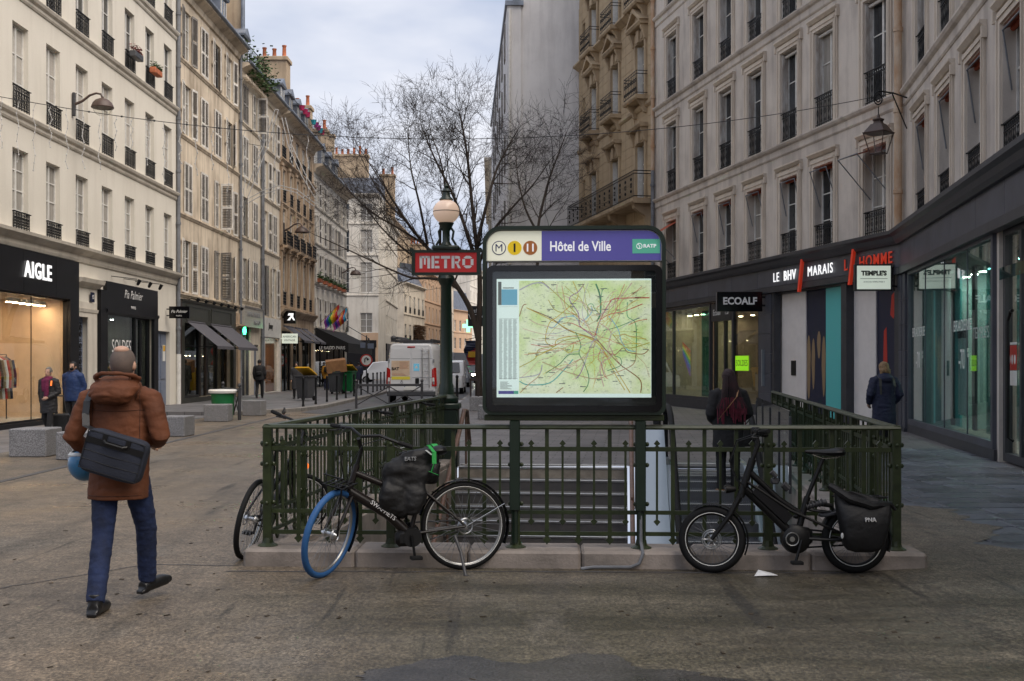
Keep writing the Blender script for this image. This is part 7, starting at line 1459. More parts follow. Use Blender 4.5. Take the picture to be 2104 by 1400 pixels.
    if guard:
        part(bk, 'mudguard', 'blackgloss', lambda b_: strip_arc(b_, (0,r), r+.025, 15, 205, .035), fix=False)
        g2 = part(bk, 'mudguard', 'blackgloss', lambda b_: strip_arc(b_, (0,0), r+.025, 85, 215, .032), fix=False); g2.matrix_local = Mx @ Matrix.Translation((wb,0,r))
    if detail:
        part(bk, 'kickstand', 'irongrey', lambda b_: (b_.tube([(.09,.06,.28),(.06,.13,.16),(.05,.25,-.03)], .013, 8), b_.lathe([(.02,-.01),(.022,.02)], (.05,.25,-.03), 8)))
    if rack:
        def rk_(b_):
            for s in (-1,1): b_.tube([xf((wb,s*.075,r)),xf((wb+.06,s*.085,r+.38)),xf((wb-.14,s*.085,r+.40))], .007, 6)
            for k in range(5): b_.tube([xf((wb+.07,-.085+.0425*k,r+.385)),xf((wb-.16,-.085+.0425*k,r+.40))], .006, 5)
            for dx in (.06,-.03,-.14): b_.tube([xf((wb+dx,-.085,r+.39)),xf((wb+dx,.085,r+.39))], .006, 5)
            b_.tube([xf((wb+.07,-.085,r+.47)),xf((wb+.07,.085,r+.47))], .006, 5)
        part(bk, 'front_rack', 'black', rk_)
    return bk, xf
# 1: the large black city bicycle with one blue tyre
p = Vector((bp(954,9.12),9.12,0)); ang = math.atan2(8.80-9.12, -1.44+.38)
b1, xf1 = city_bike('city_bicycle', 'black city bicycle with one bright blue front tyre leaning on the railing', (p.x,p.y,.0), ang, 3, 'bikebrown', R(52), 'rubberblue', 1.12, .352, True, 'SWAPFIETS', rack=True)
part(b1, 'motor', 'black', lambda b_: (b_.cbox(.36,.56,-.055,.055,.21,.34,.03), b_.lathe([(.075,-.058),(.08,0),(.075,.058)], (.43,0,.28), 18, axis=(0,1,0))))
part(b1, 'stay_wire', 'chrome', lambda b_: b_.tube([(0,.07,.352),(-.33,.05,.52),(-.36,0,.50)], .003, 5))
# delivery bag jammed between saddle and frame
bgm = MB(); bg_ = thing('backpack', 'black bag with green straps wedged on the city bicycle frame', 'bag', (p.x,p.y,0)); bg_.rotation_euler = (R(3),0,ang)
mk('nylon', (.0035,.0035,.0045), .6, var=.4, vscale=6, bump=.5, bscale=14); mk('strapgreen', (.02,.33,.06), .5); mk('straplight', (.5,.52,.52), .5)
def ellbox(c, h, e=.7, n=16, m=12, jit=0, seed=1):
    q = random.Random(seed); b_ = MB(); vs_ = []; 
    def sg_(v, e_): return math.copysign(abs(v)**e_, v)
    for i in range(m+1):
        ph_ = math.pi*i/m-math.pi/2
        for j in range(n):
            a = 2*math.pi*j/n; vv = Vector((h[0]*sg_(math.cos(ph_),e)*sg_(math.cos(a),e), h[1]*sg_(math.cos(ph_),e)*sg_(math.sin(a),e), h[2]*sg_(math.sin(ph_),e)))
            if jit: vv *= 1+jit*noise.noise(vv*9+Vector((seed,0,0)))
            vs_.append(Vector(c)+vv)
    b_.add(vs_, [(i*n+j,i*n+(j+1)%n,(i+1)*n+(j+1)%n,(i+1)*n+j) for i in range(m) for j in range(n)]); return b_
bb_ = MB()
for c_, h_, e_, sd_ in (((.50,0,.70),(.17,.10,.17),.6,3),((.40,.01,.80),(.19,.11,.12),.7,4),((.56,.02,.60),(.12,.09,.15),.7,5),((.36,0,.90),(.18,.11,.075),.75,6),((.42,.04,.63),(.10,.08,.16),.7,7)): t0_ = ellbox(c_, h_, e_, 24, 18, .3, sd_); bb_.add(t0_.v, t0_.f)
remesh(bb_.build('bag_body', 'nylon', bg_), .011, 4, .006, 9, 4)
def strap(b_, pts, w_, t_=.004):
    P = [Vector(x) for x in pts]
    for a, c in zip(P, P[1:]):
        d = (c-a); mt = Matrix.Translation((a+c)/2) @ d.to_track_quat('X','Z').to_matrix().to_4x4(); b_.obox(mt, d.length+.004, w_, t_)
part(bg_, 'strap', 'strapgreen', lambda b_: strap(b_, [(.30,.10,1.0),(.27,.145,.95),(.27,.15,.86),(.29,.14,.80)], .035), False); part(bg_, 'strap', 'strapgreen', lambda b_: (strap(b_, [(.27,-.04,1.0),(.24,.0,1.01),(.21,.06,.97)], .06), strap(b_, [(.31,.14,.80),(.24,.145,.77)], .03)), False); part(bg_, 'light_patch', 'straplight', lambda b_: (strap(b_, [(.33,.13,.965),(.29,.15,.93)], .05), strap(b_, [(.52,.04,.985),(.42,.06,1.0)], .04)), False)
text('EATS', .042, 'letterfaint', bg_, (.46,.128,.90), rz=R(180), ext=.012, shear=.2)
# 2: the compact black e-bike with pannier
p2 = Vector((bp(1757,8.97),8.97,0)); r2 = .265
b2_ = thing('compact_bicycle', 'compact black electric bicycle with small wheels parked against the railing', 'bicycle', (p2.x,p2.y,0)); b2_.rotation_euler = (R(2),0,R(180)); wb2 = 1.125
bike_wheel(b2_, 'rear_wheel', (0,0,r2), r2, 'rubber', .036, rim='black'); hd0, hd1 = (.90,0,.60), (.80,0,.90)
def fr2(b_):
    b_.tube([(.46,0,.27),(.55,0,.36),(.86,0,.66)], .034, 12); b_.tube([(.42,0,.46),(.60,0,.58),(.83,0,.80)], .026, 10); b_.tube([hd0,hd1], .031, 12); b_.tube([(.46,0,.27),(.40,0,.50),(.37,0,.60)], .026, 10)
    b_.tube([(.38,0,.56),(.18,0,.53),(.16,0,.46)], .018, 8)
    for s in (-1,1): b_.tube([(.44,s*.04,.28),(.22,s*.07,.27),(0,s*.075,r2)], .014, 8); b_.tube([(.36,s*.02,.5),(.15,s*.06,.47),(0,s*.075,r2)], .011, 8)
    b_.tube([(.36,0,.52),(.42,0,.46),(.56,0,.55)], .013, 8)
part(b2_, 'frame', 'black', fr2); part(b2_, 'twin_tube', 'black', lambda b_: [b_.tube([(.85,s_*.035,.72),(.52,s_*.045,.50),(.30,s_*.06,.40),(.0,s_*.075,r2)], .0105, 8) for s_ in (-1,1)]); part(b2_, 'shock', 'irongrey', lambda b_: (b_.tube([(.40,0,.52),(.22,0,.56)], .022, 10), [b_.ring((.38-.025*k_,0,.525+.006*k_), (1,0,-.2), .028, .005, 12, 4) for k_ in range(6)])); part(b2_, 'lock', 'irongrey', lambda b_: b_.ring((.20,0,.47), (.2,0,1), .075, .014, 20, 6)); ax = (Vector(hd1)-Vector(hd0)).normalized(); Mx2 = Matrix.Translation(hd0) @ Matrix.Rotation(R(-14),4,ax) @ Matrix.Translation(-Vector(hd0)); x2 = lambda p_: tuple(Mx2 @ Vector(p_))
part(b2_, 'fork', 'black', lambda b_: [b_.tube([x2((.905,s*.05,.60)),x2((.98,s*.058,.46)),x2((wb2,s*.062,r2))], [.024,.022,.016], 8) for s in (-1,1)]+[b_.tube([x2((.905,-.055,.60)),x2((.905,.055,.60))], .026, 8)])
fw2 = bike_wheel(b2_, 'front_wheel', (0,0,0), r2, 'rubber', .036, rim='black'); fw2.matrix_local = Mx2 @ Matrix.Translation((wb2,0,r2))
dsc = part(b2_, 'brake_disc', 'steel', lambda b_: (b_.ring((0,.05,0),(0,1,0),.075,.004,24,4), b_.ring((0,.05,0),(0,1,0),.06,.004,24,4), [b_.tube([(0,.05,0),(.07*math.cos(i*1.05),.05,.07*math.sin(i*1.05))], .004, 4) for i in range(6)]), True); dsc.matrix_local = Mx2 @ Matrix.Translation((wb2,0,r2))
part(b2_, 'stem', 'black', lambda b_: b_.tube([x2((.80,0,.90)),x2((.755,0,1.02)),x2((.77,0,1.07))], .019, 10)); part(b2_, 'handlebar', 'black', lambda b_: b_.tube([x2((.68,.30,1.10)),x2((.74,.2,1.10)),x2((.775,0,1.08)),x2((.74,-.2,1.10)),x2((.68,-.30,1.10))], .013, 8))
for s in (-1,1): part(b2_, 'grip', 'rubber', lambda b_: b_.tube([x2((.73,s*.21,1.10)),x2((.67,s*.32,1.10))], .018, 8)); part(b2_, 'brake_lever', 'black', lambda b_: (b_.tube([x2((.77,s*.17,1.09)),x2((.80,s*.2,1.06)),x2((.75,s*.3,1.05))], .007, 6), b_.cbox(*[c for ax_ in zip([v-.02 for v in x2((.76,s*.14,1.10))],[v+.025 for v in x2((.76,s*.14,1.10))]) for c in ax_], .006)))
part(b2_, 'cables', 'black', lambda b_: [b_.tube([x2((.77,s*.15,1.09)),x2((.92,s*.12,1.04)),x2((.98,s*.06,.88)),(.93,s*.04,.74),(.80,.04*s,.60)], .005, 5) for s in (-1,1)]); part(b2_, 'display', 'black', lambda b_: b_.cbox(*[c for ax_ in zip([v-.035 for v in x2((.78,0,1.12))],[v+.03 for v in x2((.78,0,1.12))]) for c in ax_], .01))
part(b2_, 'headlight', 'black', lambda b_: b_.lathe([(.02,-.05),(.032,0),(.035,.03)], x2((.985,0,.66)), 14, axis=(1,0,0))); part(b2_, 'headlight_lens', 'lampglass', lambda b_: b_.lathe([(.033,.031),(.02,.045)], x2((.985,0,.66)), 14, axis=(1,0,0)))
part(b2_, 'battery', 'shopblack', lambda b_: b_.obox(Matrix.Translation((.655,0,.545)) @ Matrix.Rotation(R(-43),4,'Y'), .36, .085, .085)); part(b2_, 'motor', 'black', lambda b_: (b_.lathe([(.085,-.07),(.11,-.05),(.115,0),(.11,.05),(.085,.07)], (.47,0,.27), 22, axis=(0,1,0)), b_.cbox(.34,.47,-.06,.06,.22,.36,.03)))
part(b2_, 'motor_badge', 'rimgrey', lambda b_: (b_.ring((.51,.075,.275),(0,1,0),.05,.005,24,5), b_.lathe([(.02,-.003),(.02,.003)], (.51,.072,.275), 16, axis=(0,1,0))))
part(b2_, 'crank', 'black', lambda b_: (b_.lathe([(.095,-.004),(.095,.004)], (.44,-.08,.27), 24, axis=(0,1,0)), b_.tube([(.44,.09,.27),(.49,.10,.11)], .012, 6), b_.tube([(.44,-.09,.27),(.39,-.10,.43)], .012, 6))); part(b2_, 'pedal', 'rubber', lambda b_: b_.cbox(.45,.54,.11,.19,.09,.115,.005)); part(b2_, 'pedal', 'rubber', lambda b_: b_.cbox(.35,.44,-.19,-.11,.415,.44,.005))
part(b2_, 'chain_guard', 'black', lambda b_: (b_.tube([(.44,-.06,.345),(0,-.06,r2+.03)], .008, 5), b_.tube([(.44,-.06,.19),(0,-.06,r2-.05)], .008, 5)))
part(b2_, 'seat_post', 'black', lambda b_: b_.tube([(.38,0,.58),(.245,0,.90)], .017, 10)); part(b2_, 'saddle', 'black', lambda b_: sections(b_, [[(x, w_*math.cos(2*math.pi*j/14), z+h*math.sin(2*math.pi*j/14)) for j in range(14)] for x, w_, h, z in ((.385,.014,.012,.955),(.33,.03,.02,.952),(.24,.05,.026,.948),(.17,.085,.032,.95),(.12,.10,.036,.953),(.085,.07,.03,.952),(.07,.02,.01,.95))])); part(b2_, 'saddle_rail', 'chrome', lambda b_: [b_.tube([(.33,s*.02,.935),(.25,s*.025,.905),(.14,s*.03,.91),(.11,s*.03,.93)], .004, 5) for s in (-1,1)])
part(b2_, 'mudguard', 'black', lambda b_: strip_arc(b_, (0,r2), r2+.02, 25, 200, .04), fix=False); g2 = part(b2_, 'mudguard', 'black', lambda b_: strip_arc(b_, (0,0), r2+.02, 60, 205, .038), fix=False); g2.matrix_local = Mx2 @ Matrix.Translation((wb2,0,r2))
part(b2_, 'rear_rack', 'black', lambda b_: [b_.tube([(.16,s*.06,.60),(-.24,s*.07,.60)], .009, 6) for s in (-1,1)]+[b_.tube([(0,s*.075,r2),(-.12,s*.075,.60)], .007, 6) for s in (-1,1)]+[b_.tube([(.1-.08*k,-.07,.60),(.1-.08*k,.07,.60)], .006, 5) for k in range(5)]); part(b2_, 'tube_light', 'irongrey', lambda b_: (b_.tube([(.62,.03,.76),(.66,.03,.80)], .02, 8), b_.cbox(.60,.66,-.02,.03,.70,.75,.01), b_.tube([(.52,.0,.66),(.56,0,.70)], .03, 8)))
pn = thing('pannier_bag', 'black roll top pannier bag hanging on the compact bicycle rack', 'bag', (p2.x-.055,p2.y,0)); pn.scale = (.92,1,.95); pn.rotation_euler = (R(2),0,R(180)); b_ = MB(); sx_ = []
for z, x0, x1, w_ in ((.20,-.14,.0,.04),(.215,-.20,.06,.07),(.25,-.235,.09,.09),(.34,-.265,.11,.10),(.44,-.29,.125,.105),(.53,-.305,.145,.09),(.59,-.30,.16,.06),(.64,-.18,.165,.035),(.69,.0,.165,.022)): 
    ring_ = []; cx, hx_ = (x0+x1)/2, (x1-x0)/2
    for j in range(22): a = 2*math.pi*j/22; c_, s_ = math.cos(a), math.sin(a); vv = Vector((cx+hx_*math.copysign(abs(c_)**.5,c_), .175+w_*math.copysign(abs(s_)**.6,s_), z)); vv += Vector((.3,1,0))*.030*noise.noise(vv*9); ring_.append(tuple(vv))
    sx_.append(ring_)
sections(b_, sx_); b_.build('bag_body', 'nylon', pn, smooth=True); b_ = MB(); b_.tube([(.21,.17,.74),(.16,.19,.71),(.06,.23,.64),(-.12,.25,.585),(-.30,.2,.59),(-.34,.2,.54)], [.026,.034,.036,.034,.024,.012], 8); b_.build('roll_top', 'nylon', pn, smooth=True); text('PNA', .048, 'letterplain', pn, (-.10,.288,.47), rz=R(180), ext=.008); part(pn, 'side_reflector', 'straplight', lambda b_: b_.ell((.13,.265,.34),.012,.006,.025,8,6))
# 3..5: bicycles chained along the outside of the left railing
ld = (BL-FL).normalized(); la = math.atan2(ld.y, ld.x)
for i, (s, mat_, lab, ln_) in enumerate(((.15,'shopblack','black bicycle leaning outside the railing corner, only its rear wheel in view',-9),(3.1,'cargrey','grey bicycle with black grips outside the middle of the railing',-8),(5.9,'cardark','dark bicycle with brown grips near the metro lamp post',-8))):
    pp = FL+ld*s+Vector((-ld.y, ld.x))*(.265 if i == 0 else .30); bk, _ = city_bike('leaning_bicycle', lab, (pp.x,pp.y,0), la, 12 if i == 0 else 7, mat_, R(-50 if i == 0 else 24), 'rubber', 1.06, .345, False, None, 'bicycles along the left railing', guard=(i > 0))
pp = FL+ld*1.6; o = MB(); o.lathe([(.03,-.02),(.034,0),(.02,.03)], (0,0,0), 12, axis=(.3,-1,0)); o.m = 1; o.tube([(0,.0,0),(-.06,.03,.03)], .01, 6); qp = at(628,958,10.9); tag(o.build('bicycle_lamp', ['orange','plasticwhite'], None, qp, smooth=True), 'small orange bicycle lamp behind the corner of the railing', 'bicycle light')
# ======================================================== PEOPLE
mk('skin', (.50,.30,.215), .5, var=.12, vscale=12); mk('skindark', (.16,.085,.055), .5, var=.1, vscale=12)
def hand(mb_, w_, d, side, fwd, s=1.0, curl=.5):
    """palm and five bent fingers from the wrist w_ along d"""
    w_ = Vector(w_); d = Vector(d).normalized(); f = Vector(fwd); f = (f-d*f.dot(d)).normalized(); n_ = d.cross(f).normalized()*side
    mb_.tube([w_-d*.03, w_, w_+d*.05*s, w_+d*.09*s], [.024*s,.026*s,.036*s,.036*s], 10)
    for k, L in enumerate((.068,.078,.072,.056)):
        o = f*(.030-.020*k)*s; b = w_+d*.085*s+o; c = b+(d*.9+n_*curl*.5)*L*.5*s; e = c+(d*.5+n_*curl*1.3).normalized()*L*.38*s; g = e+(d*.1+n_*curl*1.6).normalized()*L*.3*s; mb_.tube([b-d*.02, b, c, e, g], [.011*s,.0105*s,.010*s,.009*s,.0075*s], 8)
    b = w_+d*.02*s+f*.028*s; mb_.tube([b, b+(f*.7+d*.6)*.035*s, b+(f*.5+d+n_*.4)*.05*s, b+(f*.3+d*1.1+n_*.8)*.065*s], [.015*s,.013*s,.011*s,.009*s], 8)
BASE = dict(pelvis=(0,0,.93), chest=(0,.0,1.28), neck=(0,0,1.47), head=(0,.015,1.63), shL=(-.185,0,1.41), shR=(.185,0,1.41), elL=(-.24,-.03,1.12), elR=(.24,-.03,1.12), wrL=(-.23,.1,.88), wrR=(.23,.1,.88), hipL=(-.09,0,.92), hipR=(.09,0,.92), knL=(-.10,.03,.50), knR=(.10,.03,.50), anL=(-.10,0,.085), anR=(.10,0,.085), toeL=(-.12,.17,.03), toeR=(.12,.17,.03))
def person(label, loc, facing, height, pose, skin='skin', jacket=None, trousers=None, shoes='black', hair=None, vox=.011, bulk=1.0, hem=.80, hood=False, collar=True, skirt=None, group=None, jshape=None, hand_c=.5, sleeves=True, wr=.004, no_neck=False):
    P = {k: Vector(v) for k, v in BASE.items()}; P.update({k: Vector(v) for k, v in pose.items()})
    t_ = thing('person', label, 'person', loc, facing, group); s = height/1.755; t_.scale = (s,s,s)
    b = MB(); H = P['head']; Nk = P['neck']
    tr = lambda z, rx, ry, y=0: ((P['pelvis'].x+(P['chest'].x-P['pelvis'].x)*(z-.93)/.35, y+P['pelvis'].y+(P['chest'].y-P['pelvis'].y)*(z-.93)/.35, z), rx, ry)
    b.loft([tr(.84,.13,.10),tr(.95,.165,.12),tr(1.08,.14,.10),tr(1.25,.165,.115),tr(1.38,.16,.10),tr(1.45,.09,.07),tr(1.49,.05,.05)], 16)
    b.tube([Nk-Vector((0,0,.06)), Nk, H-Vector((0,.01,.06))], [.062,.055,.055], 12)
    b.ell(H+Vector((0,-.012,.02)), .078,.098,.105, 18, 12); b.ell(H+Vector((0,.035,-.045)), .058,.06,.075, 14, 10)
    b.tube([H+Vector((0,.088,.015)), H+Vector((0,.112,-.022)), H+Vector((0,.09,-.035))], [.011,.016,.012], 8); b.ell(H+Vector((0,.088,-.062)), .024,.012,.009, 8, 6); b.ell(H+Vector((0,.08,.03)), .05,.014,.01, 10, 6)
    for sx in (-1,1): b.ell(H+Vector((sx*.081,-.012,-.01)), .011,.02,.033, 8, 8)
    for sd, S in (('L',-1),('R',1)):
        b.tube([P['sh'+sd]-Vector((S*.06,0,0)), P['sh'+sd], (P['sh'+sd]+P['el'+sd])/2, P['el'+sd], (P['el'+sd]*.6+P['wr'+sd]*.4), P['wr'+sd]], [.05,.055,.045,.038,.038,.025], 10)
        d = (P['wr'+sd]-P['el'+sd]).normalized(); hand(b, P['wr'+sd], d, 1, Vector((-S*.35,1,.25)), 1.0, hand_c)
        b.tube([P['hip'+sd]+Vector((0,0,.04)), P['hip'+sd], (P['hip'+sd]+P['kn'+sd])/2, P['kn'+sd], (P['kn'+sd]*.6+P['an'+sd]*.4), P['an'+sd]], [.08,.085,.07,.052,.052,.035], 12)
        b.tube([P['an'+sd]-Vector((0,0,.035)), P['an'+sd]*.5+P['toe'+sd]*.5-Vector((0,0,.015)), P['toe'+sd]], [.026,.026,.02], 10)
    remesh(b.build('body', skin, t_), vox, 3)
    e_ = MB()
    for sx in (-1,1): e_.ell(H+Vector((sx*.031,.078,.012)), .012,.010,.008, 10, 6)
    e_.build('eyes', 'black', t_)
    if trousers:
        m = MB()
        for sd in 'LR': m.tube([P['hip'+sd]+Vector((0,0,.07)), P['hip'+sd]-Vector((0,0,.02)), (P['hip'+sd]*.5+P['kn'+sd]*.5), P['kn'+sd], (P['kn'+sd]*.5+P['an'+sd]*.5), P['an'+sd]+Vector((0,0,.0))], [.10*bulk,.105*bulk,.088,.072,.068,.062], 14)
        m.loft([tr(.86,.14,.115),tr(.96,.175,.13),tr(1.04,.16,.12)], 16); remesh(m.build('trousers', trousers, t_), max(.010, vox), 3, min(wr, .004), 13, 3)
    for sd in 'LR':
        m = MB(); an, to = P['an'+sd], P['toe'+sd]; dr_ = to-an; fd = Vector((dr_.x, dr_.y, dr_.z+.055)); fd.normalize(); hl = an-fd*.05-Vector((0,0,.04)); 
        m.tube([hl, an+fd*.03-Vector((0,0,.04)), an+fd*.12-Vector((0,0,.042)), to-Vector((0,0,-.005)), to+fd*.05-Vector((0,0,.0))], [.044,.046,.045,.040,.024], 12); m.tube([an+Vector((0,0,.06)), an-Vector((0,0,.03))], [.050,.048], 12); m.obox(Matrix.Translation(hl+fd*.01-Vector((0,0,.028))) @ fd.to_track_quat('X','Z').to_matrix().to_4x4(), .07, .07, .03)
        remesh(m.build('shoe', shoes, t_), max(.009, vox*.8), 3)
    if jacket:
        m = MB(); k = bulk; js = jshape or [(hem,.205*k,.15*k),(hem+.12,.205*k,.152*k),(1.0,.195*k,.145*k),(1.15,.195*k,.14*k),(1.3,.20*k,.145*k),(1.40,.18*k,.125*k),(1.46,.12*k,.10*k),(1.50,.085,.082)]
        m.loft([tr(z, rx, ry, -.005) for z, rx, ry in js], 22)
        for sd, S in (('L',-1),('R',1)):
            sh, el, wr_ = P['sh'+sd], P['el'+sd], P['wr'+sd]; m.tube([sh-Vector((S*.07,0,-.01)), sh+Vector((S*.005,0,-.01)), (sh+el)/2, el, (el*.5+wr_*.5), wr_], [.085*k,.088*k,.078*k,.070*k,.062*k,.050*k], 14)
        if collar and not hood: m.tube([Nk+Vector((0,-.01,-.04)), Nk+Vector((0,0,.045))], [.085,.075], 14)
        if hood:
            m.loft([((0,-.07,1.36),.09,.06),((0,-.10,1.40),.13,.085),((0,-.085,1.46),.145,.11),((0,-.045,1.52),.125,.115),((0,-.03,1.555),.10,.10)], 20)
        o = m.build('jacket', jacket, t_); remesh(o, vox, 5, wr, 9, 1)
    if skirt:
        m = MB(); m.loft([tr(skirt[1],.19,.15),tr(.7,.185,.145),tr(.95,.17,.13)], 18); remesh(m.build('skirt', skirt[0], t_), .012, 3, .004)
    if hair == 'short' or (hair and hair[0] == 'short'):
        m = MB(); m.ell(H+Vector((0,-.02,.03)), .086,.105,.108, 18, 12); bm_ = m.build('hair', hair[1], t_)
        me = bm_.data; bm = bmesh.new(); bm.from_mesh(me)
        bmesh.ops.delete(bm, geom=[f for f in bm.faces if (f.calc_center_median()-H).y > .045 and (f.calc_center_median()-H).z < .075 or (f.calc_center_median()-H).z < -.035], context='FACES'); bm.to_mesh(me); bm.free(); me.polygons.foreach_set('use_smooth', [True]*len(me.polygons))
    if hair and hair[0] == 'long':
        m = MB(); ln = hair[2]; wd = hair[3] if len(hair) > 3 else .10
        m.ell(H+Vector((0,-.022,.032)), .094,.112,.112, 18, 12); m.loft([((0,-.06,H.z-ln),wd*1.02,.04),((0,-.07,H.z-ln+.1),wd*1.08,.06),((0,-.06,H.z-.12),wd,.075),((0,-.035,H.z+.0),.094,.09),((0,-.03,H.z+.06),.08,.08)], 18)
        remesh(m.build('hair', hair[1], t_), .010, 3, .006, 22, 2)
    return t_, P, s
def cloth(name, col, rough=.85, bump=.25, bs=30, var=.25): mk(name, col, rough, var=var, vscale=5, bump=bump, bscale=bs)
cloth('parka', (.112,.032,.009), .8); cloth('jeans', (.009,.020,.068), .85, .2, 60, .5); cloth('bagnavy', (.014,.018,.032), .8, .2, 90); cloth('coatblack', (.012,.012,.014), .85); cloth('coatnavy', (.012,.016,.045), .75); cloth('jacketblue', (.012,.035,.12), .7); cloth('coatgrey', (.05,.05,.055)); cloth('yellowcoat', (.42,.20,.02), .75); cloth('scarf', (.13,.010,.05), .9); cloth('puffer', (.015,.014,.016), .6)
mk('hairgrey', (.16,.145,.13), .8, var=.4, vscale=40); mk('hairdark', (.012,.010,.010), .7, var=.4, vscale=60); mk('hairblonde', (.30,.19,.09), .7, col2=(.17,.10,.05), vscale=30, stretch=(3,3,.3)); mk('braids', (.035,.008,.012), .7, col2=(.012,.006,.007), vscale=6); mk('braidred', (.12,.008,.025), .65, var=.4, vscale=20); mk('stubble', (.085,.068,.060), .85, col2=(.13,.095,.08), vscale=14); mk('leather', (.33,.17,.075), .6); mk('helmetblue', (.015,.15,.33), .3, coat=.4); mk('shoeblack', (.008,.008,.009), .35)
# --- man in the brown parka
mp_, P, s = person('man in a brown hooded parka walking away with a shoulder bag', (-2.66,7.72,0), R(-3), 1.765, dict(
    pelvis=(0,0,.94), chest=(.01,.03,1.28), neck=(.0,.035,1.49), head=(.005,.05,1.635), shL=(-.205,.0,1.41), shR=(.21,.0,1.41), elL=(-.30,-.06,1.15), elR=(.30,-.05,1.16), wrL=(-.30,.16,1.05), wrR=(.17,.20,1.10),
    hipL=(-.095,0,.93), hipR=(.095,0,.93), knL=(-.075,-.10,.50), knR=(.115,.17,.52), anL=(-.055,-.27,.085), anR=(.075,.30,.13), toeL=(-.06,-.10,.03), toeR=(.15,.44,.10)),
    jacket='parka', trousers='jeans', shoes='shoeblack', vox=.0085, bulk=.93, hem=.735, hood=False, collar=True, wr=.005, hair=None,
    jshape=[(.735,.205,.155),(.80,.203,.155),(.95,.198,.15),(1.10,.20,.148),(1.25,.212,.15),(1.36,.215,.14),(1.42,.18,.12),(1.47,.125,.10),(1.52,.10,.095)], hand_c=.8)
# cropped hair: shaved sides, bare crown
m = MB(); H = P['head']; m.ell(H+Vector((0,-.013,.016)), .0815,.1015,.107, 26, 18); o = m.build('cropped_hair', 'stubble', mp_, smooth=True); bm = bmesh.new(); bm.from_mesh(o.data)
bmesh.ops.delete(bm, geom=[f for f in bm.faces if (lambda c: c.z < -.055 or (c.y > .03 and c.z < .06)  )(f.calc_center_median()-H)], context='FACES'); bm.to_mesh(o.data); bm.free()
m = MB(); m.ell(H+Vector((.0,-.035,.098)), .05,.055,.030, 20, 12); m.build('bald_patch', 'skin', mp_, smooth=True)
# hood lying on the back, a thick rolled rim
m = MB(); m.loft([((.0,-.12,1.365),.06,.03),((.0,-.145,1.385),.115,.06),((0,-.14,1.43),.155,.09),((0,-.09,1.49),.165,.125),((0,-.02,1.535),.135,.125),((0,.01,1.56),.112,.11)], 26)
m.tube([(.155*math.cos(R(a)),-.02+.14*math.sin(R(a)),1.49+.05*(1-math.sin(R(a)))*.9) for a in range(175, 366, 12)], .018, 10)
remesh(m.build('hood', 'parka', mp_), .008, 4, .008, 10, 6)
# seams of the parka
sm_ = MB(); 
for S in (-1,1): sm_.tube([(S*.155,-.115,1.44),(S*.205,-.145,1.3),(S*.205,-.150,1.15)], .003, 5)
from mathutils.bvhtree import BVHTree
jk_ = [c for c in mp_.children if c.name.startswith('jacket')][0]; jb = BVHTree.FromPolygons([v.co[:] for v in jk_.data.vertices], [p_.vertices[:] for p_ in jk_.data.polygons])
def on_back(x, z):
    h_ = jb.ray_cast(Vector((x,-1,z)), Vector((0,1,0)))[0]; return None if h_ is None else (h_.x, h_.y-.001, h_.z)
mk('parkaseam', (.05,.013,.004), .8)
for pts_ in ([(-.165,1.46-.03*j) for j in range(14)], [(.165,1.46-.03*j) for j in range(14)], [(-.2+.02*j,.765) for j in range(21)], [(-.2+.02*j,1.335-.01*math.sin(j*.16)) for j in range(21)]):
    P_ = [p_ for p_ in (on_back(*u_) for u_ in pts_) if p_]
    if len(P_) > 3: b_ = MB(); b_.tube(P_, .0028, 5); b_.build('seam', 'parkaseam', mp_)
# shoulder bag across the back
sb_ = thing('shoulder_bag', 'dark navy laptop bag slung across the brown parka', 'bag', mp_.location, R(-3)); 
bgz = ellbox((0,0,0), (.21,.055,.148), .32, 32, 22, .03, 2); bgz.build('bag_body', 'bagnavy', sb_, (.062,-.235,1.045), (0,R(16),0), True)
def bag_l(b_): pass
RB = Matrix.Translation((.062,-.235,1.045)) @ Matrix.Rotation(R(16),4,'Y'); rb = lambda p: tuple(RB @ Vector(p))
part(sb_, 'black_band', 'black', lambda b_: b_.obox(RB @ Matrix.Translation((0,-.054,.068)), .395, .006, .040), False)
part(sb_, 'top_handle', 'black', lambda b_: (b_.obox(RB @ Matrix.Translation((-.075,-.057,.10)), .032, .006, .055), b_.obox(RB @ Matrix.Translation((.085,-.057,.10)), .032, .006, .055), b_.tube([rb((-.075,-.06,.085)),rb((-.05,-.075,.075)),rb((.06,-.075,.075)),rb((.085,-.06,.085))], .010, 6)), False)
part(sb_, 'seam', 'anthracite', lambda b_: (b_.tube([rb((-.20,-.052,.0)),rb((0,-.058,-.005)),rb((.20,-.052,0))], .0025, 5), b_.tube([rb((-.20,-.052,-.06)),rb((0,-.058,-.065)),rb((.20,-.052,-.06))], .0025, 5), b_.tube([rb((-.197,-.05,.128)),rb((-.197,-.052,-.125)),rb((.197,-.052,-.125)),rb((.197,-.05,.128)),rb((-.197,-.05,.128))], .004, 5)), False)
part(sb_, 'strap', 'anthracite', lambda b_: strap(b_, [rb((-.165,-.02,.13)),(-.155,-.185,1.24),(-.165,-.168,1.32),(-.165,-.145,1.40),(-.155,-.095,1.465),(-.13,-.02,1.50),(-.10,.06,1.49)], .046, .006), False)
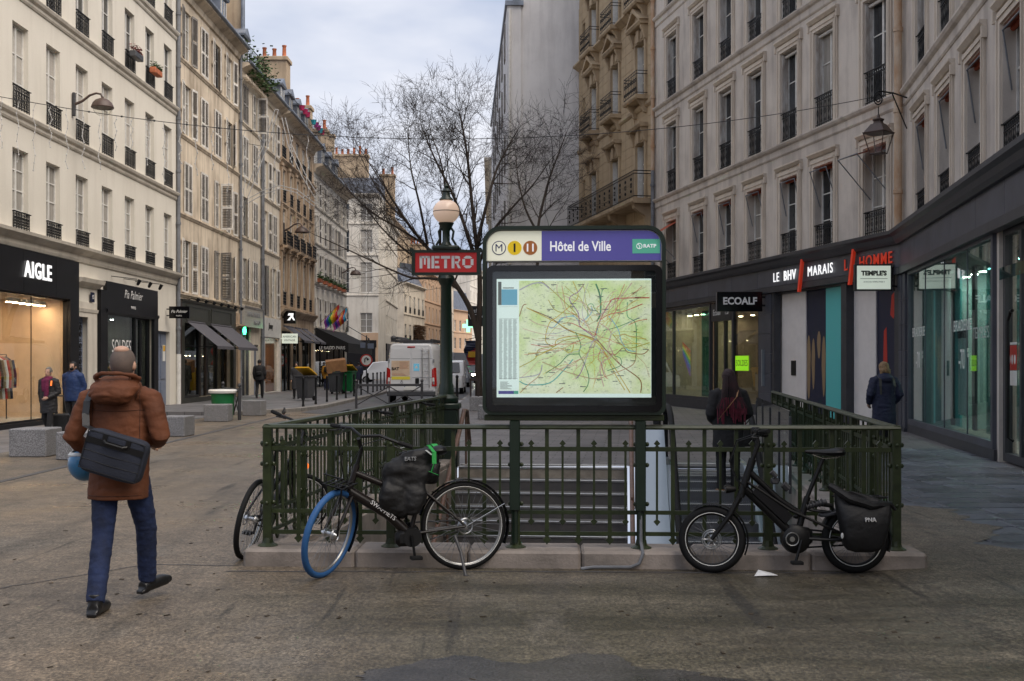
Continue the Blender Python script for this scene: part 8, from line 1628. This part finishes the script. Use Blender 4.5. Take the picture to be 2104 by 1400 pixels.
# helmet in his left hand
hm = thing('bicycle_helmet', 'bright blue bicycle helmet held in the left hand of the parka man', 'helmet', mp_.location, R(-3)); m = MB(); m.ell((-.335,.22,.955), .115,.13,.125, 24, 16); m.lathe([(.11,-.01),(.118,0),(.11,.012)], (-.335,.22,.985), 24); m.build('shell', 'helmetblue', hm, smooth=True); m = MB(); m.lathe([(.112,0),(.117,.012),(.10,.03)], (-.335,.22,1.005), 24); m.build('rim', 'straplight', hm, smooth=True); m = MB(); m.tube([(-.42,.16,1.01),(-.36,.14,1.06),(-.30,.17,1.04)], .012, 6); m.build('chin_strap', 'black', hm)
# --- girl with dark red braids on the escalator
gp_ = at(1497, 1018, 16.3)
gl2, P, s = person('person with long dark red braids in a black coat on the escalator', (gp_.x,16.3,gp_.z), R(6), 1.80, dict(elL=(-.27,-.05,1.14), elR=(.27,-.05,1.14), wrL=(-.2,.16,1.05), wrR=(.2,.16,1.05)), skin='skindark', jacket='coatblack', trousers='coatblack', shoes='leather', vox=.012, hem=.62, bulk=1.12, hair=('long','braids',.22,.11))
q = random.Random(3); H = P['head']
for half, mt in ((0,'braids'),(1,'braidred')):
    m = MB()
    for k in range(46):
        a = R(180+q.uniform(12,168)); x0 = .09*math.cos(a); y0 = -.03+.10*math.sin(a); xe = x0*2.1+q.uniform(-.05,.05); L = q.uniform(.42,.62); z0 = H.z+.04
        pts = [(x0,y0,z0),(x0*1.25,y0-.035,z0-.14),(x0*1.7,-.16-.02*q.random(),z0-.3),(xe,-.175-.03*q.random(),z0-.45),(xe,-.185-.02*q.random(),z0-L-.06)]
        m.tube(pts[:4] if half == 0 else pts[2:], .0085, 5)
    m.build('braids', mt, gl2, smooth=True)
hb = thing('handbag', 'black handbag hanging at the side of the person with braids', 'bag', gl2.location, R(6)); m = MB(); m.loft([((.25,-.05,.70),.13,.06),((.25,-.05,.85),.15,.075),((.24,-.05,.98),.12,.05)], 16); m.build('bag_body', 'nylon', hb, smooth=True); m = MB(); m.tube([(.30,-.05,.98),(.29,-.05,1.08),(.2,-.05,.98)], .01, 6); m.build('handle', 'black', hb); part(hb, 'shoulder_strap', 'leather', lambda b_: strap(b_, [(-.20,-.19,1.10),(-.08,-.225,1.26),(.05,-.23,1.42),(.10,-.14,1.52)], .018), False)
# --- blonde person in the navy coat
bl, P, s = person('blonde person in a dark navy hooded coat walking towards the store entrance', (bp(1816,20.6),20.6,0), R(4), 1.68, dict(knL=(-.1,-.02,.5), anL=(-.1,-.18,.12), toeL=(-.1,-.02,.03), anR=(.1,.1,.085), toeR=(.11,.27,.03), elL=(-.29,-.06,1.14), elR=(.29,-.06,1.14), wrL=(-.24,.12,.98), wrR=(.24,.12,.98)), jacket='coatnavy', trousers='coatblack', vox=.012, hem=.55, bulk=1.12, hood=True, hair=('long','hairblonde',.10,.10), wr=.007)
for S in (-1,1): part(bl, 'backpack_strap', 'shopolive', lambda b_: strap(b_, [(S*.13,-.19,1.15),(S*.14,-.195,1.30),(S*.13,-.15,1.44),(S*.12,-.02,1.51)], .045), False)
# --- couple by the lit window
wm_, P, s = person('grey haired woman in a black coat and purple scarf pulling a suitcase', (bp(100,25.6),25.6,0), R(187), 1.57, dict(knL=(-.1,.1,.5), anL=(-.1,.16,.085), toeL=(-.11,.32,.04), anR=(.1,-.18,.13), toeR=(.1,-.02,.03), elL=(-.26,-.02,1.12), wrL=(-.10,.18,1.0), wrR=(.27,-.1,.86)), jacket='puffer', trousers='coatblack', shoes='leather', vox=.014, hem=.60, bulk=1.12, hair=('short','hairgrey'), wr=.008); wm_.rotation_euler.z = R(168)
m = MB(); m.loft([((0,.02,1.42),.12,.11),((0,.02,1.47),.125,.12),((0,.02,1.53),.10,.10)], 16); m.tube([(-.04,.14,1.46),(-.05,.17,1.25),(-.05,.18,1.0)], [.06,.065,.06], 10); m.tube([(.05,.14,1.46),(.03,.17,1.3),(.02,.18,1.15)], [.06,.06,.05], 10); remesh(m.build('scarf', 'scarf', wm_), .014, 3, .006, 14)
part(wm_, 'orange_patch', 'orange', lambda b_: strap(b_, [(-.16,.12,1.42),(-.165,.15,1.3)], .04), False)
m = thing('suitcase', 'small black wheeled suitcase beside the grey haired woman', 'suitcase', (bp(126,26.0),26.0,0), R(10)); b_ = MB(); b_.cbox(-.18,.18,-.12,.12,.07,.52,.04); b_.build('case', 'nylon', m); b_ = MB(); b_.tube([(-.1,.08,.5),(-.14,.02,.92)], .01, 6); b_.tube([(.1,.08,.5),(.04,.02,.92)], .01, 6); b_.tube([(-.15,.02,.92),(.05,.02,.92)], .016, 6); b_.build('pull_handle', 'irongrey', m)
for x in (-.13,.13): b_ = MB(); b_.lathe([(.04,-.02),(.04,.02)], (x,.08,.04), 12, axis=(1,0,0)); b_.build('wheel', 'rubber', m)
mn, P, s = person('man in a blue jacket and black face mask beside the carved door', (bp(150,27.3),27.3,0), R(172), 1.70, dict(knL=(-.1,.1,.5), anL=(-.1,.14,.085), toeL=(-.11,.3,.04), elL=(-.25,-.08,1.14), wrL=(-.2,-.02,.9), elR=(.26,-.1,1.14), wrR=(.2,-.05,.9)), jacket='jacketblue', trousers='coatblack', vox=.014, hem=.78, bulk=1.12, hood=True, hair=('short','hairdark'))
m = MB(); H = P['head']; m.ell(H+Vector((0,.062,-.045)), .062,.055,.05, 14, 8); m.build('face_mask', 'black', mn, smooth=True)
# --- others down the street
for (px, Y, f, h, lab, jk, tr_, hr, hm_, ex) in ((533,50.5,5,1.72,'person in black walking away past the granite blocks','coatblack','coatblack',('short','hairdark'),.82,dict(knR=(.1,.1,.5), anR=(.1,.2,.085), toeR=(.1,.36,.04), anL=(-.1,-.2,.1), toeL=(-.1,-.04,.03))),
    (609,50,185,1.62,'person with long dark hair in grey coat beside the yellow lidded bin','coatgrey','coatblack',('long','hairdark',.22,.11),.45,dict(knL=(-.1,.1,.5), anL=(-.1,.15,.085), toeL=(-.11,.3,.04))),
    (671,66,4,1.66,'person in mustard yellow coat and hat seen from behind','yellowcoat','coatnavy',('short','yellowcoat'),.72,dict()),
    (737,70,20,1.62,'person in dark navy coat standing among the far bollards','coatnavy','coatblack',('short','hairdark'),.6,dict()),
    (720,84,150,1.66,'distant person in blue near the white van','jacketblue','coatblack',('short','hairdark'),.8,dict()),
    (953,92,10,1.70,'distant person in brown coat on the far pavement','leather','coatblack',('short','hairdark'),.5,dict()),
    (1366,21.5,-95,1.72,'person in black mostly hidden behind the map board, hand showing','coatblack','coatblack',('short','hairdark'),.8,dict(elL=(-.26,-.12,1.15), wrL=(-.25,-.22,.93), elR=(.26,-.12,1.15), wrR=(.25,-.22,.93)))):
    x = bp(px, Y); z = .12 if x < -7.1 else 0
    if px == 1366: x = bp(1347, Y)
    pt_, P, s = person(lab, (x,Y,z), R(f), h, ex, jacket=jk, trousers=tr_, vox=.018 if Y > 30 else .013, hem=hm_, bulk=1.08, hair=hr)
    if px == 533: bgx = thing('sling_bag', 'small black sling bag on the back of the person in black', 'bag', pt_.location, R(f)); ellbox((.0,-.19,1.12), (.13,.05,.09), .5).build('bag_body', 'nylon', bgx, smooth=True); part(bgx, 'strap', 'black', lambda b_: strap(b_, [(-.1,-.19,1.15),(-.16,-.15,1.4)], .03), False)
    if px == 671: bgx = thing('small_backpack', 'small dark backpack on the mustard yellow coat', 'bag', pt_.location, R(f)); ellbox((0,-.22,1.2), (.13,.07,.17), .5).build('bag_body', 'nylon', bgx, smooth=True)
for o in bpy.data.objects:
    if o.type == 'MESH' and not o.data.polygons: print('EMPTY MESH', o.name)
